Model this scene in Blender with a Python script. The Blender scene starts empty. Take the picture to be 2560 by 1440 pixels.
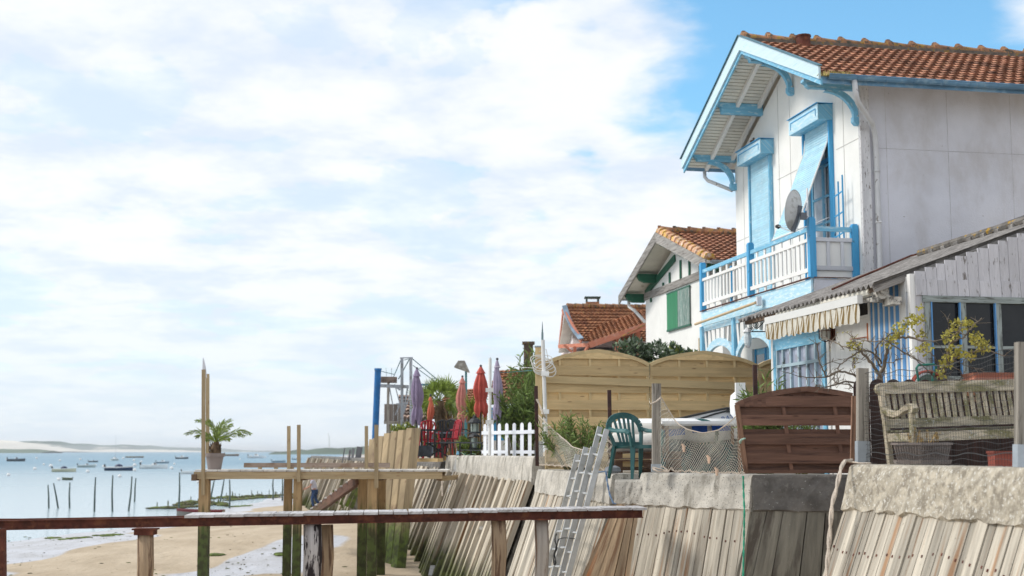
import bpy, bmesh, math, random
from mathutils import Vector, Matrix, noise
R_ = random.Random(7)
SC = bpy.context.scene
COL = SC.collection
# ------------------------------------------------------------ camera
F, EYE = 3400.0, 3.3
TH = math.atan(408 / F)
cam_d = bpy.data.cameras.new('camera')
cam_d.sensor_width = 36.0
cam_d.lens = F / 2560 * 36
cam_d.clip_end = 40000
cam_d.dof.use_dof = True
cam_d.dof.focus_distance = 21.5
cam_d.dof.aperture_fstop = 1.9
cam = bpy.data.objects.new('camera', cam_d)
COL.objects.link(cam)
cam.location = (0, 0, EYE)
cam.rotation_euler = (math.pi / 2 + TH, 0, 0)
SC.camera = cam
SC.view_settings.view_transform = 'Standard'
SC.view_settings.look = 'None'
SC.view_settings.exposure = .22
SC.view_settings.gamma = 1
SC.cycles.max_bounces = 6
SC.cycles.diffuse_bounces = 3
SC.cycles.glossy_bounces = 3
SC.cycles.transmission_bounces = 4
SC.cycles.transparent_max_bounces = 8
SC.cycles.volume_bounces = 0
SC.cycles.use_denoising = True

_c, _s = math.cos(TH), math.sin(TH)
def ray(px, py):
    dx = px - 1280; up = 720 - py
    return Vector((dx, F * _c - up * _s, up * _c + F * _s))
def at(px, py, Y):
    "point seen at that place of the photograph, Y metres ahead"
    r = ray(px, py)
    return Vector((0, 0, EYE)) + r * (Y / r.y)
def on_plane(px, py, P, N):
    r = ray(px, py); P = Vector(P); N = Vector(N); C = Vector((0, 0, EYE))
    return C + r * ((P - C).dot(N) / r.dot(N))
def on_z(px, py, z):
    return on_plane(px, py, (0, 0, z), (0, 0, 1))

# ------------------------------------------------------------ light
SUN_EL = math.radians(42); SUN_AZ = math.radians(-84)      # from the sea side (left)
sv = Vector((math.sin(SUN_AZ) * math.cos(SUN_EL), math.cos(SUN_AZ) * math.cos(SUN_EL), math.sin(SUN_EL)))
ld = bpy.data.lights.new('sun', 'SUN'); ld.energy = 2.2; ld.angle = math.radians(15); ld.color = (1.0, 0.955, 0.88)
lo = bpy.data.objects.new('sun', ld); COL.objects.link(lo)
lo.rotation_euler = (-sv).to_track_quat('-Z', 'Y').to_euler()
lo.location = (-30, 0, 40)

# ------------------------------------------------------------ node helpers
class NT:
    def __init__(s, tree): s.t = tree; s.n = tree.nodes; s.l = tree.links
    def node(s, typ, **kw):
        n = s.n.new(typ)
        for k, v in kw.items():
            if k.startswith('i_'):
                k2 = k[2:]
                n.inputs[int(k2) if k2.isdigit() else k2.replace('_', ' ')].default_value = v
            else: setattr(n, k, v)
        return n
    def link(s, a, b): s.l.new(a, b)
    def math(s, op, a, b=None, c=None, clamp=False):
        n = s.n.new('ShaderNodeMath'); n.operation = op; n.use_clamp = clamp
        for i, v in enumerate((a, b, c)):
            if v is None: continue
            if isinstance(v, (int, float)): n.inputs[i].default_value = v
            else: s.l.new(v, n.inputs[i])
        return n.outputs[0]
    def mix(s, fac, a, b, mode='MIX'):
        n = s.n.new('ShaderNodeMix'); n.data_type = 'RGBA'; n.blend_type = mode
        if isinstance(fac, (int, float)): n.inputs[0].default_value = fac
        else: s.l.new(fac, n.inputs[0])
        for i, v in ((6, a), (7, b)):
            if isinstance(v, tuple): n.inputs[i].default_value = (*v[:3], 1)
            else: s.l.new(v, n.inputs[i])
        return n.outputs[2]
    def noise(s, vec, scale, detail=4, rough=.55, dist=0.0):
        n = s.node('ShaderNodeTexNoise'); n.inputs['Scale'].default_value = scale
        n.inputs['Detail'].default_value = detail; n.inputs['Roughness'].default_value = rough
        n.inputs['Distortion'].default_value = dist
        s.l.new(vec, n.inputs['Vector']); return n.outputs[0]
    def ramp(s, x, lo, hi, a=0.0, b=1.0):
        n = s.n.new('ShaderNodeMapRange'); n.interpolation_type = 'SMOOTHSTEP'
        s.l.new(x, n.inputs[0]); n.inputs[1].default_value = lo; n.inputs[2].default_value = hi
        n.inputs[3].default_value = a; n.inputs[4].default_value = b; return n.outputs[0]
    def mapping(s, vec, scale=(1, 1, 1), loc=(0, 0, 0)):
        n = s.n.new('ShaderNodeMapping'); s.l.new(vec, n.inputs[0])
        n.inputs['Scale'].default_value = scale; n.inputs['Location'].default_value = loc; return n.outputs[0]

# ------------------------------------------------------------ sky
W = bpy.data.worlds.new('World'); SC.world = W; W.use_nodes = True
W.node_tree.nodes.clear()
w = NT(W.node_tree)
tc = w.node('ShaderNodeTexCoord')
nrm = w.node('ShaderNodeVectorMath', operation='NORMALIZE'); w.link(tc.outputs['Generated'], nrm.inputs[0])
sep = w.node('ShaderNodeSeparateXYZ'); w.link(nrm.outputs[0], sep.inputs[0])
zc = w.math('MAXIMUM', sep.outputs[2], 0.0)
den = w.math('ADD', zc, 0.16)
comb = w.node('ShaderNodeCombineXYZ')
w.link(w.math('DIVIDE', sep.outputs[0], den), comb.inputs[0]); w.link(w.math('DIVIDE', sep.outputs[1], den), comb.inputs[1])
cl_p = w.mapping(comb.outputs[0], (1.15, 0.95, 1), (2.3, 0.4, 0))
n1 = w.noise(cl_p, 2.1, 10, .56, .15)
n2 = w.noise(w.mapping(comb.outputs[0], (1, 1, 1), (7, 3, 2)), 3.6, 7, .55, .2)
# the clear patch over the house
bd = ray(2120, -30).normalized()
dotn = w.node('ShaderNodeVectorMath', operation='DISTANCE'); w.link(nrm.outputs[0], dotn.inputs[0]); dotn.inputs[1].default_value = bd
dist = w.math('ADD', dotn.outputs['Value'], w.math('MULTIPLY', w.math('SUBTRACT', n2, .5), .22))
patch = w.ramp(dist, .105, .18, 1, 0)
cover = w.math('SUBTRACT', w.ramp(n1, .33, .47), patch, clamp=True)
cover = w.math('MULTIPLY', cover, .94)
sky = w.node('ShaderNodeTexSky', sky_type='NISHITA'); sky.sun_disc = False
sky.sun_elevation = SUN_EL; sky.sun_rotation = SUN_AZ; sky.air_density = 1.0; sky.dust_density = 1.2; sky.ozone_density = 1.5
bg_sky = w.node('ShaderNodeBackground'); bg_sky.inputs[1].default_value = .145
skyc = w.mix(1.0, sky.outputs[0], (0.86, 1.30, 1.36), 'MULTIPLY')
w.link(skyc, bg_sky.inputs[0])
shade = w.ramp(w.math('ADD', w.math('MULTIPLY', w.noise(w.mapping(comb.outputs[0], (1, 1, 1), (1, 9, 0)), 3.2, 10, .6, .1), .6), w.math('MULTIPLY', n1, .4)), .40, .58)
ccol = w.mix(shade, (.69, .755, .855), (.90, .905, .918))
thin = w.ramp(sep.outputs[2], 0.0, .16, 1, 0)
ccol = w.mix(w.math('MULTIPLY', thin, .7), ccol, (.72, .795, .875))
bg_cl = w.node('ShaderNodeBackground'); w.link(ccol, bg_cl.inputs[0]); bg_cl.inputs[1].default_value = 1.0
# veil of thin cloud so that the gaps are pale blue away from the patch
veil = w.math('MAXIMUM', w.ramp(dist, .12, .32, .0, .83), w.ramp(sep.outputs[2], .02, .22, .93, 0))
cover2 = w.math('MAXIMUM', cover, veil)
ms = w.node('ShaderNodeMixShader'); w.link(cover2, ms.inputs[0]); w.link(bg_sky.outputs[0], ms.inputs[1]); w.link(bg_cl.outputs[0], ms.inputs[2])
out = w.node('ShaderNodeOutputWorld'); w.link(ms.outputs[0], out.inputs[0])

# ------------------------------------------------------------ materials
_M = {}
def mat(name, col, rough=.65, var=.22, scale=2.5, stretch=None, weather=None, w_scale=3.0, w_lo=.5, w_hi=.62, w_stretch=(1, 1, 1),
        speck=None, sp_scale=40, sp_thr=.66, bump=.25, b_scale=30, tint=.35, metal=0.0, moss=None, streak=None, knots=None, spec=.4, trans=0):
    """one procedural surface: base colour with broad variation, weathering patches, specks, algae below a height"""
    if name in _M: return _M[name]
    m = bpy.data.materials.new(name); m.use_nodes = True; _M[name] = m
    m.node_tree.nodes.clear(); t = NT(m.node_tree)
    tcn = t.node('ShaderNodeTexCoord')
    vec = tcn.outputs['UV'] if stretch else tcn.outputs['Object']
    v1 = t.mapping(vec, stretch) if stretch else vec
    n = t.noise(v1, scale, 6, .6, .3 if stretch else 0)
    a = tuple(max(0, c * (1 - var)) for c in col); b = tuple(min(1, c * (1 + var)) for c in col)
    c = t.mix(t.ramp(n, .3, .7), a, b)
    if weather:
        wv = t.mapping(vec, w_stretch) if stretch else t.mapping(vec, w_stretch)
        wn = t.noise(wv, w_scale, 8, .65, .2)
        wf = t.ramp(wn, w_lo, w_hi)
        c = t.mix(wf, c, weather)
    if knots:
        vn = t.node('ShaderNodeTexVoronoi'); vn.inputs['Scale'].default_value = 1.0
        t.link(t.mapping(vec, (2.2, 9, 1)), vn.inputs['Vector'])
        c = t.mix(t.ramp(vn.outputs['Distance'], .05, .16, .75, 0), c, knots)
    if speck:
        sn = t.noise(t.mapping(tcn.outputs['Object']), sp_scale, 3, .6)
        c = t.mix(t.ramp(sn, sp_thr, sp_thr + .06), c, speck)
    if streak:      # rust runs down the length of planks (u runs along the plank)
        st = t.noise(t.mapping(vec, (.35, 5.5, 1), (3, 1, 0)), 1.0, 5, .55, .1)
        c = t.mix(t.ramp(st, .555, .67, 0, .9), c, streak)
    at_ = t.node('ShaderNodeAttribute', attribute_name='tint')
    tf = t.math('ADD', t.math('MULTIPLY', at_.outputs['Fac'], tint), 1 - tint / 2)
    hs = t.node('ShaderNodeVectorMath', operation='SCALE'); t.link(c, hs.inputs[0]); t.link(tf, hs.inputs['Scale'])
    c = hs.outputs[0]
    if moss:
        z0, z1, mc = moss
        g = t.node('ShaderNodeNewGeometry'); sp = t.node('ShaderNodeSeparateXYZ'); t.link(g.outputs['Position'], sp.inputs[0])
        zz = t.math('ADD', sp.outputs[2], t.math('MULTIPLY', t.math('SUBTRACT', t.noise(v1, 1.7, 4), .5), 1.6))
        c = t.mix(t.ramp(zz, z0, z1, .92, 0), c, t.mix(t.ramp(t.noise(g.outputs['Position'], 6, 5), .4, .6), mc, tuple(x * .35 for x in mc)))
    p = t.node('ShaderNodeBsdfPrincipled')
    t.link(c, p.inputs['Base Color']); p.inputs['Roughness'].default_value = rough; p.inputs['Metallic'].default_value = metal
    p.inputs['Specular IOR Level'].default_value = spec
    if bump:
        bn = t.node('ShaderNodeBump'); bn.inputs['Strength'].default_value = bump; bn.inputs['Distance'].default_value = .02
        t.link(t.noise(v1 if stretch else tcn.outputs['Object'], scale * 4 if stretch else b_scale, 6, .65), bn.inputs['Height'])
        t.link(bn.outputs[0], p.inputs['Normal'])
    if trans:
        tr = t.node('ShaderNodeBsdfTranslucent'); t.link(c, tr.inputs[0])
        mx = t.node('ShaderNodeMixShader'); mx.inputs[0].default_value = trans
        t.link(p.outputs[0], mx.inputs[1]); t.link(tr.outputs[0], mx.inputs[2]); sh = mx.outputs[0]
    else: sh = p.outputs[0]
    o = t.node('ShaderNodeOutputMaterial'); t.link(sh, o.inputs[0])
    return m
GR = (.5, 9, 1)     # grain: long along the board

# ------------------------------------------------------------ mesh builder
class MB:
    def __init__(s): s.v = []; s.f = []; s.uv = []; s.ti = []; s.mi = []; s.t = None; s.m = 0
    def face(s, idx, uvs, t=None):
        s.f.append(idx); s.uv.append(uvs); s.ti.append(R_.random() if t is None else t); s.mi.append(s.m)
    def frame_uv(s, pts, o, d, side):
        return [((p - o).dot(d) + s._o, (p - o).dot(side) + (p - o).dot(d.cross(side)) + s._p) for p in pts]
    def hexa(s, P, d=None, side=None, t=None):
        "P: 8 points, bottom ring then top ring (counter-clockwise seen from above)"
        P = [Vector(p) for p in P]; b = len(s.v); s.v += P
        if t is None: t = R_.random() if s.t is None else s.t
        if d is None:
            e = [(P[1] - P[0]), (P[3] - P[0]), (P[4] - P[0])]; e.sort(key=lambda q: -q.length)
            d = e[0].normalized() if e[0].length > 0 else Vector((0, 0, 1))
            side = e[1].normalized() if e[1].length > 0 else Vector((1, 0, 0))
        s._o = R_.random() * 30; s._p = R_.random() * 30
        for q in ((0, 3, 2, 1), (4, 5, 6, 7), (0, 1, 5, 4), (1, 2, 6, 5), (2, 3, 7, 6), (3, 0, 4, 7)):
            s.face([b + i for i in q], s.frame_uv([P[i] for i in q], P[0], d, side), t)
    def beam(s, p0, p1, w, h, up=(0, 0, 1), t=None, w1=None, h1=None):
        "bar from p0 to p1, w across, h along up"
        p0 = Vector(p0); p1 = Vector(p1); d = (p1 - p0).normalized(); up = Vector(up)
        sd = d.cross(up)
        if sd.length < 1e-4: sd = d.cross(Vector((0, 1, 0))) if abs(d.y) < .9 else d.cross(Vector((1, 0, 0)))
        sd.normalize(); u2 = sd.cross(d).normalized()
        w1 = w if w1 is None else w1; h1 = h if h1 is None else h1
        P = []
        for p, ww, hh in ((p0, w, h), (p1, w1, h1)):
            P += [p - sd * ww / 2 - u2 * hh / 2, p + sd * ww / 2 - u2 * hh / 2, p + sd * ww / 2 + u2 * hh / 2, p - sd * ww / 2 + u2 * hh / 2]
        # ring orientation: looking along d
        s.hexa(P, d, sd, t)
        return s
    def box(s, c, sz, t=None, R=None, along=None):
        c = Vector(c); hx, hy, hz = (q / 2 for q in sz)
        P = [Vector(q) for q in ((-hx, -hy, -hz), (hx, -hy, -hz), (hx, hy, -hz), (-hx, hy, -hz), (-hx, -hy, hz), (hx, -hy, hz), (hx, hy, hz), (-hx, hy, hz))]
        if R is not None: P = [R @ p for p in P]
        s.hexa([c + p for p in P], t=t); return s
    def prism(s, pts, ext, t=None, ud=None):
        "planar outline pushed along ext"
        pts = [Vector(p) for p in pts]; ext = Vector(ext); n = len(pts); b = len(s.v)
        s.v += pts + [p + ext for p in pts]
        if t is None: t = R_.random() if s.t is None else s.t
        s._o = R_.random() * 30; s._p = R_.random() * 30
        d = Vector(ud).normalized() if ud else (pts[1] - pts[0]).normalized()
        nn = ext.normalized(); sd = nn.cross(d)
        if sd.length < 1e-3: sd = nn.orthogonal()
        sd.normalize()
        s.face([b + i for i in range(n)][::-1], s.frame_uv(pts[::-1], pts[0], d, sd), t)
        s.face([b + n + i for i in range(n)], s.frame_uv(pts, pts[0], d, sd), t)
        for i in range(n):
            j = (i + 1) % n
            s.face([b + i, b + j, b + n + j, b + n + i], s.frame_uv([pts[i], pts[j], pts[j] + ext, pts[i] + ext], pts[0], d, sd), t)
        return s
    def quad(s, pts, t=None, d=None):
        pts = [Vector(p) for p in pts]; b = len(s.v); s.v += pts
        if t is None: t = R_.random() if s.t is None else s.t
        s._o = 0; s._p = 0
        dd = (pts[1] - pts[0]).normalized(); sd = (pts[-1] - pts[0]); sd = (sd - dd * sd.dot(dd)).normalized() if sd.length > 1e-6 else dd.orthogonal()
        s.face(list(range(b, b + len(pts))), [((p - pts[0]).dot(dd), (p - pts[0]).dot(sd)) for p in pts], t); return s
    def tube(s, pts, r, n=6, cap=True, t=None, squash=1.0):
        pts = [Vector(p) for p in pts]; m = len(pts)
        rs = r if isinstance(r, (list, tuple)) else [r] * m
        if t is None: t = R_.random() if s.t is None else s.t
        b = len(s.v); L = 0; Ls = [0]; x = None; o = R_.random() * 20
        for i in range(m):
            d = (pts[min(i + 1, m - 1)] - pts[max(i - 1, 0)])
            d = d.normalized() if d.length > 1e-9 else Vector((0, 0, 1))
            if x is None: x = d.orthogonal().normalized()
            x = (x - d * x.dot(d)); x = x.normalized() if x.length > 1e-6 else d.orthogonal().normalized()
            y = d.cross(x)
            for k in range(n):
                a = 2 * math.pi * k / n
                s.v.append(pts[i] + (x * math.cos(a) + y * math.sin(a) * squash) * rs[i])
            if i: L += (pts[i] - pts[i - 1]).length; Ls.append(L)
        rr = max(rs)
        for i in range(m - 1):
            for k in range(n):
                k2 = (k + 1) % n
                u0, u1 = Ls[i] + o, Ls[i + 1] + o; c0, c1 = k / n * 6.28 * rr, (k + 1) / n * 6.28 * rr
                s.face([b + i * n + k, b + i * n + k2, b + (i + 1) * n + k2, b + (i + 1) * n + k], [(u0, c0), (u0, c1), (u1, c1), (u1, c0)], t)
        if cap and n > 2:
            s.face([b + k for k in range(n)][::-1], [(math.cos(k) * rr, math.sin(k) * rr) for k in range(n)], t)
            e = b + (m - 1) * n
            s.face([e + k for k in range(n)], [(math.cos(k) * rr, math.sin(k) * rr) for k in range(n)], t)
        return s
    def lathe(s, c, prof, n=16, t=None, ax=(0, 0, 1)):
        "prof: list of (radius, height)"
        c = Vector(c); ax = Vector(ax).normalized(); x = ax.orthogonal().normalized(); y = ax.cross(x)
        b = len(s.v)
        if t is None: t = R_.random() if s.t is None else s.t
        for r, h in prof:
            for k in range(n):
                a = 2 * math.pi * k / n
                s.v.append(c + ax * h + (x * math.cos(a) + y * math.sin(a)) * r)
        for i in range(len(prof) - 1):
            for k in range(n):
                k2 = (k + 1) % n
                s.face([b + i * n + k, b + i * n + k2, b + (i + 1) * n + k2, b + (i + 1) * n + k],
                       [(prof[i][1], k * .1), (prof[i][1], k * .1 + .1), (prof[i + 1][1], k * .1 + .1), (prof[i + 1][1], k * .1)], t)
        s.face([b + k for k in range(n)][::-1], [(0, 0)] * n, t)
        e = b + (len(prof) - 1) * n; s.face([e + k for k in range(n)], [(0, 0)] * n, t)
        return s
    def grid(s, fn, nu, nv, t=None, tf=None):
        "fn(i, j) -> point, for i in 0..nu, j in 0..nv"
        b = len(s.v)
        for i in range(nu + 1):
            for j in range(nv + 1): s.v.append(Vector(fn(i, j)))
        if t is None: t = R_.random() if s.t is None else s.t
        for i in range(nu):
            for j in range(nv):
                q = [b + i * (nv + 1) + j, b + (i + 1) * (nv + 1) + j, b + (i + 1) * (nv + 1) + j + 1, b + i * (nv + 1) + j + 1]
                s.face(q, [(i * .1, j * .1), (i * .1 + .1, j * .1), (i * .1 + .1, j * .1 + .1), (i * .1, j * .1 + .1)], tf(i, j) if tf else t)
        return s
    def ball(s, c, r, n=8, sq=(1, 1, 1), t=None):
        c = Vector(c); m = max(4, n // 2)
        b = len(s.v)
        if t is None: t = R_.random() if s.t is None else s.t
        for i in range(m + 1):
            th = math.pi * i / m
            for k in range(n):
                a = 2 * math.pi * k / n
                s.v.append(c + Vector((math.sin(th) * math.cos(a) * sq[0], math.sin(th) * math.sin(a) * sq[1], math.cos(th) * sq[2])) * r)
        for i in range(m):
            for k in range(n):
                k2 = (k + 1) % n
                s.face([b + i * n + k, b + (i + 1) * n + k, b + (i + 1) * n + k2, b + i * n + k2], [(0, 0)] * 4, t)
        return s
    def build(s, name, mats, parent=None, smooth=False, origin=None, bevel=0):
        me = bpy.data.meshes.new(name)
        if parent is not None:
            r = parent
            while r.parent: r = r.parent
            inv = ROOTM[r.name].inverted(); vs = [inv @ v for v in s.v]
        else:
            o = Vector(origin) if origin is not None else Vector((0, 0, 0)); vs = [v - o for v in s.v]
        me.from_pydata([tuple(v) for v in vs], [], s.f)
        if not isinstance(mats, (list, tuple)): mats = [mats]
        for m in mats: me.materials.append(m)
        uvl = me.uv_layers.new(name='UVMap')
        flat = [c for f in s.uv for uv in f for c in uv]
        uvl.data.foreach_set('uv', flat)
        a = me.attributes.new('tint', 'FLOAT', 'FACE'); a.data.foreach_set('value', s.ti)
        if len(mats) > 1: me.polygons.foreach_set('material_index', s.mi)
        if smooth: me.polygons.foreach_set('use_smooth', [True] * len(s.f))
        me.update()
        ob = bpy.data.objects.new(name, me); COL.objects.link(ob)
        if parent is not None: ob.parent = parent
        elif origin is not None: ob.location = origin
        if parent is None: ROOTM[ob.name] = Matrix.Translation(Vector(origin) if origin is not None else Vector((0, 0, 0)))
        if bevel:
            bv = ob.modifiers.new('bevel', 'BEVEL'); bv.width = bevel; bv.segments = 1; bv.limit_method = 'ANGLE'
        return ob
ROOTM = {}
def tag(o, label=None, cat=None, group=None, kind=None):
    if label: o['label'] = label
    if cat: o['category'] = cat
    if group: o['group'] = group
    if kind: o['kind'] = kind
    return o
def thing(name, label, cat, loc=(0, 0, 0), rz=0.0, group=None, rot=None):
    "an Empty at the thing's base that parents its parts"
    o = bpy.data.objects.new(name, None); COL.objects.link(o); o.empty_display_size = .2
    o.location = loc
    e = Matrix.Rotation(rz, 4, 'Z')
    if rot is not None: e = rot
    o.rotation_euler = e.to_euler()
    ROOTM[o.name] = Matrix.Translation(Vector(loc)) @ e
    return tag(o, label, cat, group)
def kids(o): return [c for c in bpy.data.objects if c.parent == o]
def copy_tree(o, ch_map, loc, rz=0.0, label=None, group=None, scale=1.0):
    r = o.copy(); COL.objects.link(r); r.location = loc; r.rotation_euler = (0, 0, rz); r.scale = (scale,) * 3
    if label: r['label'] = label
    if group: r['group'] = group
    for c, gs in ch_map:
        cc = c.copy(); COL.objects.link(cc); cc.parent = r
        for g in gs:
            d = g.copy(); COL.objects.link(d); d.parent = cc
    return r
def tree_of(o): return [(c, kids(c)) for c in kids(o)]
def lerp(a, b, k): return a + (b - a) * k
def vl(a, b, k): return Vector(a).lerp(Vector(b), k)
# ------------------------------------------------------------ directions of the sea front
U = Vector((-.187, .982, 0)).normalized()      # along the front, away from the camera
V = Vector((.982, .187, 0)).normalized()       # inland
UP = Vector((0, 0, 1))

# palette
m_conc = mat('old_concrete', (.50, .47, .42), .9, .22, 3.0, weather=(.27, .25, .215), w_scale=2.2, w_lo=.52, w_hi=.66, w_stretch=(1.6, 1.6, .35), speck=(.16, .15, .13), sp_scale=38, sp_thr=.60, bump=.7, b_scale=26)
m_conc_dark = mat('dark_flecked_concrete', (.155, .145, .135), .92, .3, 3.5, weather=(.24, .225, .205), w_scale=5, w_lo=.55, w_hi=.7, speck=(.5, .5, .48), sp_scale=30, sp_thr=.66, bump=.7, b_scale=26)  # much darker tone than the other wall concrete, with pale flecks
m_conc_lich = mat('lichen_concrete', (.43, .385, .31), .92, .25, 7, weather=(.25, .22, .175), w_scale=9, w_lo=.45, w_hi=.62, speck=(.6, .58, .53), sp_scale=30, sp_thr=.58, bump=.8, b_scale=26)
m_plank_r = mat('rust_stained_planks', (.31, .225, .145), .85, .3, 1.6, stretch=(.45, 5, 1), weather=(.16, .09, .05), w_scale=1.4, w_lo=.5, w_hi=.65, w_stretch=(.5, 7, 1), streak=(.33, .12, .04), tint=.5, bump=.5)
m_plank = mat('bleached_wall_planks', (.43, .39, .325), .85, .3, 1.6, stretch=(.45, 6, 1), weather=(.27, .225, .175), w_scale=1.5, w_lo=.5, w_hi=.66, w_stretch=(.4, 9, 1), streak=(.29, .155, .075), speck=(.22, .19, .15), sp_scale=30, sp_thr=.66, tint=.62, bump=.5, moss=(.2, 1.0, (.10, .13, .02)))
m_plank_g = mat('grey_wall_planks', (.22, .205, .17), .88, .3, 1.6, stretch=(.5, 5, 1), weather=(.10, .085, .07), w_scale=1.2, w_lo=.48, w_hi=.62, w_stretch=(.6, 3, 1), speck=(.42, .41, .38), sp_scale=34, sp_thr=.68, tint=.5, bump=.5)
m_plank_f = mat('mixed_wall_piles', (.42, .37, .295), .85, .25, 1.6, stretch=(.45, 5, 1), weather=(.19, .15, .11), w_scale=1.3, w_lo=.5, w_hi=.66, w_stretch=(.4, 6, 1), streak=(.2, .1, .04), tint=.75, bump=.5, moss=(.4, 1.2, (.08, .10, .015)))
m_rust = mat('rusty_steel', (.095, .028, .018), .75, .4, 6, weather=(.17, .06, .03), w_scale=8, w_lo=.5, w_hi=.7, bump=.4, spec=.3)
m_earth = mat('terrace_ground', (.30, .26, .21), .95, .25, 2, weather=(.18, .16, .13), bump=.5)
m_dark = mat('deep_shadow_timber', (.03, .025, .02), .95, .3, 4)

# ------------------------------------------------------------ water, beach
def shore_x(y):
    T = [(-50, -22), (20, -21), (36, -20.5), (49, -18.6), (60, -16.6), (75, -16), (100, -17), (150, -19), (300, -36), (500, -64), (900, -130), (12000, -2000)]
    for (y0, x0), (y1, x1) in zip(T, T[1:]):
        if y <= y1:
            k = (y - y0) / (y1 - y0); return lerp(x0, x1, max(0, min(1, k)))
    return T[-1][1]
def sm(a, b, x):
    k = max(0, min(1, (x - a) / (b - a))); return k * k * (3 - 2 * k)
def ground_z(x, y):
    d = x - shore_x(y)
    z = .05 * d if d < 0 else .048 * d
    z = min(z, .95)
    if z < -2.5: z = -2.5
    # a tidal hollow close to the wall, near the camera
    k = sm(46, 36, y) * sm(-17, -13, x)
    z = lerp(z, min(z, .07 + .02 * math.sin(x * .9)), k)
    z += .035 * noise.noise(Vector((x * .35, y * .12, 0))) + .012 * noise.noise(Vector((x * 1.3, y * .6, 3)))
    return z
wet_polys = [[(330, 1440), (420, 1415), (655, 1396), (715, 1383), (830, 1368), (850, 1385), (760, 1412), (640, 1440), (640, 1600), (330, 1600)],
             [(-700, 1300), (417, 1296), (360, 1336), (180, 1386), (0, 1430), (-700, 1560)],
             [(415, 1300), (470, 1262), (700, 1245), (850, 1200), (850, 1228), (760, 1252), (700, 1262), (560, 1280), (430, 1312)]]
wet_w = [[on_z(px, py, .15).xy for px, py in pl] for pl in wet_polys]
def inside_d(p, poly):
    c = False; best = 1e9; n = len(poly)
    for i in range(n):
        a = poly[i]; b = poly[(i + 1) % n]
        if (a.y > p.y) != (b.y > p.y) and p.x < (b.x - a.x) * (p.y - a.y) / (b.y - a.y) + a.x: c = not c
        ab = b - a; k = max(0, min(1, (p - a).dot(ab) / max(ab.length_squared, 1e-9))); best = min(best, (p - (a + ab * k)).length)
    return best if c else -best
def wetness(x, y):
    p = Vector((x, y)) + Vector((noise.noise(Vector((x * .5, y * .25, 1))) * 1.6, noise.noise(Vector((x * .5, y * .25, 8))) * 3))
    d = max(inside_d(p, pl) for pl in wet_w)
    d = max(d, -(x - shore_x(y)) + .6)
    return sm(-.7, .5, d)
g = MB()
xs = [-6000, -3000, -1200, -500, -200, -100, -60, -40] + [-32 + .3 * i for i in range(0, 147)] + [14, 18, 30, 60, 150, 600]
ys = [-60, 0, 10, 20, 26] + [28 + .35 * i for i in range(0, 190)] + [95 + 1.5 * i for i in range(0, 30)] + [145, 160, 190, 240, 320, 450, 700, 1200, 2500, 6000]
ny = len(ys) - 1; nx = len(xs) - 1
g.grid(lambda i, j: (xs[i], ys[j], ground_z(xs[i], ys[j])), nx, ny, t=.5)
m_sand = bpy.data.materials.new('beach_sand'); m_sand.use_nodes = True; m_sand.node_tree.nodes.clear(); t = NT(m_sand.node_tree)
wa = t.node('ShaderNodeAttribute', attribute_name='wet'); gp = t.node('ShaderNodeNewGeometry')
pos = gp.outputs['Position']
nb = t.noise(t.mapping(pos, (1, .5, 1)), .7, 7, .6)
dry = t.mix(t.ramp(nb, .3, .7), (.42, .34, .245), (.53, .44, .33))
fine = t.noise(t.mapping(pos, (1, .35, 1)), 5.5, 6, .7)
dry = t.mix(t.ramp(fine, .60, .72), dry, (.33, .25, .17))
wetc = t.mix(t.ramp(t.noise(t.mapping(pos, (1, .3, 1)), 1.5, 7, .65), .35, .65), (.36, .345, .34), (.47, .465, .49))
fleck = t.ramp(t.noise(t.mapping(pos, (1, .45, 1), (5, 5, 5)), 3.8, 7, .72), .62, .68)
wetc = t.mix(fleck, wetc, (.13, .12, .09))
stk = t.noise(t.mapping(pos, (.22, .42, 1), (9, 2, 0)), 1.0, 8, .7)
wetc = t.mix(t.ramp(stk, .42, .58, .0, .45), wetc, (.56, .57, .62))
dry = t.mix(t.ramp(t.noise(t.mapping(pos, (.35, .3, 1), (4, 8, 0)), 1.3, 9, .72), .5, .68, 0, .55), dry, (.37, .30, .22))
fp = t.node('ShaderNodeTexVoronoi'); fp.inputs['Scale'].default_value = 1.6; t.link(t.mapping(pos, (1, .55, 1)), fp.inputs['Vector'])
wf = t.ramp(t.math('ADD', wa.outputs['Fac'], t.math('MULTIPLY', t.math('SUBTRACT', nb, .5), .5)), .3, .7)
p = t.node('ShaderNodeBsdfPrincipled'); t.link(t.mix(wf, dry, wetc), p.inputs['Base Color'])
t.link(t.ramp(wf, 0, 1, .95, .34), p.inputs['Roughness']); t.link(t.ramp(wf, 0, 1, .1, .6), p.inputs['Specular IOR Level'])
bn = t.node('ShaderNodeBump'); bn.inputs['Strength'].default_value = .8; bn.inputs['Distance'].default_value = .07; t.link(t.math('ADD', t.noise(t.mapping(pos, (1, .6, 1)), 3.5, 7, .65), t.ramp(fp.outputs['Distance'], .05, .3, -.5, 0)), bn.inputs['Height']); t.link(bn.outputs[0], p.inputs['Normal'])
o_ = t.node('ShaderNodeOutputMaterial'); t.link(p.outputs[0], o_.inputs[0])
beach = g.build('beach', m_sand, smooth=True); tag(beach, kind='structure')
me = beach.data; wa_ = me.attributes.new('wet', 'FLOAT', 'POINT')
wa_.data.foreach_set('value', [wetness(v.co.x, v.co.y) if (-60 < v.co.x < 16 and 20 < v.co.y < 200) else (1.0 if v.co.x < shore_x(v.co.y) else 0.0) for v in me.vertices])

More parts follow.
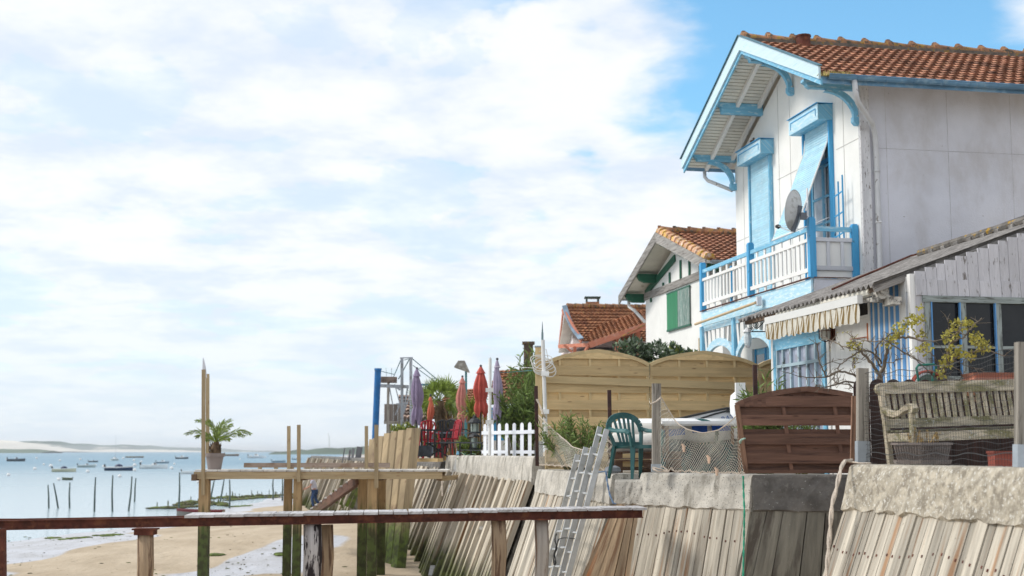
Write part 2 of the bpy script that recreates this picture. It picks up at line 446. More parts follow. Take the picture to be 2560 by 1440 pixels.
m_water = bpy.data.materials.new('bay_water'); m_water.use_nodes = True; m_water.node_tree.nodes.clear(); t = NT(m_water.node_tree)
gp = t.node('ShaderNodeNewGeometry'); pos = gp.outputs['Position']
sp = t.node('ShaderNodeSeparateXYZ'); t.link(pos, sp.inputs[0])
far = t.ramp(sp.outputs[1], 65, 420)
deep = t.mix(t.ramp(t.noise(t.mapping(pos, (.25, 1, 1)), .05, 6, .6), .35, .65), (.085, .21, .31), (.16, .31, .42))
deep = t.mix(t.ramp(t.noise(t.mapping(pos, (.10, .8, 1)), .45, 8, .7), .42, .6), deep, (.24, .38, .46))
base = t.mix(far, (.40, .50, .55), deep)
p = t.node('ShaderNodeBsdfPrincipled'); t.link(base, p.inputs['Base Color'])
p.inputs['IOR'].default_value = 1.33; t.link(t.ramp(sp.outputs[1], 70, 260, .12, .32), p.inputs['Roughness']); t.link(t.ramp(sp.outputs[1], 62, 240, .5, .16), p.inputs['Specular IOR Level'])
bn = t.node('ShaderNodeBump'); t.link(t.ramp(sp.outputs[1], 50, 160, .14, 1.0), bn.inputs['Strength']); bn.inputs['Distance'].default_value = .5
wv = t.math('ADD', t.noise(t.mapping(pos, (.55, 1.6, 1)), 1.1, 5, .6), t.math('MULTIPLY', t.noise(t.mapping(pos, (.2, .5, 1)), .35, 4, .6), 1.2))
t.link(wv, bn.inputs['Height']); t.link(bn.outputs[0], p.inputs['Normal'])
o_ = t.node('ShaderNodeOutputMaterial'); t.link(p.outputs[0], o_.inputs[0])
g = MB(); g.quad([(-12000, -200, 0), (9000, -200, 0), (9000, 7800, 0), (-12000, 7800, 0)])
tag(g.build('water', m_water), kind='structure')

# far shore: the great dune, wooded hills, a low wooded spit
def ridge(name, prof, D, depth, m, rough=4.0):
    "prof: (px, py of the skyline); the ridge stands D metres off and is depth metres deep"
    g = MB(); n = 90
    x0, x1 = prof[0][0], prof[-1][0]
    def h(px):
        for (a, b), (c, d) in zip(prof, prof[1:]):
            if px <= c: k = (px - a) / (c - a); k = k * k * (3 - 2 * k); return lerp(b, d, k)
        return prof[-1][1]
    def fn(i, j):
        px = lerp(x0, x1, i / n); k = j / 8
        z = max(0, at(px, h(px), D).z) * 1.0
        x = (px - 1280) / F * D
        prof_k = math.sin(math.pi * min(k, 1)) ** .8
        z2 = z * prof_k + rough * noise.noise(Vector((px * .03, k * 4, D))) * prof_k
        return (x, D - depth / 2 + depth * k, max(-1.5, z2 - 1.2 * (1 - prof_k)))
    g.grid(fn, n, 8, t=.5)
    return g.build(name, m, smooth=True)
m_dune = mat('pale_dune_sand', (.72, .68, .60), .95, .08, .004, weather=(.5, .5, .42), w_scale=.006, w_lo=.62, w_hi=.7, bump=0, tint=0)
m_wood = mat('far_pine_woods', (.085, .125, .085), .95, .3, .01, bump=0, tint=0)
m_hill = mat('far_wooded_hills', (.10, .15, .13), .95, .2, .003, weather=(.62, .60, .52), w_scale=.004, w_lo=.55, w_hi=.6, w_stretch=(1, 1, 9), bump=0, tint=0)
tag(ridge('dune_hills', [(-420, 1104), (-120, 1098), (0, 1100), (50, 1105), (110, 1115), (160, 1124), (180, 1129)], 4300, 900, m_dune, 2), kind='structure')
tag(ridge('hills', [(-200, 1102), (60, 1104), (120, 1102), (185, 1109), (260, 1113), (330, 1112), (420, 1117), (520, 1121), (640, 1127), (700, 1129)], 6500, 1200, m_hill, 6), kind='structure')
tag(ridge('far_sand_shore', [(200, 1129), (240, 1125), (300, 1123), (400, 1124.5), (470, 1126), (540, 1129)], 5600, 500, m_dune, 3), kind='structure')
tag(ridge('wooded_spit', [(-300, 1124), (0, 1122.5), (100, 1123), (135, 1127), (139, 1129)], 2500, 160, m_wood, .8), kind='structure')
tag(ridge('far_headland', [(700, 1129), (760, 1125), (800, 1121), (860, 1119), (940, 1116), (1100, 1112)], 1500, 160, m_wood, 1.5), kind='structure')

# ------------------------------------------------------------ terrace ground behind the sea walls (one stepped sheet)
tg = MB()
def slab(pts, z0, z1): tg.prism([(x, y, z0) for x, y in pts], (0, 0, z1 - z0), ud=(1, 0, 0))
slab([(3.95, 15.2), (4.95, 10.0), (9, 10.0), (9, 40), (4.1, 40), (4.1, 20.1), (4.95, 19.85)], 0.2, 2.9)
slab([(1.85, 22.3), (2.35, 21.75), (3.6, 19.95), (4.098, 20.1), (4.098, 40), (-.6, 40), (.72, 28.3), (1.9, 22.3)], 0.2, 2.87)
slab([(.42, 29.2), (-1.7, 40.9), (-4.8, 57), (-9, 75), (12, 75), (12, 40.01), (-.605, 40.01)], 0.2, 2.96)
terr = tg.build('terrace_ground', m_earth); tag(terr, kind='structure')

# ------------------------------------------------------------ sea wall sections
def sea_wall(label, P0, P1, zt, cap_h, thick, m_cap, m_pl, pw=.25, batter=.36, z_bot=-.3, relief=.02, fan=0.0, bolts=False, cap_h1=None, zt1=None, ragged=.012, nseed=1, top_slope=.12):
    "P0 near end, P1 far end of the cap's top edge in plan (seaward side is to the left of P0 -> P1 turned)"
    rr = random.Random(nseed)
    P0 = Vector((*P0, 0)); P1 = Vector((*P1, 0)); L = (P1 - P0).length; d = (P1 - P0).normalized()
    out_ = Vector((-d.y, d.x, 0))                      # towards the sea / camera
    cap_h1 = cap_h if cap_h1 is None else cap_h1; zt1 = zt if zt1 is None else zt1
    th = thing('sea_wall', label, 'sea wall', (P0.x, P0.y, 0))
    g = MB(); n = max(8, int(L / .12))
    # cap: rounded crumbly top edge, battered face, ragged bottom
    def sec(i):
        k = i / n; b = P0 + d * (L * k); z = lerp(zt, zt1, k); h = lerp(cap_h, cap_h1, k)
        e = [rr.uniform(-1, 1) * ragged for _ in range(10)]
        q = [(-thick, 0), (-.05, 0), (-.015, -.006 + e[0] * .25), (.008 + e[1] * .4, -.035), (.02 + h * top_slope * .33 + e[2], -h * .33), (.02 + h * top_slope * .66 + e[3], -h * .66),
             (.02 + h * top_slope + e[4], -h + .03 + e[5] * 1.5), (h * top_slope - .02, -h + e[6] * 1.5), (-thick, -h)]
        return [b + out_ * a + UP * (z + c) for a, c in q]
    secs = [sec(i) for i in range(n + 1)]
    g.grid(lambda i, j: secs[i][j], n, 8, t=.5)
    for e_, s_ in ((0, secs[0]), (1, secs[-1])):
        b = len(g.v); g.v += s_; idx = list(range(b, b + 9))
        g.face(idx if e_ else idx[::-1], [(p.x, p.z) for p in (s_ if e_ else s_[::-1])], .5)
    g.build('concrete_cap', m_cap, th)
    # planks under the cap
    g = MB(); s_ = 0.0; bo_ = []
    while s_ < L - .03:
        wdt = pw * rr.uniform(.7, 1.25); wdt = min(wdt, L - s_)
        k = (s_ + wdt / 2) / L
        h = lerp(cap_h, cap_h1, k) - .05; z = lerp(zt, zt1, k)
        rel = rr.uniform(-relief, relief); fs = fan * k + rr.uniform(-.006, .006)
        drop = z - h - z_bot
        if relief > .04 and rr.random() < .28: rel += relief
        a = P0 + d * (s_ + wdt / 2) + out_ * (h * top_slope - .05 + rel) + UP * (z - h)
        b_ = a + out_ * (drop * batter) - UP * drop + d * (fs * drop)
        w1_ = wdt * (1 + abs(fan) * drop / L)
        g.beam(a, b_, wdt - rr.uniform(.006, .022), .07 + abs(rel), up=out_, t=rr.random(), w1=w1_ - rr.uniform(.006, .03))
        if bolts:
            for zz_ in (.42, 1.25): q = a.lerp(b_, min(1, (zz_ + .05 * math.sin(k * 9) + rr.uniform(-.02, .02)) / drop)); bo_.append((q + d * rr.uniform(-.03, .03), (b_ - a).normalized()))
        s_ += wdt
    g.m = 1
    for q, dd in bo_: g.beam(q + out_ * .03 - dd * .013, q + out_ * .03 + dd * .013, .022, .03, up=out_)
    g.build('plank_facing', [m_pl, m_rust], th)
    g = MB()
    a0 = P0 + out_ * (cap_h * top_slope - .12) ; a1 = P1 + out_ * (cap_h * top_slope - .12)
    zz = zt - cap_h + .02; dr = zz - z_bot
    g.hexa([a0 + out_ * (dr * batter) + UP * z_bot, a0 - out_ * .3 + UP * z_bot, a1 - out_ * .3 + UP * z_bot, a1 + out_ * (dr * batter) + UP * z_bot,
            a0 + UP * zz, a0 - out_ * .3 + UP * zz, a1 - out_ * .3 + UP * zz, a1 + UP * zz])
    g.build('backing', m_plank_g, th)
    return th
A0 = (3.70, 15.0); A1 = (4.64, 10.05)
sea_wall('near sea wall section with yellow lichened cap below the wooden bench', A1, A0, 3.159, .50, .5, m_conc_lich, m_plank, .155, .38, .0, .012, ragged=.017, bolts=True, nseed=3, top_slope=.2)
B1 = (2.02, 21.5); B2 = (3.41, 19.5); B3 = (5.2, 19.55)
sea_wall('dark concrete sea wall section below the brown fence panel', B3, B2, 2.965, .53, .5, m_conc_dark, m_plank_g, .29, .10, .2, .012, fan=.30, nseed=5, top_slope=.06)
sea_wall('pale sea wall section below the white fishing net beside the chair', B2, B1, 2.968, .52, .45, m_conc, m_plank, .165, .22, .2, .012, fan=.10, bolts=True, nseed=6, top_slope=.12)
C0 = (1.61, 21.9); C1 = (.52, 27.6)
sea_wall('stepped sea wall section behind the aluminium ladders', C0, C1, 2.94, .49, .42, m_conc, m_plank, .2, .33, .2, .02, fan=.05, nseed=8, top_slope=.12)
sea_wall('small lower concrete block wall under the green chair', (2.06, 21.42), (1.62, 21.62), 2.855, .40, .9, m_conc, m_plank_r, .115, .20, .2, .012, fan=.42, nseed=9, top_slope=.05)
E0 = (.45, 28.0); E1 = (-1.93, 40.6)
sea_wall('long ribbed sea wall section below the white picket fence', E0, E1, 3.2, .57, .45, m_conc, m_plank_f, .2, .37, -.1, .085, cap_h1=.51, zt1=3.18, nseed=12, top_slope=.1)
sea_wall('brown plank sea wall section behind the tall leaning timbers', (-2.1, 41.0), (-5.3, 57), 3.0, .25, .4, m_conc_dark, m_plank_f, .3, .37, -.1, .09, nseed=14)
sea_wall('farthest sea wall section seen past the plank jetty', (-6.2, 58.0), (-13.5, 92), 3.0, .2, .4, m_conc_dark, m_plank_f, .45, .37, .2, .16, nseed=16)
# ============================================================ houses
m_white = mat('white_painted_board', (.83, .82, .79), .6, .05, 1.2, weather=(.70, .69, .66), w_scale=1.6, w_lo=.58, w_hi=.75, w_stretch=(1, 1, .3), bump=.08, tint=.08)
m_whitewood = mat('white_painted_wood', (.80, .79, .77), .6, .06, 2, stretch=GR, weather=(.45, .42, .38), w_scale=3, w_lo=.62, w_hi=.68, w_stretch=(1, 8, 1), bump=.15, tint=.12)
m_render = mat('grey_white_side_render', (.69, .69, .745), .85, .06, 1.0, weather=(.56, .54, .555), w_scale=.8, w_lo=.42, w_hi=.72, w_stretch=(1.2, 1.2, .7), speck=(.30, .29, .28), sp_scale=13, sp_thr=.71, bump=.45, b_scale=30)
m_seam = mat('panel_seam', (.50, .49, .50), .8, .2, 3)
m_blue = mat('light_blue_paint', (.19, .49, .70), .55, .10, 2, stretch=GR, weather=(.50, .70, .80), w_scale=2.6, w_lo=.52, w_hi=.66, w_stretch=(1.5, 6, 1), bump=.3, tint=.14)
m_blue_pale = mat('faded_pale_blue_paint', (.43, .68, .82), .6, .08, 2, stretch=GR, weather=(.66, .80, .87), w_scale=2.6, w_lo=.46, w_hi=.62, w_stretch=(1.5, 6, 1), bump=.3, tint=.14)
m_blue_sat = mat('bright_blue_paint', (.065, .36, .66), .5, .10, 2, stretch=GR, weather=(.05, .13, .2), w_scale=4, w_lo=.62, w_hi=.66, bump=.15, tint=.12)
m_blue_gut = mat('blue_zinc_gutter', (.13, .27, .42), .45, .2, 2, weather=(.22, .36, .48), w_scale=4, bump=.1)
m_slatblue = mat('roller_shutter_blue', (.42, .68, .81), .6, .08, 2, weather=(.60, .77, .86), w_scale=5, w_lo=.5, w_hi=.7, w_stretch=(1, 1, 4), bump=.1, tint=.15)
m_pipe = mat('peeling_painted_pipe', (.72, .72, .73), .6, .05, 3, weather=(.25, .22, .2), w_scale=5, w_lo=.60, w_hi=.66, bump=.2)
m_peel = mat('peeling_corner_board', (.66, .65, .66), .7, .1, 2, stretch=(1, 6, 1), weather=(.20, .17, .16), w_scale=3.5, w_lo=.57, w_hi=.62, w_stretch=(2, 9, 1), bump=.4, tint=.1)
m_tile = mat('terracotta_roof_tile', (.35, .155, .09), .9, .35, 5, weather=(.15, .065, .042), w_scale=2.0, w_lo=.48, w_hi=.7, speck=(.40, .25, .14), sp_scale=14, sp_thr=.60, tint=.6, bump=.3)
m_tile_o = mat('orange_roof_tile', (.38, .17, .085), .85, .3, 5, weather=(.2, .07, .04), w_scale=2.2, w_lo=.52, w_hi=.72, speck=(.5, .33, .12), sp_scale=9, sp_thr=.64, tint=.5, bump=.3)
m_ridge = mat('lichen_ridge_tile', (.32, .16, .085), .9, .3, 5, weather=(.36, .22, .05), w_scale=4, w_lo=.52, w_hi=.62, speck=(.10, .09, .07), sp_scale=9, sp_thr=.54, tint=.5, bump=.5)
m_mortar = mat('dark_ridge_mortar', (.12, .105, .09), .95, .3, 6, weather=(.22, .15, .05), w_scale=6, w_lo=.56, w_hi=.62, bump=.6)
m_glass = mat('window_glass', (.06, .075, .09), .05, .1, 1, bump=0, spec=.9, tint=0)
m_glass_b = mat('bright_curtained_glass', (.55, .58, .64), .12, .12, 1.4, bump=0, spec=.8, tint=.2)
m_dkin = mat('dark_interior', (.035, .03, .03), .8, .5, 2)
m_green = mat('dark_green_paint', (.016, .11, .065), .55, .15, 2, stretch=GR, weather=(.07, .15, .11), w_scale=3, w_lo=.6, w_hi=.7, bump=.2, tint=.1)
m_green2 = mat('bright_green_shutter_paint', (.02, .22, .09), .5, .12, 2, stretch=GR, bump=.2, tint=.1)
m_green3 = mat('faded_green_shutter_paint', (.16, .26, .23), .7, .2, 2, stretch=GR, weather=(.42, .46, .43), w_scale=3, w_lo=.5, w_hi=.56, w_stretch=(1, 12, 1), bump=.3, tint=.2)
m_greywood = mat('weathered_grey_wood', (.34, .32, .30), .9, .3, 2, stretch=GR, weather=(.15, .13, .12), w_scale=2, w_lo=.5, w_hi=.64, w_stretch=(1, 10, 1), bump=.5, tint=.4)
m_orange = mat('salmon_orange_paint', (.56, .20, .12), .6, .12, 2, stretch=GR, weather=(.62, .33, .24), w_scale=3, w_lo=.5, w_hi=.7, bump=.15, tint=.1)
m_pinkwhite = mat('pinkish_white_render', (.78, .70, .69), .8, .05, 1)
m_moss = mat('dry_moss_tuft', (.33, .27, .10), .9, .4, 9, tint=.8)
m_brick = mat('chimney_brick', (.36, .17, .09), .9, .3, 6, weather=(.20, .15, .1), w_scale=5, w_lo=.45, w_hi=.6, bump=.5)

HO = Vector((6.35, 28.5, 0))
def HP(u, v, z): return HO + U * u + V * v + UP * z
def tiled(g, P, e_len, e_run, n_t, n_c, tw, rise_v=None, step=.03, wave=.011, seed=0, ej=.012):
    """tile field: P(a, b) gives the roof plane point at a along the eave, b up the slope; normal from rise_v"""
    rr = random.Random(seed)
    sub = 6
    jit = [[(rr.uniform(-ej, ej), rr.random()) for _ in range(n_c + 1)] for _ in range(n_t + 1)]
    N = rise_v
    for c in range(n_c):
        b0 = e_run * c / n_c; b1 = e_run * (c + 1) / n_c + .03
        base = len(g.v); cols = n_t * sub + 1
        for k in range(cols):
            ti = min(k // sub, n_t - 1); ph = (k % sub) / sub
            j, tn = jit[ti][c]
            a = e_len * k / (n_t * sub)
            hw = wave * (1 + math.cos(2 * math.pi * ph)) * .8 + wave * .5 * max(0, math.sin(2 * math.pi * ph))
            g.v.append(P(a, b0 + j) + N * -.005)
            g.v.append(P(a, b0 + j) + N * (hw * 2.0 + step))
            g.v.append(P(a, b1) + N * (hw * .35 + .004))
        for k in range(cols - 1):
            ti = min(k // sub, n_t - 1); tn = jit[ti][c][1]
            i = base + k * 3
            uv = [(a_ * .1, c * .3) for a_ in (k, k + 1, k + 1, k)]
            g.face([i, i + 3, i + 4, i + 1], uv, tn * .5 - .55)  # front edge of each tile tinted darker, shade put into the colour
            g.face([i + 1, i + 4, i + 5, i + 2], uv, tn)
def roof_slab(g, pts, th): g.prism(pts, UP * -th)

# ------------------------------------------------------------ blue and white villa
house = thing('villa', 'tall white villa with light blue balcony, shutters and gable trim', 'house', HP(0, 1.05, 0))
WV = 1.05; UN, UF = -.31, 7.38; UE0, UE1 = -1.2, 7.8; UM = 3.3; ZE, ZR = 10.98, 13.06; OV = WV - 1.3; VB = 15.0
slope = (ZR - ZE) / (UM - UE0)
def zr(u): return ZE + (u - UE0) * slope if u < UM else ZR - (u - UM) * slope
# walls: one closed body
g = MB()
T_ = .26
outl = [HP(UN, WV, 2.6), HP(UF, WV, 2.6), HP(UF, WV, zr(UF) - T_), HP(UM, WV, zr(UM) - T_), HP(UN, WV, zr(UN) - T_)]
# facade with real openings: built from pieces round the two window openings of the upper floor and the ground floor doors
W1 = (4.78, 6.10, 6.95, 10.6); W2 = (1.17, 2.55, 6.95, 10.6)     # u0,u1,z0,z1
D1 = (2.4, 3.5, 2.9, 5.9); D2 = (4.9, 6.4, 2.9, 5.9)
def wall_piece(u0, u1, z0, z1a, z1b=None, v=WV, th=.22, gg=None):
    z1b = z1a if z1b is None else z1b
    (gg or g).hexa([HP(u0, v, z0), HP(u1, v, z0), HP(u1, v + th, z0), HP(u0, v + th, z0), HP(u0, v, z1a), HP(u1, v, z1b), HP(u1, v + th, z1b), HP(u0, v + th, z1a)], t=.5)
def zc(u): return zr(u) - T_
wall_piece(UN, W2[0], 6.9, zc(UN), zc(W2[0]))
wall_piece(W2[0], W2[1], W2[3], zc(W2[0]), zc(W2[1]))
wall_piece(W2[1], UM, 6.9, zc(W2[1]), zc(UM))
wall_piece(UM, W1[0], 6.9, zc(UM), zc(W1[0]))
wall_piece(W1[0], W1[1], W1[3], zc(W1[0]), zc(W1[1]))
wall_piece(W1[1], UF, 6.9, zc(W1[1]), zc(UF))
wall_piece(UN, D1[0], 2.6, 6.9); wall_piece(D1[0], D1[1], D1[3], 6.9); wall_piece(D1[1], D2[0], 2.6, 6.9); wall_piece(D2[0], D2[1], D2[3], 6.9); wall_piece(D2[1], UF, 2.6, 6.9)
# far side and back
g.hexa([HP(UF - .22, WV + .22, 2.6), HP(UF, WV + .22, 2.6), HP(UF, VB, 2.6), HP(UF - .22, VB, 2.6), HP(UF - .22, WV + .22, zc(UF)), HP(UF, WV + .22, zc(UF)), HP(UF, VB, zc(UF)), HP(UF - .22, VB, zc(UF))], t=.5)
g.build('facade_wall', m_white, house)
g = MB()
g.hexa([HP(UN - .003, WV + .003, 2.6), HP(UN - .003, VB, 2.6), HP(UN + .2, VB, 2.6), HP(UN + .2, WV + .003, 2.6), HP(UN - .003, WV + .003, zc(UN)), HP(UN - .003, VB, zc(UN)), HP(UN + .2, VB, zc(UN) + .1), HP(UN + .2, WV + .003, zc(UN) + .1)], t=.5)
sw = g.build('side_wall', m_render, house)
g = MB()
for z in (7.1, 9.72): g.beam(HP(UN - .004, WV + .3, z), HP(UN - .004, VB, z), .010, .009)
for v in (1.62, 3.05, 4.55, 6.0): g.beam(HP(UN - .004, v, 2.9), HP(UN - .004, v, zc(UN) - .1), .010, .006)
g.build('panel_seam', m_seam, sw)
g = MB()
for u in (.55, 3.55, 4.28, 6.75):
    g.beam(HP(u, WV - .004, 7), HP(u, WV - .004, zc(u) - .05), .008, .01)
for a, b in ((UN, .95), (2.9, 4.4)): g.beam(HP(a, WV - .004, 9.95), HP(b, WV - .004, 9.95), .008, .01)
g.beam(HP(6.35, WV - .004, 8.85), HP(UF, WV - .004, 8.85), .008, .01)
g.build('facade_seam', mat('fine_seam', (.55, .54, .52), .8, .1, 2), house)
g = MB(); g.beam(HP(UN - .02, WV - .02, 2.7), HP(UN - .02, WV - .02, zc(UN) - .05), .11, .05, up=V); g.beam(HP(UN - .035, WV + .09, 2.7), HP(UN - .035, WV + .09, zc(UN) - .05), .05, .16, up=V)
g.build('corner_board', m_peel, house)
# roof
N0 = (UP - U * slope).normalized(); N1 = (UP + U * slope).normalized()      # near slope normal, far slope normal
g = MB()
g.hexa([HP(UE0, OV, ZE - .06), HP(UM, OV, ZR - .06), HP(UM, VB, ZR - .06), HP(UE0, VB, ZE - .06), HP(UE0, OV, ZE), HP(UM, OV, ZR), HP(UM, VB, ZR), HP(UE0, VB, ZE)], t=.5)
g.hexa([HP(UM, OV, ZR - .06), HP(UE1, OV, ZE - .06), HP(UE1, VB, ZE - .06), HP(UM, VB, ZR - .06), HP(UM, OV, ZR), HP(UE1, OV, ZE), HP(UE1, VB, ZE), HP(UM, VB, ZR)], t=.5)
m_soff = mat('white_soffit_boards', (.74, .72, .66), .7, .08, 2, weather=(.40, .37, .3), w_scale=3, w_lo=.62, w_hi=.72, bump=.1)
roof = g.build('roof', m_soff, house)
rl = math.hypot(UM - UE0, ZR - ZE)
g = MB()
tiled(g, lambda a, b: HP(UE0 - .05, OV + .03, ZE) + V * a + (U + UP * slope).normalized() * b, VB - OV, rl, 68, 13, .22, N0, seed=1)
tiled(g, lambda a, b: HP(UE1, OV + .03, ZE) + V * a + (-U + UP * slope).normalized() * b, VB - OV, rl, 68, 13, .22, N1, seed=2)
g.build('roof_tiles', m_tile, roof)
g = MB()
k = 0
v = OV + .05
g.box(HP(UM, (OV + VB) / 2, ZR + .02), (.01, .01, .01))
while v < VB:
    L = .62
    p0 = HP(UM, v, ZR + .085); p1 = HP(UM, v + L, ZR + .055)
    g.tube([p0 - V * .03, p0 + V * .06, p0 + V * .14, p1], [.155, .165, .125, .115], 10)
    g.box(p0 + UP * .145 + V * .02, (.08, .09, .06), R=Matrix.Rotation(.19, 3, 'Z'))
    v += L
g.build('ridge_tiles', m_ridge, roof)
g = MB()
for sgn in (1, -1):
    g.beam(HP(UM - sgn * .16, OV + .1, ZR - .02), HP(UM - sgn * .16, VB, ZR - .02), .14, .12)
g.build('ridge_mortar', m_mortar, roof)
# soffit: board joints and rafters under the gable overhang
g = MB()
for sgn in (0, 1):
    for k in range(38):
        u = UE0 + .1 + k * .116 if sgn == 0 else UE1 - .1 - k * .116
        if (sgn == 0 and u > UM) or (sgn == 1 and u < UM): break
        zz = zr(u) - .066
        g.beam(HP(u, OV + .04, zz), HP(u, WV, zz), .012, .01)
g.build('soffit_joint', mat('soffit_joint_dark', (.35, .33, .28), .9, .2, 3), roof)
g = MB()
for vv in (OV + .62, WV - .10):
    g.beam(HP(UE0 + .05, vv, zr(UE0 + .05) - .12), HP(UM, vv, ZR - .12), .09, .11, up=(0, 0, 1)); g.beam(HP(UM, vv, ZR - .12), HP(UE1 - .05, vv, zr(UE1 - .05) - .12), .09, .11)
g.build('rafter', m_whitewood, roof)
# bargeboards
g = MB()
for (ua, ub) in ((UE0 - .06, UM), (UE1 + .06, UM)):
    za = ZE + .0 - .06 * slope
    g.hexa([HP(ua, OV - .045, za - .06), HP(ub, OV - .045, ZR - .21), HP(ub, OV, ZR - .21), HP(ua, OV, za - .06), HP(ua, OV - .045, za + .22), HP(ub, OV - .045, ZR + .14), HP(ub, OV, ZR + .14), HP(ua, OV, za + .22)])
g.build('bargeboard', mat('chalky_pale_blue_board', (.60, .76, .84), .6, .06, 2, stretch=GR, weather=(.36, .62, .76), w_scale=2.2, w_lo=.60, w_hi=.72, w_stretch=(1, 7, 1), bump=.15), roof)
g = MB()
for (ua, ub) in ((UE0 - .05, UM), (UE1 + .05, UM)):
    za = ZE - .06 * slope
    g.hexa([HP(ua, OV, za - .18), HP(ub, OV, ZR - .30), HP(ub, OV + .04, ZR - .30), HP(ua, OV + .04, za - .18), HP(ua, OV, za - .03), HP(ub, OV, ZR - .03), HP(ub, OV + .04, ZR - .03), HP(ua, OV + .04, za - .03)])
g.build('bargeboard_back', m_blue, roof)
g = MB()
for (ua, ub) in ((UE0 - .1, UM), (UE1 + .1, UM)):
    za = ZE - .1 * slope
    g.beam(HP(ua, OV - .03, za + .235), HP(ub, OV - .03, ZR + .155), .11, .02)
g.build('drip_edge', mat('dark_zinc_edge', (.05, .15, .2), .5, .2, 3), roof)
# purlins with scrolled ends, curved braces
def bracket(u, z_top, brace=True, h=.26, wdt=.16, name='purlin'):
    g = MB()
    v0, v1 = OV + .02, WV
    prof = [(v1, 0), (v0, 0), (v0 - .0, -.06), (v0 + .07, -.10), (v0 + .09, -.15), (v0 + .17, -.19), (v0 + .20, -h), (v1, -h)]
    g.prism([HP(u - wdt / 2, a, z_top + b) for a, b in prof], U * wdt, ud=V)
    g.build(name, m_blue, house)
    if brace:
        g = MB(); n = 9; z0 = z_top - h
        pts = []
        for i in range(n):
            k = i / (n - 1) * math.pi / 2
            pts.append((WV - .08 - .80 * (1 - math.sin(k)) * 1.0, z0 - .90 * (1 - math.cos(k)) - .04))
        pts = [(WV - .09 - .66 * (1 - math.sin(k_)), z0 - .03 - .56 * (1 - math.cos(k_))) for k_ in [i / (n - 1) * math.pi / 2 for i in range(n)]]
        o1 = [(a - .045, b - .03) for a, b in pts]; o2 = [(a + .055, b + .06) for a, b in pts]
        for i in range(n - 1):
            q = [o1[i], o1[i + 1], o2[i + 1], o2[i]]
            g.prism([HP(u - .055, a, b) for a, b in q], U * .11, t=.5)
        g.prism([HP(u - .075, a, b) for a, b in ((WV - .16, z0 - .58), (WV, z0 - .58), (WV, z0 - .76), (WV - .10, z0 - .76), (WV - .16, z0 - .69))], U * .15, t=.5)
        g.build('curved_brace', m_blue, house)
bracket(-.25, 11.15, h=.18)
bracket(UM, 12.84, h=.28)
bracket(5.35, 12.16, brace=False, h=.36)
bracket(UF - .03, 11.26, h=.26)
g = MB(); g.beam(HP(UF - .03, OV + .15, 11.30), HP(UF - .03, WV, 11.30), .2, .10); g.build('upper_purlin', m_blue, house)
# gutters and pipes
def gutter(g, p0, p1, r=.085):
    p0 = Vector(p0); p1 = Vector(p1); d = (p1 - p0).normalized(); sd = d.cross(UP).normalized(); n = 30
    def fn(i, j):
        a = math.pi * j / 8; return p0.lerp(p1, i / n) + sd * math.cos(a) * r - UP * math.sin(a) * r
    g.grid(fn, n, 8, t=.5); g.grid(lambda i, j: fn(i, 8 - j) * 1 + sd * .0 + UP * .004, n, 8, t=.5)
    g.tube([p0 + sd * r, p1 + sd * r], .014, 6); g.tube([p0 - sd * r, p1 - sd * r], .014, 6)
    for k in range(1, 24):
        q = p0.lerp(p1, k / 24); g.tube([q + sd * math.cos(a) * (r + .006) - UP * math.sin(a) * (r + .006) for a in [math.pi * j / 8 for j in range(9)]], .008, 4)
g = MB(); gutter(g, HP(UE0 - .14, OV + .12, ZE - .02), HP(UE0 - .14, VB, ZE - .06)); g.build('gutter', m_blue_gut, house)
g = MB(); g.beam(HP(UE0 - .03, OV + .0, ZE - .09), HP(UE0 - .03, VB, ZE - .09), .03, .16); g.build('fascia_board', m_blue_gut, house)
g = MB(); gutter(g, HP(UE1 + .14, OV + .12, ZE - .04), HP(UE1 + .14, VB, ZE - .06)); g.build('gutter', m_blue_gut, house)
g = MB()
g.tube([HP(UE0 - .12, .46, ZE - .08), HP(UE0 - .12, .48, ZE - .40), HP(UE0 - .04, .56, ZE - .54), HP(UN - .2, 1.22, ZE - .78), HP(UN - .10, 1.32, ZE - 1.0), HP(UN - .09, 1.34, ZE - 1.5), HP(UN - .09, 1.34, 7.05), HP(UN - .10, 1.30, 6.93), HP(UN - .2, .85, 6.72), HP(UN - .22, .55, 6.60)], .058, 10)
for z in (9.2, 8.1): g.tube([HP(UN - .09, 1.34, z - .02), HP(UN - .09, 1.34, z + .02)], .07, 10)
g.build('downpipe', m_pipe, house, smooth=True)
g = MB(); g.tube([HP(UE1 + .14, .38, ZE - .1), HP(UE1 + .12, .38, ZE - .28), HP(UE1 + .0, .42, ZE - .40), HP(UF + .08, 1.0, ZE - .72)], .05, 8); g.build('downpipe', m_pipe, house, smooth=True)
# chimney pot on the ridge
g = MB(); cp = HP(UM - .30, 1.22, ZR - .14); g.lathe(cp, [(.17, -.2), (.17, .24), (.185, .24), (.185, .28), (.12, .28), (.12, .2)], 14); g.build('flue_pipe', m_rust, house, smooth=False)
# moss in the gutter
g = MB()
for k in range(170):
    p = HP(UE0 - .14 + R_.gauss(0, .04), OV + .35 + R_.gauss(0, .16), ZE - .04)
    g.tube([p, p + Vector((R_.gauss(0, .04), R_.gauss(0, .03), R_.uniform(.03, .13)))], [.012, .003], 3, cap=False)
tag(g.build('moss_tuft', m_moss, roof), kind='stuff')
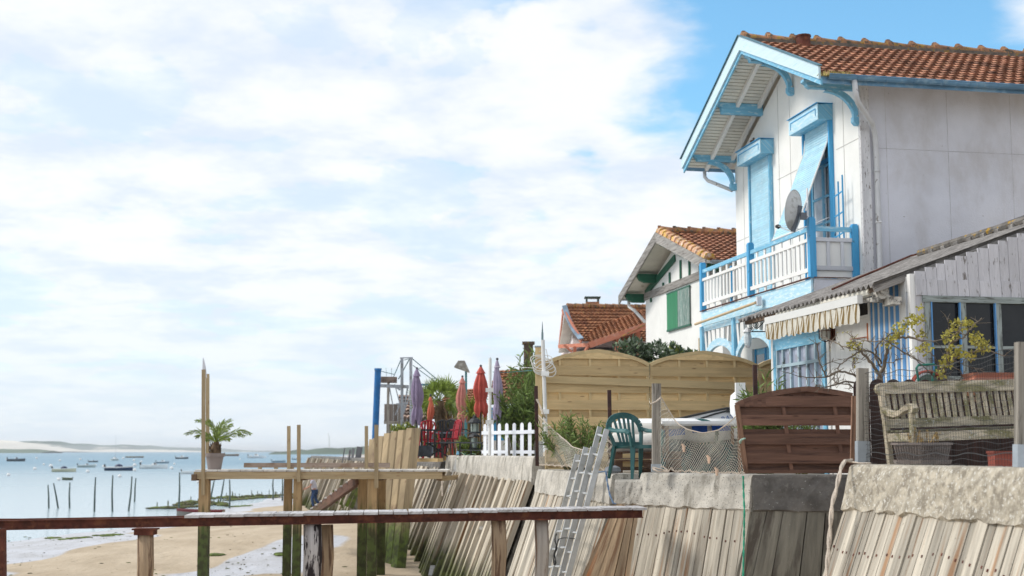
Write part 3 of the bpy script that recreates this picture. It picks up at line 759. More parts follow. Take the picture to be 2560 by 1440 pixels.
# shutter boxes, roller shutters, windows
def shutter_box(u0, u1, z0, z1, zt):
    g = MB(); f = WV - .34
    g.hexa([HP(u0, f, z0), HP(u1, f, z0), HP(u1, WV, z0), HP(u0, WV, z0), HP(u0, f, z1), HP(u1, f, z1), HP(u1, WV, z1 + .03), HP(u0, WV, z1 + .03)])
    b = g.build('shutter_box', m_blue, house)
    g = MB(); g.hexa([HP(u0 - .0, f - .02, z0 - .0), HP(u1, f - .02, z0), HP(u1, f - .003, z0), HP(u0, f - .003, z0), HP(u0, f - .02, z1 + .02), HP(u1, f - .02, z1 + .02), HP(u1, f - .003, z1 + .02), HP(u0, f - .003, z1 + .02)])
    g.build('box_front', m_blue_pale, b)
    g = MB()
    zi0, zi1 = lerp(z0, z1, .3), lerp(z0, z1, .78)
    g.beam(HP(u0 + .12, f - .026, zi1), HP(u1 - .12, f - .026, zi1), .012, .02); g.beam(HP(u0 + .12, f - .026, zi0), HP(u0 + .12, f - .026, zi1), .012, .02); g.beam(HP(u1 - .12, f - .026, zi0), HP(u1 - .12, f - .026, zi1), .012, .02)
    g.beam(HP(u0 - .03, f + .14, z1 + .035), HP(u1 + .03, f + .14, z1 + .035), .40, .012)
    g.build('box_moulding', m_blue_sat, b)
shutter_box(4.60, 6.26, 10.66, 11.0, 0)
shutter_box(1.08, 2.75, 10.66, 11.0, 0)
def slats(g, pts, w0, w1, n_per=17):
    "rolling shutter: pts are (v, z) along the curtain from top to bottom, slats run along u between w0 and w1"
    tot = sum(math.hypot(b[0] - a[0], b[1] - a[1]) for a, b in zip(pts, pts[1:])); n = int(tot * n_per)
    def pos(s):
        for a, b in zip(pts, pts[1:]):
            l = math.hypot(b[0] - a[0], b[1] - a[1])
            if s <= l + 1e-6: k = s / l; return (lerp(a[0], b[0], k), lerp(a[1], b[1], k)), ((b[0] - a[0]) / l, (b[1] - a[1]) / l)
            s -= l
        return pts[-1], (0, -1)
    for k in range(n):
        (v_, z_), (dv, dz) = pos(tot * (k + .5) / n); h = tot / n
        c0 = HP(w0, v_, z_); c1 = HP(w1, v_, z_); nn = (V * dz - UP * dv).normalized()
        g.beam(c0 - nn * 0, c1, h * .84, .016, up=nn, t=R_.random())
        if k % 1 == 0:
            q = (V * dv + UP * dz) * h * .46; g.beam(c0 + q + nn * -.006, c1 + q + nn * -.006, h * .2, .006, up=nn, t=0)
g = MB(); slats(g, [(WV - .05, 10.68), (WV - .05, 6.98)], 4.80, 6.08); g.build('roller_shutter', m_slatblue, house)
g = MB()
for u in (4.74, 6.14): g.beam(HP(u, WV - .05, 6.95), HP(u, WV - .05, 10.68), .07, .10, up=V)
g.build('shutter_rail', m_blue, house)
g = MB(); slats(g, [(WV - .05, 10.70), (WV - .08, 10.2), (.78, 9.75), (.15, 8.15)], 1.20, 2.52); g.build('roller_shutter', m_slatblue, house)
g = MB()
for u in (1.2, 2.52): g.tube([HP(u, WV - .06, 10.5), HP(u, WV - .09, 10.2), HP(u, .77, 9.73), HP(u, .14, 8.12)], .018, 6)
g.beam(HP(1.18, .14, 8.13), HP(2.54, .14, 8.13), .05, .03)
for u in (1.22, 2.5): g.tube([HP(u, WV - .02, 8.5), HP(u, .15, 8.14)], .012, 5)
g.build('shutter_frame', m_whitewood, house)
g = MB()
for u in (1.13, 2.59): g.beam(HP(u, WV - .05, 6.95), HP(u, WV - .05, 10.68), .07, .10, up=V)
g.build('shutter_rail', m_blue_sat, house)
def french_window(W, nb=2, mg=m_glass, open_=False):
    u0, u1, z0, z1 = W
    g = MB(); vv = WV + .10
    for u in (u0 + .03, u1 - .03): g.beam(HP(u, vv, z0), HP(u, vv, z1), .10, .09, up=V)
    for z in (z1 - .05, z1 - .75, z0 + .05): g.beam(HP(u0, vv, z), HP(u1, vv, z), .09, .10)
    wn = g.build('window', m_blue_sat, house)
    g = MB(); um = (u0 + u1) / 2
    for a, b in ((u0 + .1, um - .02), (um + .02, u1 - .1)):
        for u in (a, b): g.beam(HP(u, vv - .02, z0), HP(u, vv - .02, z1 - .8), .07, .05, up=V)
        for z in (z0 + .9, z0 + 1.5, z0 + 2.1, z1 - .85): g.beam(HP(a, vv - .02, z), HP(b, vv - .02, z), .045, .05)
        g.beam(HP((a + b) / 2, vv - .02, z1 - .72), HP((a + b) / 2, vv - .02, z1 - .1), .03, .04, up=V)
    g.build('sash', m_blue, wn)
    g = MB(); g.beam(HP(u0, vv + .03, (z0 + z1) / 2), HP(u1, vv + .03, (z0 + z1) / 2), z1 - z0, .01, up=V); g.build('pane', mg, wn)
french_window(W1); french_window(W2, mg=m_glass_b)
g = MB(); g.beam(HP(1.75, WV + .085, 8.6), HP(2.45, WV + .085, 8.6), 3.1, .01, up=V); g.build('curtain', mat('white_net_curtain', (.66, .66, .70), .9, .15, 3, w_stretch=(1, 1, .1)), house)
# balcony
balc = thing('balcony', 'white slatted balcony with bright blue posts across the villa front', 'balcony', HP(0, 0, 6.9))
balc.parent = house; balc.matrix_parent_inverse = ROOTM[house.name].inverted()
del balc['category']; del balc['label']; ROOTM[balc.name] = Matrix.Translation(HP(0, 0, 6.9))
BZ = 6.93; BU = 7.14
# children of the balcony are expressed in the villa's frame (the root of the chain)
def bbuild(g, name, m, smooth=False):
    inv = Matrix.Translation(HP(0, 0, 6.9)).inverted()
    g.v = [ROOTM[house.name] @ (inv @ v) for v in g.v]
    return g.build(name, m, balc, smooth)
g = MB(); g.hexa([HP(-.02, .02, BZ - .12), HP(BU, .02, BZ - .12), HP(BU, WV - .01, BZ - .12), HP(-.02, WV - .01, BZ - .12), HP(-.02, .02, BZ), HP(BU, .02, BZ), HP(BU, WV - .01, BZ), HP(-.02, WV - .01, BZ)])
bbuild(g, 'floor_slab', m_whitewood)
g = MB(); g.beam(HP(-.02, -.02, BZ - .20), HP(BU + .02, -.02, BZ - .20), .05, .36); g.beam(HP(4.3, -.01, BZ - .46), HP(BU + .02, -.01, BZ - .46), .05, .15); g.beam(HP(0, 0, BZ - .43), HP(4.3, 0, BZ - .43), .04, .1)
bbuild(g, 'fascia', m_blue_pale)
g = MB(); g.beam(HP(-.03, .02, BZ - .16), HP(-.03, WV, BZ - .16), .03, .26); g.hexa([HP(-.02, .06, 5.6), HP(.1, .06, 5.6), HP(.1, WV, 5.6), HP(-.02, WV, 5.6), HP(-.02, .06, BZ - .3), HP(.1, .06, BZ - .3), HP(.1, WV, BZ - .3), HP(-.02, WV, BZ - .3)])
bbuild(g, 'side_panel', m_render)
g = MB(); g.beam(HP(-.05, -.06, BZ + .012), HP(BU + .02, -.06, BZ + .012), .06, .02); g.beam(HP(-.06, 0, BZ + .012), HP(-.06, WV, BZ + .012), .04, .02); bbuild(g, 'drip_strip', m_rust)
def post(u, v, z0, z1, w=.14, m=m_blue_sat):
    g = MB(); g.beam(HP(u, v, z0), HP(u, v, z1), w, w, up=V); g.beam(HP(u, v, z1), HP(u, v, z1 + .03), w * .8, w * .8, up=V); bbuild(g, 'baluster_post', m)
for u in (0.0, 3.62, BU - .02): post(u, 0, BZ + .0, BZ + 1.27)
post(0.0, WV - .08, BZ, BZ + 1.15); post(5.0, .03, BZ, BZ + .9, .08)
g = MB()
for a, b in ((.07, 3.55), (3.69, BU - .08)): g.beam(HP(a, 0, BZ + 1.06), HP(b, 0, BZ + 1.06), .07, .09)
g.beam(HP(0, .07, BZ + 1.06), HP(0, WV - .15, BZ + 1.06), .07, .10)
bbuild(g, 'top_rail', m_blue)
g = MB()
for a, b in ((.07, 3.55), (3.69, BU - .08)):
    g.beam(HP(a, -.03, BZ + .83), HP(b, -.03, BZ + .83), .03, .07); g.beam(HP(a, -.03, BZ + .19), HP(b, -.03, BZ + .19), .03, .09)
bbuild(g, 'middle_rail', m_whitewood)
g = MB()
for a, b in ((.07, 3.55), (3.69, BU - .08)):
    n = 14
    for k in range(n):
        u = lerp(a, b, (k + .5) / n); full = k % 2 == 0
        g.beam(HP(u, 0, BZ + (.02 if full else .2)), HP(u, 0, BZ + (1.03 if full else .85)), .10, .028, up=V)
bbuild(g, 'balusters', m_whitewood)
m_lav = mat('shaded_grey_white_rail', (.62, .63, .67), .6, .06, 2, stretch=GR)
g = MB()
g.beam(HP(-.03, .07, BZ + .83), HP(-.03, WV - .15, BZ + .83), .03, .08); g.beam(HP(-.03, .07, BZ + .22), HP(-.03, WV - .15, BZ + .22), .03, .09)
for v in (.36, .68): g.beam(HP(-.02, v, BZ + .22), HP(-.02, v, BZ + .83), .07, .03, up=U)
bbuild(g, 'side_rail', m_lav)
g = MB(); g.beam(HP(.02, .07, BZ + .45), HP(.02, WV - .15, BZ + .45), .03, .86); bbuild(g, 'side_board', m_white)
# veranda under the balcony: posts, arches, slatted frieze
cols = [BU - .03, 4.72, 2.25, .02]
for u in cols:
    g = MB(); g.beam(HP(u, 0, 2.85), HP(u, 0, BZ - .40), .17, .17, up=V); bbuild(g, 'veranda_post', m_blue)
g = MB(); g.beam(HP(BU + .12, -.02, 2.85), HP(BU + .12, -.02, BZ - .68), .12, .12, up=V); bbuild(g, 'raw_timber_post', mat('raw_pine', (.50, .36, .19), .7, .12, 2, stretch=GR, knots=(.25, .14, .06)))
for a, b in zip(cols[1:], cols[:-1]):
    a += .09; b -= .09; g = MB(); n = 10; r = (b - a) / 2
    zc_ = 5.50
    for i in range(n):
        u0 = lerp(a, b, i / n); u1 = lerp(a, b, (i + 1) / n)
        def zz(u): x = (u - (a + b) / 2) / r; return zc_ + .62 * math.sqrt(max(0, 1 - x * x * .92))
        g.hexa([HP(u0, -.04, zz(u0) - .17), HP(u1, -.04, zz(u1) - .17), HP(u1, .04, zz(u1) - .17), HP(u0, .04, zz(u0) - .17), HP(u0, -.04, zz(u0) + .02), HP(u1, -.04, zz(u1) + .02), HP(u1, .04, zz(u1) + .02), HP(u0, .04, zz(u0) + .02)], t=.5)
    bbuild(g, 'arch', m_blue_pale)
    g = MB()
    for i in range(7):
        u = lerp(a + .15, b - .15, i / 6); ut = u + (i - 3) * .035
        x = (u - (a + b) / 2) / r; z0 = zc_ + .62 * math.sqrt(max(0, 1 - x * x * .92))
        g.beam(HP(u, 0, z0), HP(ut, 0, BZ - .5), .12, .03, up=V)
    bbuild(g, 'frieze_slats', m_whitewood)
# rolled awning under the balcony edge
g = MB(); g.tube([HP(2.75, -.22, BZ - .23), HP(BU, -.22, BZ - .33)], .035, 8); bbuild(g, 'rolled_awning', mat('beige_canvas_roll', (.5, .38, .24), .8, .1, 3))
g = MB(); g.box(HP(2.72, -.16, BZ - .2), (.1, .2, .2)); bbuild(g, 'awning_bracket', m_lav)
# ground floor door leaves (blue) and window
for (u0, u1, z0, z1) in (D1, D2):
    g = MB(); g.beam(HP(u0, WV + .1, (z0 + z1) / 2), HP(u1, WV + .1, (z0 + z1) / 2), z1 - z0, .03, up=V); dr = g.build('door', m_blue, house)
    g = MB(); g.beam(HP(lerp(u0, u1, .55), WV + .075, z1 - .5), HP(lerp(u0, u1, .92), WV + .075, z1 - .5), .7, .02, up=V); g.build('pane', m_glass, dr)
    g = MB()
    for k in (0.04, .5, .96): g.beam(HP(lerp(u0, u1, k), WV + .07, z0), HP(lerp(u0, u1, k), WV + .07, z1), .06, .03, up=V)
    g.build('door_stile', m_blue_sat, dr)
g = MB(); g.hexa([HP(3.62, .55, 2.9), HP(3.66, .5, 2.9), HP(4.3, .95, 2.9), HP(4.26, 1.0, 2.9), HP(3.62, .55, 5.75), HP(3.66, .5, 5.75), HP(4.3, .95, 5.75), HP(4.26, 1.0, 5.75)]); g.build('door_shutter', m_blue, house)
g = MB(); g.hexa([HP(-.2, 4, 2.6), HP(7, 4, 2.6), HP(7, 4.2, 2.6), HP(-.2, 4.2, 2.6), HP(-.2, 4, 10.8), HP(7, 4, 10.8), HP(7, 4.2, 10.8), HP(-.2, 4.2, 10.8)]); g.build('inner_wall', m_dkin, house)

# a brown bird sits on the far shutter box
m_bird = mat('brown_feathers', (.12, .075, .045), .8, .3, 20)
g = MB(); bp = HP(5.25, WV - .30, 11.03)
g.ball(bp + UP * .07, .055, 8, (1.5, .8, .8)); g.ball(bp + UP * .125 - U * .06, .032, 8); g.tube([bp + UP * .125 - U * .09, bp + UP * .12 - U * .125], [.01, .002], 4); g.tube([bp + UP * .06 + U * .06, bp + UP * .04 + U * .17], [.025, .01], 5, squash=.4)
g.tube([bp, bp + UP * .04], .005, 4); g.tube([bp - U * .025, bp - U * .025 + UP * .04], .005, 4)
tag(g.build('bird', m_bird, smooth=True, origin=bp), 'small brown bird perched on the farther blue shutter box', 'bird')

# satellite dish on the balcony corner
dish = thing('satellite_dish', 'grey satellite dish on a pole at the balcony corner', 'satellite dish', HP(.35, .1, BZ))
g = MB(); dc = HP(-.12, -.32, BZ + 1.42); ax = (-V * .64 + UP * .14 + U * .76).normalized()
m_dish = mat('grey_dish', (.60, .61, .61), .5, .06, 3, weather=(.42, .42, .40), w_scale=5)
x_ = ax.cross(UP).normalized(); y_ = x_.cross(ax)
g.grid(lambda i, j: dc + x_ * (math.cos(2 * math.pi * i / 28) * .36 * j / 6) + y_ * (math.sin(2 * math.pi * i / 28) * .43 * j / 6) + ax * (.13 * (j / 6) ** 2), 28, 6, t=.5)
g.tube([dc + x_ * math.cos(a) * .36 + y_ * math.sin(a) * .43 + ax * .13 for a in [2 * math.pi * k / 28 for k in range(29)]], .011, 5)
g.build('reflector', m_dish, dish, smooth=True)
g = MB(); b_ = dc - ax * .03 - y_ * .12; g.beam(b_ + y_ * .22, b_ - y_ * .34 + ax * .12, .11, .05, up=ax); g.box(b_ - ax * .09, (.12, .12, .14)); g.build('bracket', mat('dark_grey_bracket', (.12, .13, .15), .5, .1, 3), dish)
g = MB(); e_ = dc + ax * .46 - y_ * .36; g.tube([dc - y_ * .46 + ax * .1, e_], .012, 5); g.tube([dc - y_ * .36 - x_ * .3 + ax * .1, e_], .006, 4); g.tube([dc - y_ * .36 + x_ * .3 + ax * .1, e_], .006, 4); g.build('arm', m_dish, dish)
g = MB(); g.tube([e_ - ax * .06, e_ + ax * .04], .035, 8); g.box(e_ + x_ * .02, (.04, .04, .09)); g.build('receiver', mat('black_plastic', (.03, .03, .03), .5, .1, 3), dish)
g = MB(); pb = HP(.12, -.02, BZ + .1); g.tube([pb, pb + UP * 1.55 + UP * .3], .02, 8); g.tube([pb + UP * 1.55, dc - ax * .16], .018, 6); g.build('pole', m_pipe, dish)
# folded blue airer hung at the rail
g = MB(); a0 = HP(.2, WV - .25, BZ + 1.1)
for k in range(3): g.beam(HP(.25 + k * .22, WV - .2, BZ + .75), HP(.25 + k * .22, WV - .2, BZ + 2.3 - k * .1), .03, .03)
for k in range(3): g.beam(HP(.25, WV - .2, BZ + 1.05 + k * .45), HP(.69, WV - .2, BZ + 1.0 + k * .45), .025, .025)
tag(g.build('folding_airer', m_blue_sat, origin=HP(.2, WV - .25, BZ)), 'bright blue folding frame standing on the balcony behind the satellite dish', 'airer')

# ------------------------------------------------------------ house with green timbering
GO = None
def find_v(px, D): return (px - 1280) / F * D
gr = ray(1765, 655); gD = 38.5
G0 = at(1765, 655, gD)            # near tip of the eave
def GP(u, v, z): return Vector((G0.x, G0.y, 0)) + U * u + V * v + UP * z
ghouse = thing('timbered_house', 'white house with green timbering, tiled roof and green shutters', 'house', GP(.6, .9, 0))
far_tip = on_plane(1550, 752, GP(0, 0, 0), V); GL = (Vector((far_tip.x, far_tip.y, 0)) - GP(0, 0, 0)).dot(U)
apx = on_plane(1641, 583, GP(0, 0, 0), V); GA = (Vector((apx.x, apx.y, 0)) - GP(0, 0, 0)).dot(U); GZR = apx.z
GZE = G0.z + .05
gs1 = (GZR - GZE) / GA; gs2 = (GZR - GZE) / (GL - GA)
OVg = .72                        # overhang
fw = on_plane(1614, 740, GP(0, OVg, 0), V); UFg = (Vector((fw.x, fw.y, 0)) - GP(0, 0, 0)).dot(U)
def gz(u): return GZE + u * gs1 if u < GA else GZR - (u - GA) * gs2
UNg = .75; VBg = 14
g = MB()
b_ = lambda u, v, z: GP(u, v, z)
g.prism([b_(UNg, OVg, 2.7), b_(UFg, OVg, 2.7), b_(UFg, OVg, gz(UFg) - .22), b_(GA, OVg, GZR - .24), b_(UNg, OVg, gz(UNg) - .22)], V * (VBg - OVg), t=.5)
g.build('wall', m_white, ghouse)
g = MB()
sA = (U + UP * gs1).normalized(); sB = (-U + UP * gs2).normalized()
for ua, ub in ((0, GA), (GA, GL)):
    za, zb = gz(ua), gz(ub)
    g.hexa([b_(ua, 0, za - .08), b_(ub, 0, zb - .08), b_(ub, VBg, zb - .08), b_(ua, VBg, za - .08), b_(ua, 0, za), b_(ub, 0, zb), b_(ub, VBg, zb), b_(ua, VBg, za)], t=.5)
groof = g.build('roof', m_soff, ghouse)
g = MB()
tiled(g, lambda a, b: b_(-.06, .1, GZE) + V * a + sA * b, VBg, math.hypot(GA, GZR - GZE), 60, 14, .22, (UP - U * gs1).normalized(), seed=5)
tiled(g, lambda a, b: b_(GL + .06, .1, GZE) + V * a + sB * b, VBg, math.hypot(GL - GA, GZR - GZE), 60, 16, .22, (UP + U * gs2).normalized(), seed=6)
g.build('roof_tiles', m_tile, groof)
m_verge = mat('pale_verge_tile', (.50, .27, .16), .85, .25, 4, weather=(.56, .36, .06), w_scale=5, w_lo=.5, w_hi=.6, speck=(.62, .5, .4), sp_scale=9, sp_thr=.55, tint=.7, bump=.3)
g = MB(); n = 12; L = math.hypot(GA, GZR - GZE)
for k in range(n):
    p = b_(0, .12, GZE) + sA * (L * (k + .1) / n) + UP * .07; g.tube([p, p + sA * (L / n * 1.02) + UP * -.03], [.17, .14], 8)
g.build('verge_tiles', m_verge, groof)
g = MB(); v = .1
while v < VBg:
    p = b_(GA, v, GZR + .08); g.tube([p, p + V * .08, p + V * .55], [.15, .16, .11], 8); g.box(p + UP * .12, (.1, .1, .1)); v += .5
g.build('ridge_tiles', m_ridge, groof)
g = MB()
for ua, ub in ((-.05, GA), (GL + .05, GA)):
    za, zb = gz(max(0, min(GL, ua))), GZR
    g.hexa([b_(ua, -.05, za - .28), b_(ub, -.05, zb - .30), b_(ub, 0, zb - .30), b_(ua, 0, za - .28), b_(ua, -.05, za + .02), b_(ub, -.05, zb + .03), b_(ub, 0, zb + .03), b_(ua, 0, za + .02)])
g.build('bargeboard', m_greywood, groof)
for u, br in ((GL - .55, 1), (GA + 2.45, 0), (GA, 0), (UNg + .1, 0)):
    g = MB(); zt_ = gz(u) - .16; prof = [(OVg, 0), (.05, 0), (.05, -.1), (.12, -.22), (.3, -.30), (OVg, -.30)]
    g.prism([b_(u - .1, a, zt_ + c) for a, c in prof], U * .2, ud=V); g.build('purlin', m_green, ghouse)
g = MB(); zb_ = gz(UFg) - .30
vv = OVg - .03
zbm = (on_plane(1614, 742, GP(0, OVg, 0), V)).z - .0
g.beam(b_(UNg, vv, zbm), b_(UFg, vv, zbm), .06, .24); g.build('wall_beam', m_greywood, ghouse)
g = MB()
g.beam(b_(UFg - .1, vv - .005, zbm + .1), b_(GA + .25, vv - .005, GZR - .75), .22, .05, up=V)
g.beam(b_(UNg + .05, vv - .005, gz(UNg) - .42), b_(GA - .1, vv - .005, GZR - .6), .22, .05, up=V)
for k in range(1, 6):
    u = lerp(UFg, GA, k / 5.2) if k < 5 else GA - .3
    zt_ = min(gz(u) - .5 - (0 if k > 4 else .35), GZR - .9)
    g.beam(b_(u, vv, zbm), b_(u, vv, zt_), .11, .04, up=V)
for u in (GA - 1.2, GA - 2.2): g.beam(b_(u, vv, zbm), b_(u, vv, gz(u) - .6), .11, .04, up=V)
g.build('timbering', m_green, ghouse)
sh0 = on_plane(1671, 738, b_(0, OVg, 0), V); sh1 = on_plane(1727, 722, b_(0, OVg, 0), V); sh2 = on_plane(1671, 826, b_(0, OVg, 0), V)
us0 = (Vector((sh0.x, sh0.y, 0)) - b_(0, 0, 0)).dot(U); us1 = (Vector((sh1.x, sh1.y, 0)) - b_(0, 0, 0)).dot(U)
z1_, z0_ = sh0.z, sh2.z; um_ = (us0 + us1) / 2 + .02
for (a, b, m_, nm) in ((us0, um_ + .01, m_green2, 'bright green window shutter'), (um_ - .01, us1, m_green3, 'faded peeling green window shutter')):
    g = MB(); n = 5
    for k in range(n):
        u0 = lerp(a, b, k / n); u1 = lerp(a, b, (k + 1) / n); sg = 1 if u1 > u0 else -1
        g.beam(b_((u0 + u1) / 2, vv - .02, z0_), b_((u0 + u1) / 2, vv - .02, z1_), abs(u1 - u0) - .015, .03, up=V)
    o = g.build('shutter', m_, ghouse); o['label'] = nm
g = MB(); g.beam(b_(us0 + .04, vv - .01, z1_ + .03), b_(us1 - .04, vv - .01, z1_ + .03), .04, .05); g.beam(b_(us0 + .04, vv - .01, z0_ - .03), b_(us1 - .04, vv - .01, z0_ - .03), .06, .06); g.build('window_frame', m_green, ghouse)
g = MB(); gutter(g, b_(-.15, .1, GZE - .03), b_(-.15, VBg, GZE - .05)); gutter(g, b_(GL + .15, .1, GZE - .05), b_(GL + .15, VBg, GZE - .05)); g.build('gutter', mat('grey_zinc', (.30, .33, .36), .4, .15, 3, metal=.4), ghouse)
g = MB(); g.tube([b_(GL + .12, .35, GZE - .1), b_(GL + .1, .36, GZE - .35), b_(GL - .1, .5, GZE - .5), b_(UFg + .12, OVg, GZE - .95)], .06, 8); g.tube([b_(.05, .95, GZE - .1), b_(.3, 1.0, GZE - .4), b_(UNg - .08, 1.1, GZE - .8), b_(UNg - .08, 1.1, 3)], .05, 8); g.build('downpipe', m_pipe, ghouse, smooth=True)

# ------------------------------------------------------------ red roofed house with orange trim, further off
RD = 60.0
rp = lambda px, py, D=RD: at(px, py, D)
rhouse = thing('red_roofed_house', 'pink and white house with orange timbers and flared tiled roof', 'house', rp(1500, 1110))
ap = rp(1428, 770, 60); ar = rp(1610, 772, 61.5)
el = rp(1470, 853, 58.5)       # eave corner, near bottom of the visible slope
er = rp(1560, 862, 60.5)
rid = (ar - ap).normalized()
g = MB()
wl = [rp(1398, 868, 62), rp(1616, 868, 62)]
# body with gable towards the sea
zb = 2.7
def rq(px, D, z): p = at(px, 900, D); return Vector((p.x, p.y, z))
g.hexa([rq(1400, 66, zb), rq(1428, 60, zb), rq(1640, 62, zb), rq(1640, 68, zb), rq(1400, 66, ap.z - 1.9), rq(1428, 60, ap.z - 1.9), rq(1640, 62, ap.z - 1.9), rq(1640, 68, ap.z - 1.9)], t=.5)
b0 = rq(1432, 60.2, el.z - .1); b1 = rq(1402, 65.8, el.z - .1); gv = rq(1432, 63, ap.z - .25)
g.prism([b0, b1, gv], rid * 6.0, t=.5)
g.prism([rq(1534, 58.2, zb), rq(1640, 58.2, zb), rq(1640, 58.2, 7.9), rq(1585, 58.2, 7.0), rq(1534, 58.2, 6.2)], Vector((0, 3.8, 0)), t=.5)
g.build('wall', m_pinkwhite, rhouse)
# near roof slope, with flared foot
def flare(k): return (k, -1.0 * k + .22 * math.sin(k * math.pi))
nt = 26; rows = 12
down_x = el - ap
g = MB()
def RP_(a, b):
    k = 1 - b / 6.0
    p = ap + rid * (a - .25)
    return p + Vector((down_x.x * (.62 * k + .38 * k * k), down_x.y * (.5 * k + .5 * k * k), down_x.z * (k * 1.22 - .22 * k * k)))
nr = Vector((.0, -.75, .66)).normalized()
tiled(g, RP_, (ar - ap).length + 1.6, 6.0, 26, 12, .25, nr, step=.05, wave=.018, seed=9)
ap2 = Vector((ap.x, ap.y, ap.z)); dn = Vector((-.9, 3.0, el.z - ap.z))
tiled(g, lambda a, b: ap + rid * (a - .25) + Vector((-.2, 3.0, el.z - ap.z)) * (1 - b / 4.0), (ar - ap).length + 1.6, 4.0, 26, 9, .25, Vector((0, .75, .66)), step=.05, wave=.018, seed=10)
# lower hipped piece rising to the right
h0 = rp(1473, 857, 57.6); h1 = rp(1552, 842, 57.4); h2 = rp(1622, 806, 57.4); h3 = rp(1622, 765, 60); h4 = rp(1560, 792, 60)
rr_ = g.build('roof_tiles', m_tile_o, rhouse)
g = MB(); q0 = ap + rid * -.3 - UP * .1; q1 = q0 + Vector((-.2, 3.0, el.z - ap.z)); g.prism([q0, q1, q1 - UP * .08, q0 - UP * .08], rid * 6, t=.5); g.build('soffit', m_soff, rhouse)
g = MB()
d1 = (h2 - h0).normalized(); up1 = (h4 - (h0 + h1) / 2)
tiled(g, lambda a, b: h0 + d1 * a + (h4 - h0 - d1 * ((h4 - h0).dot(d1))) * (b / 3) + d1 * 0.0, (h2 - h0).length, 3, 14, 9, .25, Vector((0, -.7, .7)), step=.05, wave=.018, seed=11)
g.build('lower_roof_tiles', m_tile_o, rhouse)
g = MB()
g.beam(h0 - UP * .10 - Vector((0, .05, 0)), h2 - UP * .10 - Vector((0, .05, 0)), .05, .26)
g.beam(ap + Vector((-.35, 0, -.05)), rp(1398, 866, 63), .06, .26); g.beam(ap + Vector((-.38, -.03, -.05)), el + Vector((-.28, 0, 0)), .06, .2)
g.beam(rp(1398, 866, 61), rp(1475, 862, 58.4), .12, .16); g.beam(rp(1437, 866, 59.5), rp(1437, 905, 59.5), .14, .14)
g.beam(rp(1448, 905, 59), rp(1472, 862, 58.4), .1, .1); g.beam(rp(1430, 880, 58.2), rp(1410, 862, 58.2), .1, .1)
for px in (1545, 1596): g.beam(rp(px, 845 if px < 1560 else 822, 58.1), rp(px, 1000, 58.1), .16, .1, up=(0, 1, 0))
g.beam(rp(1534, 872, 58.08), rp(1640, 866, 58.08), .1, .16)
g.beam(rp(1436, 900, 58.08), rp(1534, 893, 58.08), .1, .12)
g.build('timbers', m_orange, rhouse)
g = MB(); q = [RP_(.05, 6.0 * (1 - k / 10)) + Vector((-.12, -.05, .1)) for k in range(11)]
for a, b in zip(q, q[1:]): g.beam(a, b, .22, .06, up=nr)
g.build('verge_flashing', mat('blue_grey_lead', (.22, .30, .38), .5, .2, 3), rhouse)
g = MB()
for k in range(16):
    p = ap + rid * (-.2 + k * .38) + UP * .09; g.tube([p, p + rid * .36], [.13, .10], 7)
g.build('ridge_tiles', m_ridge, rhouse)
g = MB(); g.tube([rp(1552, 842, 57.3), rp(1622, 806, 57.3)], .03, 5); g.build('eave_edge', m_ridge, rhouse)
g = MB(); cpz = rp(1481, 764, 61.5)
g.box(cpz + UP * .0, (.60, .5, .3)); g.build('chimney', m_brick, rhouse)
g = MB()
for sx in (-1, 1):
    for sy in (-1, 1): g.beam(cpz + Vector((sx * .26, sy * .2, .12)), cpz + Vector((sx * .26, sy * .2, .34)), .07, .07)
g.box(cpz + UP * .36, (.72, .6, .06)); g.build('chimney_cowl', mat('dark_green_cowl', (.05, .09, .08), .6, .2, 4), rhouse)
g = MB(); g.hexa([rq(1500, 58.0, 4.0), rq(1530, 58.0, 4.0), rq(1530, 58.1, 4.0), rq(1500, 58.1, 4.0), rq(1500, 58.0, 7.0), rq(1530, 58.0, 7.0), rq(1530, 58.1, 7.0), rq(1500, 58.1, 7.0)]); g.build('shutter', mat('pale_pink_shutter', (.62, .42, .36), .7, .1, 2), rhouse)
# ============================================================ beach shed with awning
for o in list(bpy.data.objects):
    if o.name.startswith('sea_wall'): o['kind'] = 'thing'
_s0 = at(2292, 900, 21.0); SO = Vector((_s0.x, _s0.y, 0))
def SP(u, v, z): return SO + U * u + V * v + UP * z
def s_on(px, py, v):      # (u, z) on the sea-facing plane at inland offset v
    p = on_plane(px, py, SP(0, v, 0), V); return (Vector((p.x, p.y, 0)) - SO).dot(U), p.z
def s_end(px, py, u=0):   # (v, z) on the plane facing the camera
    p = on_plane(px, py, SP(u, 0, 0), U); return (Vector((p.x, p.y, 0)) - SO).dot(V), p.z
m_peelwall = mat('peeling_lavender_boards', (.55, .54, .57), .8, .08, 2, stretch=(1, 5, 1), weather=(.19, .17, .16), w_scale=2.4, w_lo=.57, w_hi=.66, w_stretch=(1.4, 6, 1), bump=.4, tint=.18)
m_stripe = mat('cornflower_blue_stripe', (.12, .33, .66), .6, .08, 2, stretch=GR, weather=(.3, .48, .7), w_scale=3, w_lo=.62, w_hi=.7, bump=.15, tint=.1)
m_whitedoor = mat('white_plank_door_paint', (.78, .775, .76), .65, .04, 2, stretch=GR, weather=(.5, .35, .25), w_scale=3, w_lo=.70, w_hi=.78, bump=.15, tint=.06)
m_frame_old = mat('weathered_green_grey_frame', (.30, .34, .33), .8, .2, 2, stretch=GR, weather=(.12, .13, .12), w_scale=3, w_lo=.5, w_hi=.6, w_stretch=(1, 9, 1), bump=.3, tint=.2)
m_fibro = mat('grey_fibre_cement_roof', (.20, .185, .175), .95, .25, 3, weather=(.33, .31, .29), w_scale=5, w_lo=.45, w_hi=.62, speck=(.50, .24, .03), sp_scale=3.2, sp_thr=.73, bump=.9, b_scale=22, tint=.2)
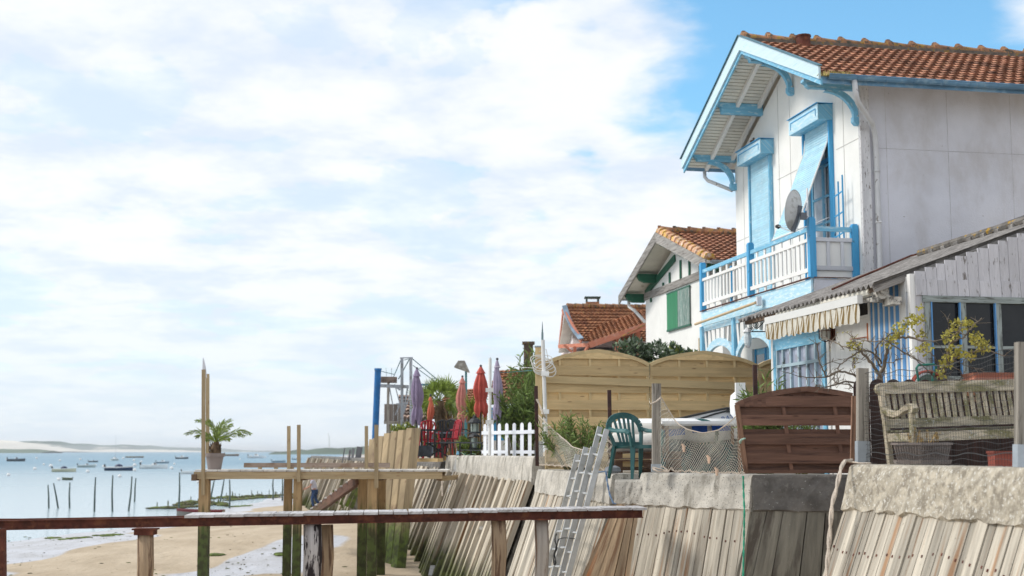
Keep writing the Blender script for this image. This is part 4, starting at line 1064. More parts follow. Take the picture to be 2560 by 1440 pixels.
m_blackglass = mat('dark_workshop_glass', (.012, .012, .014), .08, .3, 2, bump=0, spec=.35, tint=.2)
m_shedglass = mat('reflecting_window_glass', (.30, .33, .42), .04, .15, 1.2, bump=0, spec=1.0, tint=.3)
shed = thing('beach_shed', 'old wooden shed with blue striped boards, corrugated roof and dark workshop windows', 'shed', SP(0, 0, 2.9))
tu, tz = s_on(2184, 716, -.62)
eu, ez = s_on(1848, 800, -.62)
rv, rz_ = s_end(2560, 578, tu); sl = (rz_ - tz) / (rv + .62)
def rz2(v): return tz + (v + .62) * sl       # underside of roof sheet
FU = s_on(1938, 900, 0)[0]
# corrugated sheets
g = MB(); wl = .178; nU = int((eu - tu) / wl) * 6
VT = 6.5
def cf(i, j, dz=0, jag=True):
    u = tu + (eu - tu) * i / nU; v = -.62 + (VT + .62) * j / 14
    if j == 0 and jag: v += .03 * math.sin(i // 36 * 2.1)
    return SP(u, v, rz2(v) + .03 + dz + .034 * math.cos(2 * math.pi * i / 6))
g.grid(lambda i, j: cf(i, j), nU, 14, t=.5); g.grid(lambda i, j: cf(i, 14 - j, -.014), nU, 14, t=.3)
for i in range(nU):   # thickness at the eave
    g.quad([cf(i, 0, -.014), cf(i + 1, 0, -.014), cf(i + 1, 0), cf(i, 0)], t=.1)
roofs = g.build('roof', m_fibro, shed)
# upper overlapping sheets with lichen edge
m_lich = mat('lichened_cement_ridge', (.17, .155, .14), .95, .3, 4, weather=(.40, .24, .04), w_scale=6, w_lo=.55, w_hi=.62, bump=.9)
g = MB()
def on_roof(px, py, dz=0):
    P = SP(tu, -.62, tz + dz); N = (UP - V * sl).normalized(); return on_plane(px, py, P, N)
a = on_roof(2300, 634, .1); b = on_roof(2560, 553, .1); b = a + (b - a) * 1.8
n = 26
for i in range(n): g.tube([a.lerp(b, i / n) , a.lerp(b, (i + .98) / n) + UP * .012], [.085, .07], 8)
g.build('ridge_capping', m_lich, roofs)
g = MB()
for i in range(14):
    q = a.lerp(b, (i + .5) / 14) - U * .16
    g.tube([q - UP * .02 + V * 0, q - U * .14 - UP * .02], [.055, .05], 6)
g.build('corrugation_pattern', m_fibro, roofs)
g = MB(); q = [on_roof(2081, 723, .1), on_roof(2140, 697, .1), on_roof(2200, 672, .12), on_roof(2275, 640, .1), on_roof(2345, 622, .06)]
g.tube(q, .02, 7); pipe = g.build('iron_pipe', m_rust, origin=q[0]); tag(pipe, 'thin rusty iron pipe lying along the corrugated shed roof', 'pipe')
# verge board and purlin ends
g = MB()
g.beam(SP(tu + .04, -.60, rz2(-.60) - .05), SP(tu + .04, VT, rz2(VT) - .05), .04, .10)
g.build('verge_board', m_greywood, roofs)
g = MB(); g.beam(SP(tu + .1, -.5, rz2(-.5) - .06), SP(eu - .1, -.5, rz2(-.5) - .06), .08, .09); g.beam(SP(tu + .1, -.3, rz2(-.3) - .05), SP(eu - .1, -.3, rz2(-.3) - .05), .3, .03)
g.build('eave_board', mat('brown_underside_timber', (.12, .08, .055), .9, .3, 2, stretch=GR, bump=.3), roofs)
g0, z0_ = s_end(2268, 700, tu + .15); g1, z1_ = s_end(2432, 643, tu + .15)
for (vv, zz) in ((g0, z0_), (g1, z1_)):
    g = MB(); prof = [(tu + .06, .10), (tu + .06, -.02), (tu + .2, -.14), (0.02, -.14), (0.02, .10)]
    g.prism([SP(a_, vv - .10, rz2(vv) - .17 + c_) for a_, c_ in prof], V * .20, ud=U); g.build('purlin_end', m_whitewood, shed)
# end wall: window opening v 0.11..; z
wz1 = s_end(2400, 757)[1]; wz0 = s_end(2400, 942)[1]; wv0 = s_end(2311, 850)[0]
g = MB()
k = 0; v = .0
while v < 5.4:        # upper shingle boards in two courses
    w_ = .17 * R_.uniform(.8, 1.15)
    zt_ = rz2(v + w_ / 2) - .02
    zm = wz1 + .33 + R_.uniform(-.01, .01)
    g.beam(SP(-.03, v + w_ / 2, zm - .02), SP(-.015, v + w_ / 2, zt_), w_ - .006, .02, up=U, t=R_.random())
    g.beam(SP(-.055, v + w_ / 2, wz1 + .09 + R_.uniform(-.01, .01)), SP(-.04, v + w_ / 2, zm + .02), w_ - .006, .02, up=U, t=R_.random())
    v += w_
v = 0
while v < wv0 - .01:
    w_ = min(.17, wv0 - v); g.beam(SP(-.03, v + w_ / 2, 2.8), SP(-.03, v + w_ / 2, wz1 + .4), w_ - .006, .02, up=U, t=R_.random()); v += w_
v = 0
while v < 5.4: g.beam(SP(-.03, v + .09, 2.8), SP(-.03, v + .09, wz0 - .03), .174, .02, up=U, t=R_.random()); v += .18
g.build('end_wall', m_peelwall, shed)
g = MB()
g.prism([SP(.02, .03, 2.8), SP(.02, 5.4, 2.8), SP(.02, 5.4, rz2(5.4) - .05), SP(.02, .03, rz2(.03) - .05)], U * .04, t=.2)
g.prism([SP(.0, .05, 2.8), SP(FU, .05, 2.8), SP(FU, .05, rz2(.05) - .05), SP(0.0, .05, rz2(.05) - .05)], V * .03, t=.2)
g.prism([SP(FU - .03, 0, 2.8), SP(FU - .03, 5.4, 2.8), SP(FU - .03, 5.4, rz2(5.4) - .05), SP(FU - .03, 0, rz2(0) - .05)], U * .04, t=.2)
g.build('inner_lining', m_dkin, shed)
win = MB(); wv1 = 3.6
m1 = s_end(2405, 850)[0]; m2 = s_end(2493, 850)[0]; hz = s_end(2400, 868)[1]
for vv, ww in ((wv0 + .04, .09), (m1, .10), (m2, .10), (m2 + (m2 - m1), .10), (wv1, .1)): win.beam(SP(-.04, vv, wz0), SP(-.04, vv, wz1), ww, .06, up=U)
win.beam(SP(-.05, wv0 - .04, wz1 + .045), SP(-.05, wv1, wz1 + .045), .07, .10); win.beam(SP(-.035, wv0, hz), SP(-.035, wv1, hz), .04, .045); win.beam(SP(-.05, wv0, wz0 - .02), SP(-.05, wv1, wz0 - .02), .08, .05)
wf_ = win.build('workshop_window', m_frame_old, shed)
g = MB()
for vv in (m1 - .055, m2 - .055, wv0 + .1): g.beam(SP(-.06, vv, wz0), SP(-.06, vv, wz1), .016, .05, up=U)
g.build('blue_edge', m_stripe, wf_)
g = MB(); g.beam(SP(-.004, (wv0 + wv1) / 2, wz0), SP(-.004, (wv0 + wv1) / 2, wz1), wv1 - wv0, .006, up=U); g.build('pane', m_blackglass, wf_)
# sea-facing wall
du0 = s_on(2181, 850, 0)[0]; du1 = s_on(2079, 880, 0)[0]; wu0 = s_on(2072, 900, 0)[0]; wu1 = s_on(1946, 900, 0)[0]
dz1 = s_on(2130, 800, 0)[1]; 
g = MB(); gs_ = MB(); u = .10; k = 0
zt_ = rz2(0) - .03
while u < du0 - .02:
    w_ = (du0 - .10) / 15
    (gs_ if k % 2 == 0 else g).beam(SP(u + w_ / 2, -.02 - (.012 if k % 2 == 0 else 0), 2.8), SP(u + w_ / 2, -.02 - (.012 if k % 2 == 0 else 0), zt_), w_ * 1.0, .02, up=V, t=R_.random())
    u += w_; k += 1
g.build('white_boards', m_whitewood, shed); gs_.build('blue_battens', m_stripe, shed)
g = MB(); g.beam(SP(.03, -.03, 2.8), SP(.03, -.03, zt_), .10, .10, up=V); g.beam(SP(.22, -.06, zt_ - .75), SP(.22, -.06, zt_ - .1), .16, .05, up=V); g.build('corner_post', m_whitewood, shed)
g = MB(); 
for k in range(8):
    a = lerp(du0 + .03, du1 - .03, k / 8); b = lerp(du0 + .03, du1 - .03, (k + 1) / 8)
    g.beam(SP((a + b) / 2, -.02, 2.8), SP((a + b) / 2, -.02, dz1 - .02), b - a - .006, .03, up=V, t=R_.random())
dr = g.build('door', m_whitedoor, shed)
g = MB(); g.beam(SP(du0 + .05, -.05, dz1 - .42), SP(du0 + .05, -.05, dz1 - .12), .05, .02, up=V); g.beam(SP(du0 + .03, -.045, dz1 - .35), SP(du0 + .75, -.045, dz1 - .33), .012, .03, up=V); g.build('hinge', mat('rusty_orange_hinge', (.42, .13, .05), .8, .3, 9), dr)
g = MB(); g.beam(SP(du0 - .02, -.03, 2.8), SP(du0 - .02, -.03, dz1 + .3), .07, .06, up=V); g.beam(SP(du1 + .04, -.03, 2.8), SP(du1 + .04, -.03, zt_), .10, .06, up=V); g.beam(SP(du0, -.03, dz1), SP(du1, -.03, dz1), .05, .05); g.beam(SP(FU - .05, -.04, 2.8), SP(FU - .05, -.04, zt_), .12, .08, up=V); g.beam(SP(du0, -.02, zt_ - .1), SP(FU, -.02, zt_ - .1), .04, .3)
g.build('door_frame', m_whitewood, shed)
bz1 = s_on(2000, 850, 0)[1]
g = MB(); a, b = wu0 + .06, wu1
for u in (a, b): g.beam(SP(u, -.05, 2.8), SP(u, -.05, bz1), .13, .07, up=V)
g.beam(SP(a - .05, -.05, bz1 - .0), SP(b + .05, -.05, bz1 - .0), .07, .26); g.beam(SP(a, -.05, 3.0), SP(b, -.05, 3.0), .07, .15)
bw = g.build('window', m_blue, shed)
g = MB(); zmid = s_on(2010, 908, 0)[1]
for k in range(1, 6): u = lerp(a, b, k / 6); g.beam(SP(u, -.05, 3.0), SP(u, -.05, bz1 - .1), .055, .05, up=V)
g.beam(SP(a, -.055, zmid), SP(b, -.055, zmid), .05, .06)
for u in (a + .09, b - .09): g.beam(SP(u, -.052, 3.0), SP(u, -.052, bz1 - .1), .045, .05, up=V)
g.build('muntin', mat('pale_blue_grey_muntin', (.42, .55, .62), .7, .15, 2, stretch=GR, weather=(.18, .2, .2), w_scale=3, w_lo=.55, w_hi=.62, bump=.2), bw)
g = MB(); g.beam(SP(a, -.025, (3.0 + bz1) / 2), SP(b, -.025, (3.0 + bz1) / 2), bz1 - 3.0, .006, up=V); g.build('pane', m_shedglass, bw)
# awning
awn = thing('awning', 'cream and brown striped awning folded under the shed roof edge', 'awning', SP(du0, -.7, tz - .5))
n0, nz0 = s_on(2150, 748, -.72); n1, nz1 = s_on(1917, 803, -.72)
g = MB(); g.beam(SP(n0, -.72, nz0), SP(n1, -.72, nz1), .09, .13)
g.build('front_bar', mat('white_enamel_metal', (.80, .79, .76), .4, .03, 2, bump=0), awn)
m_val = [mat('cream_awning_cloth', (.76, .72, .63), .9, .05, 6, trans=.25), mat('brown_awning_stripe', (.25, .17, .07), .9, .1, 8, trans=.2)]
g = MB(); n = 190; L_ = n1 - n0
def vf(i, j):
    k = i / n; u = lerp(n0, n1, k); z = lerp(nz0, nz1, k) - .05
    dpt = .30 + .022 * math.sin(k * 2 * math.pi * 17) + .012 * math.sin(k * 31)
    return SP(u, -.75 + .022 * math.sin(k * 2 * math.pi * 17 + 1.2) * j / 4 + .012 * math.sin(k * 90 + j), z - dpt * j / 4)
for j in range(4):
    for i in range(n):
        ph = (i / n * 17) % 1; g.m = 1 if (.26 < ph < .44 or .54 < ph < .72) else 0
        b0_ = len(g.v); g.v += [vf(i, j), vf(i + 1, j), vf(i + 1, j + 1), vf(i, j + 1)]
        g.face([b0_, b0_ + 1, b0_ + 2, b0_ + 3], [(0, 0)] * 4, .5)
g.m = 0
g.build('valance', m_val, awn)
g = MB()
for i in range(17):
    for s_ in (0,):
        k = (i + .5) / 17; u = lerp(n0, n1, k)
g.tube([SP(n0 + .05, -.5, nz0 + .13), SP(n1 - .05, -.5, nz1 + .13)], .07, 10); g.build('cloth_roll', m_val[0], awn)
g = MB(); c = SP(n0 - .12, -.42, nz0 + .10)
g.tube([c - U * .05, c + U * .12], .11, 12); g.tube([c - U * .08, c - U * .05], .05, 10); g.box(SP(n0 - .20, -.28, nz0 - .05), (.16, .34, .12), R=Matrix.Rotation(.19, 3, 'Z')); g.box(SP(n0 - .08, -.55, nz0 - .02), (.1, .2, .07), R=Matrix.Rotation(.19, 3, 'Z')); g.tube([c, SP(n0 - .2, -.2, nz0 - .05)], .04, 8); g.beam(SP(n0 + .2, -.2, nz0), SP(n0 + .1, -.68, nz0 - .02), .05, .05)
g.build('winding_bracket', mat('dirty_white_casting', (.50, .47, .42), .7, .15, 6, weather=(.12, .11, .1), w_scale=9, w_lo=.5, w_hi=.6, bump=.3), awn)
# bulkhead lamp by the door
lp = at(2066, 833, 1); u_, z_ = s_on(2066, 828, -.15); lm = thing('bulkhead_lamp', 'round caged glass wall lamp between the window and white door', 'lamp', SP(u_, -.03, z_))
g = MB(); g.lathe(SP(u_, -.17, z_ - .16), [(.05, 0), (.09, .05), (.10, .2), (.08, .28), (.05, .31)], 12); g.build('glass_globe', mat('frosted_lamp_glass', (.55, .55, .50), .2, .05, 2, bump=0), lm)
g = MB()
for a_ in range(4): a_ = a_ * math.pi / 4; g.tube([SP(u_, -.17, z_ - .19) + Vector((math.cos(a_) * .115 * s, math.sin(a_) * .115 * s, h)) for s, h in ((-1, .05), (-1, .28), (0, .34), (1, .28), (1, .05), (0, 0))], .007, 4)
g.tube([SP(u_, -.17, z_) + Vector((math.cos(a_) * .117, math.sin(a_) * .117, 0)) for a_ in [k * .524 for k in range(13)]], .006, 4)
g.build('cage', m_rust, lm); g = MB(); g.box(SP(u_ - .0, -.03, z_), (.05, .24, .34), R=Matrix.Rotation(.19, 3, 'Z')); g.build('back_plate', m_rust, lm)
# scroll bracket with a hanging lantern at the shed's far corner
sc_ = thing('scroll_bracket_lantern', 'wrought iron scroll bracket carrying a glass lantern beyond the awning', 'lantern', SP(FU, -.1, bz1))
c0 = SP(FU, -.1, 0); f0 = at(1916, 829, (c0.y)); g = MB(); B_ = lambda px, py: at(px, py, c0.y - .1)
g.tube([B_(1918, 829), B_(1872, 829)], .012, 5); g.tube([B_(1914, 800), B_(1900, 815), B_(1892, 822)], .010, 5)
def spiral(cx, cy, r): return [B_(cx + r * (1 - k / 16) * math.cos(k * .7 - 1.2), cy + r * (1 - k / 16) * math.sin(k * .7 - 1.2)) for k in range(14)]
g.tube(spiral(1888, 812, 9), .009, 5); g.tube(spiral(1876, 824, 8), .009, 5); g.build('bracket', mat('black_wrought_iron', (.03, .035, .04), .6, .2, 5), sc_)
g = MB(); q = B_(1869, 848); g.lathe(q - UP * .12, [(.05, 0), (.07, .04), (.08, .16), (.06, .26)], 8); g.build('lamp_glass', mat('clear_lamp_glass', (.55, .6, .62), .15, .05, 2, bump=0), sc_)
g = MB(); g.lathe(q + UP * .14, [(.10, 0), (.06, .05), (.02, .09)], 8); g.tube([q + UP * .2, B_(1872, 829)], .008, 4); g.build('lamp_cap', m_pipe, sc_); g = MB(); g.lathe(q - UP * .17, [(.03, 0), (.07, .05)], 8); g.build('lamp_base', m_pipe, sc_)

# ============================================================ fence panels
m_beige = mat('impregnated_pine', (.64, .465, .24), .75, .14, 1.6, stretch=(.6, 7, 1), weather=(.50, .34, .16), w_scale=1.6, w_lo=.52, w_hi=.75, w_stretch=(.6, 8, 1), knots=(.22, .115, .05), bump=.3, tint=.5)
m_brown = mat('dark_brown_stained_wood', (.165, .085, .058), .7, .22, 2, stretch=(.6, 7, 1), weather=(.065, .03, .022), w_scale=2, w_lo=.5, w_hi=.7, w_stretch=(.5, 9, 1), knots=(.04, .02, .012), bump=.25, tint=.45)
m_brown2 = mat('dark_round_topped_boards', (.045, .021, .017), .8, .3, 2, stretch=GR, weather=(.03, .016, .014), w_scale=2, w_lo=.45, w_hi=.6, bump=.3, tint=.4)
m_brown_pale = mat('faded_brown_stile', (.27, .15, .095), .75, .25, 2, stretch=GR, weather=(.12, .06, .04), w_scale=3, w_lo=.5, w_hi=.65, w_stretch=(1, 9, 1), bump=.3, tint=.2)
m_weath = mat('weathered_post_wood', (.30, .275, .24), .9, .25, 2, stretch=(.6, 9, 1), weather=(.10, .085, .07), w_scale=2, w_lo=.52, w_hi=.64, w_stretch=(.6, 12, 1), bump=.6, tint=.2)
m_galv = mat('galvanised_post_shoe', (.42, .46, .50), .45, .1, 5, metal=.6, weather=(.2, .2, .2), w_scale=9, w_lo=.6, w_hi=.7)
def arch_panel(o, P0, X, wdt, z0, zs, za, rows, m, mf, apex=.5, battens=(.26, .52, .78), gap_at=None, face=None, shear=0.0, th=.05):
    """P0 bottom-left in plan, X unit direction; zs height at the sides, za at the apex"""
    N = Vector((X.y, -X.x, 0))         # towards the camera
    if N.y > 0: N = -N
    def top(k):
        s = (k - apex) / max(apex, 1 - apex); return zs + (za - zs) * math.sqrt(max(0, 1 - (s * .93) ** 2)) * 1.0 - (za - zs) * (math.sqrt(1 - .93 ** 2)) * (abs(s))
    P = lambda k, z, n=0: P0 + X * (wdt * k - (z - z0) * shear) + N * n + UP * z
    g = MB(); H_ = za - z0; step = H_ / rows
    for r in range(rows):
        zc0 = z0 + step * r; n_ = .03 if r % 2 else -.026; hh = step * (1.14 if r != gap_at else .62)
        # clip a board to the arch: split into pieces
        segs = 28; run = None
        for i in range(segs):
            k0, k1 = i / segs, (i + 1) / segs
            zt = min(top(k0), top(k1)) - .015
            lo = zc0; hi = min(zc0 + hh, zt)
            if run and abs(run[2] - hi) < 1e-4 and hi > lo + .02: run[1] = k1
            else:
                if run and run[2] > lo + .02:
                    g.beam(P(run[0], (lo + run[2]) / 2, n_), P(run[1], (lo + run[2]) / 2, n_), run[2] - lo, .016, up=N, t=run[3])
                run = [k0, k1, hi, r * .37 % 1]
        if run and run[2] > zc0 + .02: g.beam(P(run[0], (zc0 + run[2]) / 2, n_), P(run[1], (zc0 + run[2]) / 2, n_), run[2] - zc0, .016, up=N, t=run[3])
    g.build('fence_boards', m, o)
    g = MB()
    for b in battens:
        g = MB(); g.beam(P(b, z0, .002), P(b, top(b) - .02, .002), .05, .036, up=N, t=.7); g.build('batten', mf, o)
    g = MB()
    g.beam(P(.012, z0, 0), P(.012, top(0), 0), .055, th, up=N); g.beam(P(.988, z0, 0), P(.988, top(1), 0), .055, th, up=N)
    g.beam(P(.0, z0 + .02, 0), P(1, z0 + .02, 0), .05, .05)
    g.build('stiles', mf, o)
    g = MB(); n = 16
    for i in range(n):
        a, b = P(i / n, top(i / n), 0), P((i + 1) / n, top((i + 1) / n), 0)
        g.beam(a - UP * .012, b - UP * .012, .085, .075, t=.4)
    g.build('arched_rail', mf, o)
m_beige_f = mat('impregnated_pine_frame', (.60, .45, .24), .75, .12, 2, stretch=GR, weather=(.30, .2, .1), w_scale=2, w_lo=.6, w_hi=.75, bump=.2, tint=.25)
F0 = Vector((at(1361, 1000, 27.85).x, 27.85, 0))
def f_on(px, py): p = on_plane(px, py, F0, U); return (Vector((p.x, p.y, 0)) - F0).dot(V), p.z
fx = [0, f_on(1623, 900)[0], f_on(1893, 900)[0]]; fx.append(fx[2] + fx[2] - fx[1])
zs_ = f_on(1365, 908)[1]; za_ = f_on(1490, 876)[1]
lab = ['leftmost arched pine lattice fence panel behind the green bush and fishing net', 'second arched pine fence panel standing behind the green plastic chair', 'third arched pine fence panel, mostly hidden behind the shed window']
for i in range(3):
    o = thing('arched_fence', lab[i], 'fence panel', F0 + V * fx[i] + UP * 2.87, group='arched pine fence panels across the terrace')
    arch_panel(o, F0 + V * (fx[i] + .015), V, fx[i + 1] - fx[i] - .03, 2.92, zs_, za_, 14, m_beige, m_beige_f, battens=(.14, .43, .71) if i == 0 else (.27, .53, .79))
g = MB(); z_a = f_on(1365, 952)[1]; z_b = f_on(1840, 968)[1]
q0 = F0 - U * .07; x2 = f_on(1838, 960)[0]
g.beam(q0 + V * .0 + UP * (z_a + .03), q0 + V * x2 + UP * (z_b + .02), .04, .15)
tag(g.build('cross_board', m_beige_f, origin=q0 + UP * 3), 'long pine board nailed across both arched fence panels', 'board')
# posts of the pine fence
g = MB(); pp = at(1347, 1000, 27.75); base = Vector((pp.x, pp.y, 0)); zt = at(1347, 868, 27.75).z
po = thing('fence_post', 'tall square pine post with zinc cap at the end of the arched fence', 'post', base + UP * 3.2)
g.beam(base + UP * 3.2, base + UP * zt, .14, .14, up=(0, 1, 0)); g.build('shaft', m_beige_f, po)
g = MB(); g.box(base + UP * (zt + .01), (.17, .17, .03)); g.build('cap', m_galv, po); g = MB(); g.beam(base + UP * 3.19, base + UP * 3.5, .16, .16, up=(0, 1, 0)); g.build('shoe', m_galv, po)
g = MB()
for k in range(5):
    c = base + UP * (zt - .28 - .05 * k) + Vector((.05, -.10, 0)); g.tube([c + Vector((math.cos(a_) * .22 + .02 * k, -.02, math.sin(a_) * .14 + .03 * math.cos(a_ * 2 + k))) for a_ in [j * .42 for j in range(16)]], .010, 4)
g.tube([base + Vector((0, -.09, zt - .1)), base + Vector((.15, -.1, zt - .05)), base + Vector((.2, -.1, zt - .3))], .009, 4)
tag(g.build('cable_coil', mat('white_flex', (.75, .74, .70), .6, .05, 3, bump=0), origin=base + UP * (zt - .4)), 'loose coil of white cable hung on the tall pine post', 'cable')
# thin masts and poles: (px at top, y top, px bottom, y bottom, D, radius, material, label, name)
m_whitepole = mat('white_painted_pole', (.78, .78, .77), .5, .06, 3, weather=(.4, .3, .25), w_scale=6, w_lo=.66, w_hi=.72, bump=.05)
m_darkpole = mat('dark_brown_iron_post', (.05, .022, .018), .7, .3, 6, weather=(.14, .06, .035), w_scale=8, w_lo=.56, w_hi=.68, bump=.4)
def pole(px0, y0, px1, y1, D, r, m, label, name='pole', n=8, flat=None):
    p1 = at(px1, y1, D); p0 = at(px0, y0, D); g = MB()
    if flat: g.beam(p1, p0, flat[0], flat[1], up=(0, 1, 0))
    else: g.tube([p1, p0], r, n)
    o = thing(name, label, name.replace('_', ' '), p1); g.build('shaft', m, o); return o, p1, p0
o, p1, p0 = pole(1357, 850, 1366, 1125, 26.9, .038, m_whitepole, 'white flag mast with clamps beside the arched pine fence', 'mast')
g = MB(); g.tube([at(1356, 850, 26.9), at(1356, 828, 26.9), at(1356, 804, 26.9)], [.02, .016, .004], 5)
for k in range(6): g.tube([at(1353, 832 + k * 3, 26.9), at(1359, 833 + k * 3, 26.9)], .009, 4)
g.build('aerial_tip', mat('green_grey_fitting', (.16, .24, .26), .6, .2, 5), o)
for y in (934, 1029): g = MB(); g.box(at(1363, y, 26.85), (.15, .07, .09)); g.build('clamp', m_whitepole, o)
o, p1, p0 = pole(1225, 896, 1224, 1138, 34.5, .042, m_whitepole, 'white pole rising beside the picket fence near the lilac parasol', 'mast')
for y in (975, 1055): g = MB(); g.box(at(1224, y, 34.45), (.2, .08, .1)); g.build('clamp', m_whitepole, o)
g = MB(); g.tube([at(1225, 897, 34.5), at(1226, 893, 34.5), at(1228, 912, 34.5)], .015, 4); g.build('rope_hook', m_whitepole, o)
pole(1340, 965, 1343, 1165, 26.2, .03, m_darkpole, 'short dark iron post holding the left end of the fishing net', 'iron_post', flat=(.07, .07))
pole(1523, 975, 1527, 1175, 22.4, .03, m_darkpole, 'dark iron post standing behind the tops of the ladders', 'iron_post', flat=(.062, .062))
pole(1887, 912, 1889, 1010, 20.0, .03, m_darkpole, 'dark rusty iron post rising behind the brown fence panel', 'iron_post', flat=(.062, .062))
pole(1850, 957, 1852, 1040, 22.5, .03, m_whitepole, 'short white square post by the end of the pine fence', 'square_post', flat=(.16, .1))
# brown fence panel
bl = at(1862, 1184, 19.45); br_ = at(2138, 1186, 19.5)
Xb = (br_ - bl); Xb.z = 0; wb = Xb.length + .1; Xb.normalize()
bp = thing('arched_fence', 'dark brown stained fence panel with an arched top on the dark wall', 'fence panel', bl)
tz0 = at(1842, 1012, 19.45).z; tza = at(2000, 970, 19.45).z
BR = Vector((bl.x - .0, bl.y, 0))
arch_panel(bp, BR, Xb, wb, bl.z + .01, tz0, tza, 9, m_brown, m_brown, apex=.62, battens=(.40, .84), gap_at=4, shear=.105)
g = MB(); g.beam(BR + UP * (bl.z) + Vector((.01, -.045, 0)), BR + UP * tz0 + Vector((-.10, -.045, 0)), .07, .03, up=(0, 1, 0)); g.build('pale_stile', m_brown_pale, bp)
# posts on the walls
def wall_post(px, y0, y1, D, w_, label, shoe=.28, lean=0, cap=False):
    b_ = at(px, y1, D); t_ = at(px + lean, y0, D); o = thing('wall_post', label, 'post', b_)
    g = MB(); g.beam(b_ + UP * .0, t_, w_, w_, up=(0, 1, 0)); g.build('shaft', m_weath, o)
    g = MB(); g.beam(b_ - UP * .0, b_ + (t_ - b_).normalized() * shoe, w_ + .02, w_ + .02, up=(0, 1, 0)); g.build('shoe', m_galv, o)
    return o, b_, t_
po1 = wall_post(1641, 959, 1180, 20.9, .13, 'grey weathered wooden post holding the right fishing net beside the green chair', .12)
po2 = wall_post(2156, 921, 1157, 15.25, .115, 'weathered wooden post between the brown fence panel and the bench', .24)
po3 = wall_post(2556, 856, 1168, 12.2, .11, 'weathered wooden post at the right edge in front of the bench', .2)
g = MB(); b_ = at(1866, 1186, 19.4)
for k in range(3): g.beam(at(2135 + k, 990, 15.9), at(2131 + k, 1157, 15.9), .05, .04, up=(0, 1, 0)) if k == 0 else None
tag(g.build('edge_post', m_brown_pale, origin=at(2133, 1157, 15.9)), 'thin faded brown post against the left side of the weathered post', 'post')
# brown round-topped boards behind the bench
o = thing('board_fence', 'dark reddish brown fence of round-topped boards behind the bench', 'fence', at(2300, 1150, 16.6))
g = MB(); 
x = at(2135, 1000, 16.3).x; zt = at(2200, 947, 16.3).z; zb_ = 3.0; k = 0
while x < 7.2:
    w_ = .185; D_ = 16.3 + k * .03; n = 8
    pts = [Vector((x, D_, zb_)), Vector((x + w_, D_, zb_)), Vector((x + w_, D_, zt - .1))] + [Vector((x + w_ / 2 + w_ / 2 * math.cos(math.pi * i / n), D_, zt - .1 + .1 * math.sin(math.pi * i / n))) for i in range(1, n)] + [Vector((x, D_, zt - .1))]
    g.prism(pts, Vector((0, .022, 0)), ud=UP); x += w_ + .016; k += 1
g.build('boards', m_brown2, o)
g = MB(); g.beam((4.1, 16.42, 3.2), (7.3, 17.2, 3.2), .04, .09); g.beam((4.1, 16.42, 3.85), (7.3, 17.5, 3.85), .04, .09); g.build('rail', m_brown, o)

# ============================================================ nets
m_net = mat('white_net_twine', (.70, .67, .58), .9, .1, 20, bump=0, tint=.3)
m_rope = mat('pale_rope', (.58, .50, .42), .95, .15, 30, weather=(.42, .36, .3), w_scale=30, bump=.6, b_scale=60, tint=.2)
def px_curve(pts):
    P = [at(*p) for p in pts]; L = [0]
    for a, b in zip(P, P[1:]): L.append(L[-1] + (b - a).length)
    def f(s):
        s = max(0, min(1, s)) * L[-1]
        for i in range(len(P) - 1):
            if s <= L[i + 1] + 1e-9: return P[i].lerp(P[i + 1], (s - L[i]) / max(L[i + 1] - L[i], 1e-9))
        return P[-1]
    return f
def net(label, top, bot, nx, ny, r, sag, seed, wig=.03):
    "diamond net between two curves; sag pulls the rows down like hanging twine"
    o = thing('fishing_net', label, 'net', bot(0.0))
    g = MB()
    def P(s, t):
        a, b = top(s), bot(s); p = a.lerp(b, t)
        p = p + Vector((wig * 1.2 * math.sin(s * 9 + t * 4 + seed) * math.sin(math.pi * s), -wig * (1 + math.sin(s * 13 + t * 5 + seed)) , sag * math.sin(s * 11 + seed) * math.sin(math.pi * t) + sag * .5 * math.sin(s * 23 + t * 7) * math.sin(math.pi * t)))
        return p
    for sg in (1, -1):
        for k in range(-ny, nx + ny):
            pts = []
            for j in range(ny * 1 + 1):
                s = (k + sg * j * .5) / nx; t = j / ny
                if 0 <= s <= 1: pts.append(P(s, t))
                else:
                    if len(pts) > 1: g.tube(pts, r, 3, cap=False)
                    pts = []
            if len(pts) > 1: g.tube(pts, r, 3, cap=False)
    g.build('mesh', m_net, o)
    g = MB(); g.tube([P(i / 40, 0) for i in range(41)], r * 3.6, 6); g.build('head_rope', m_rope, o)
    g = MB(); rr = random.Random(seed)
    pts = [P(i / 60, 1) + Vector((0, -.03, rr.uniform(0, .03))) for i in range(61)]
    g.tube(pts, r * 2.2, 5); g.tube([p + Vector((0, -.03, .02 * math.sin(i))) for i, p in enumerate(pts)], r * 2.0, 5); g.build('foot_rope', m_rope, o)
    return o, P
netR, PR = net('white diamond fishing net with cork floats hung between grey post and brown fence', px_curve([(1649, 990, 20.8), (1668, 1022, 20.8), (1687, 1047, 20.7), (1703, 1062, 20.5), (1722, 1074, 20.4), (1753, 1083, 20.2), (1793, 1075, 19.9), (1818, 1060, 19.7), (1840, 1040, 19.5)]),
    px_curve([(1650, 1170, 20.8), (1680, 1178, 20.6), (1740, 1183, 20.2), (1859, 1184, 19.4)]), 36, 28, .0024, .06, 1.7)
netL, PL = net('white fishing net sagging between the iron post and the ladders', px_curve([(1345, 1037, 27.3), (1367, 1057, 26.6), (1400, 1093, 25.6), (1427, 1117, 24.8), (1460, 1125, 24.0), (1487, 1120, 23.3), (1517, 1093, 22.6), (1524, 1070, 22.4)]),
    px_curve([(1345, 1163, 27.3), (1400, 1166, 25.6), (1460, 1169, 24.0), (1528, 1176, 22.3)]), 40, 24, .0027, .06, 4.1)
m_cork = mat('pinkish_cork_float', (.62, .45, .34), .8, .15, 9)
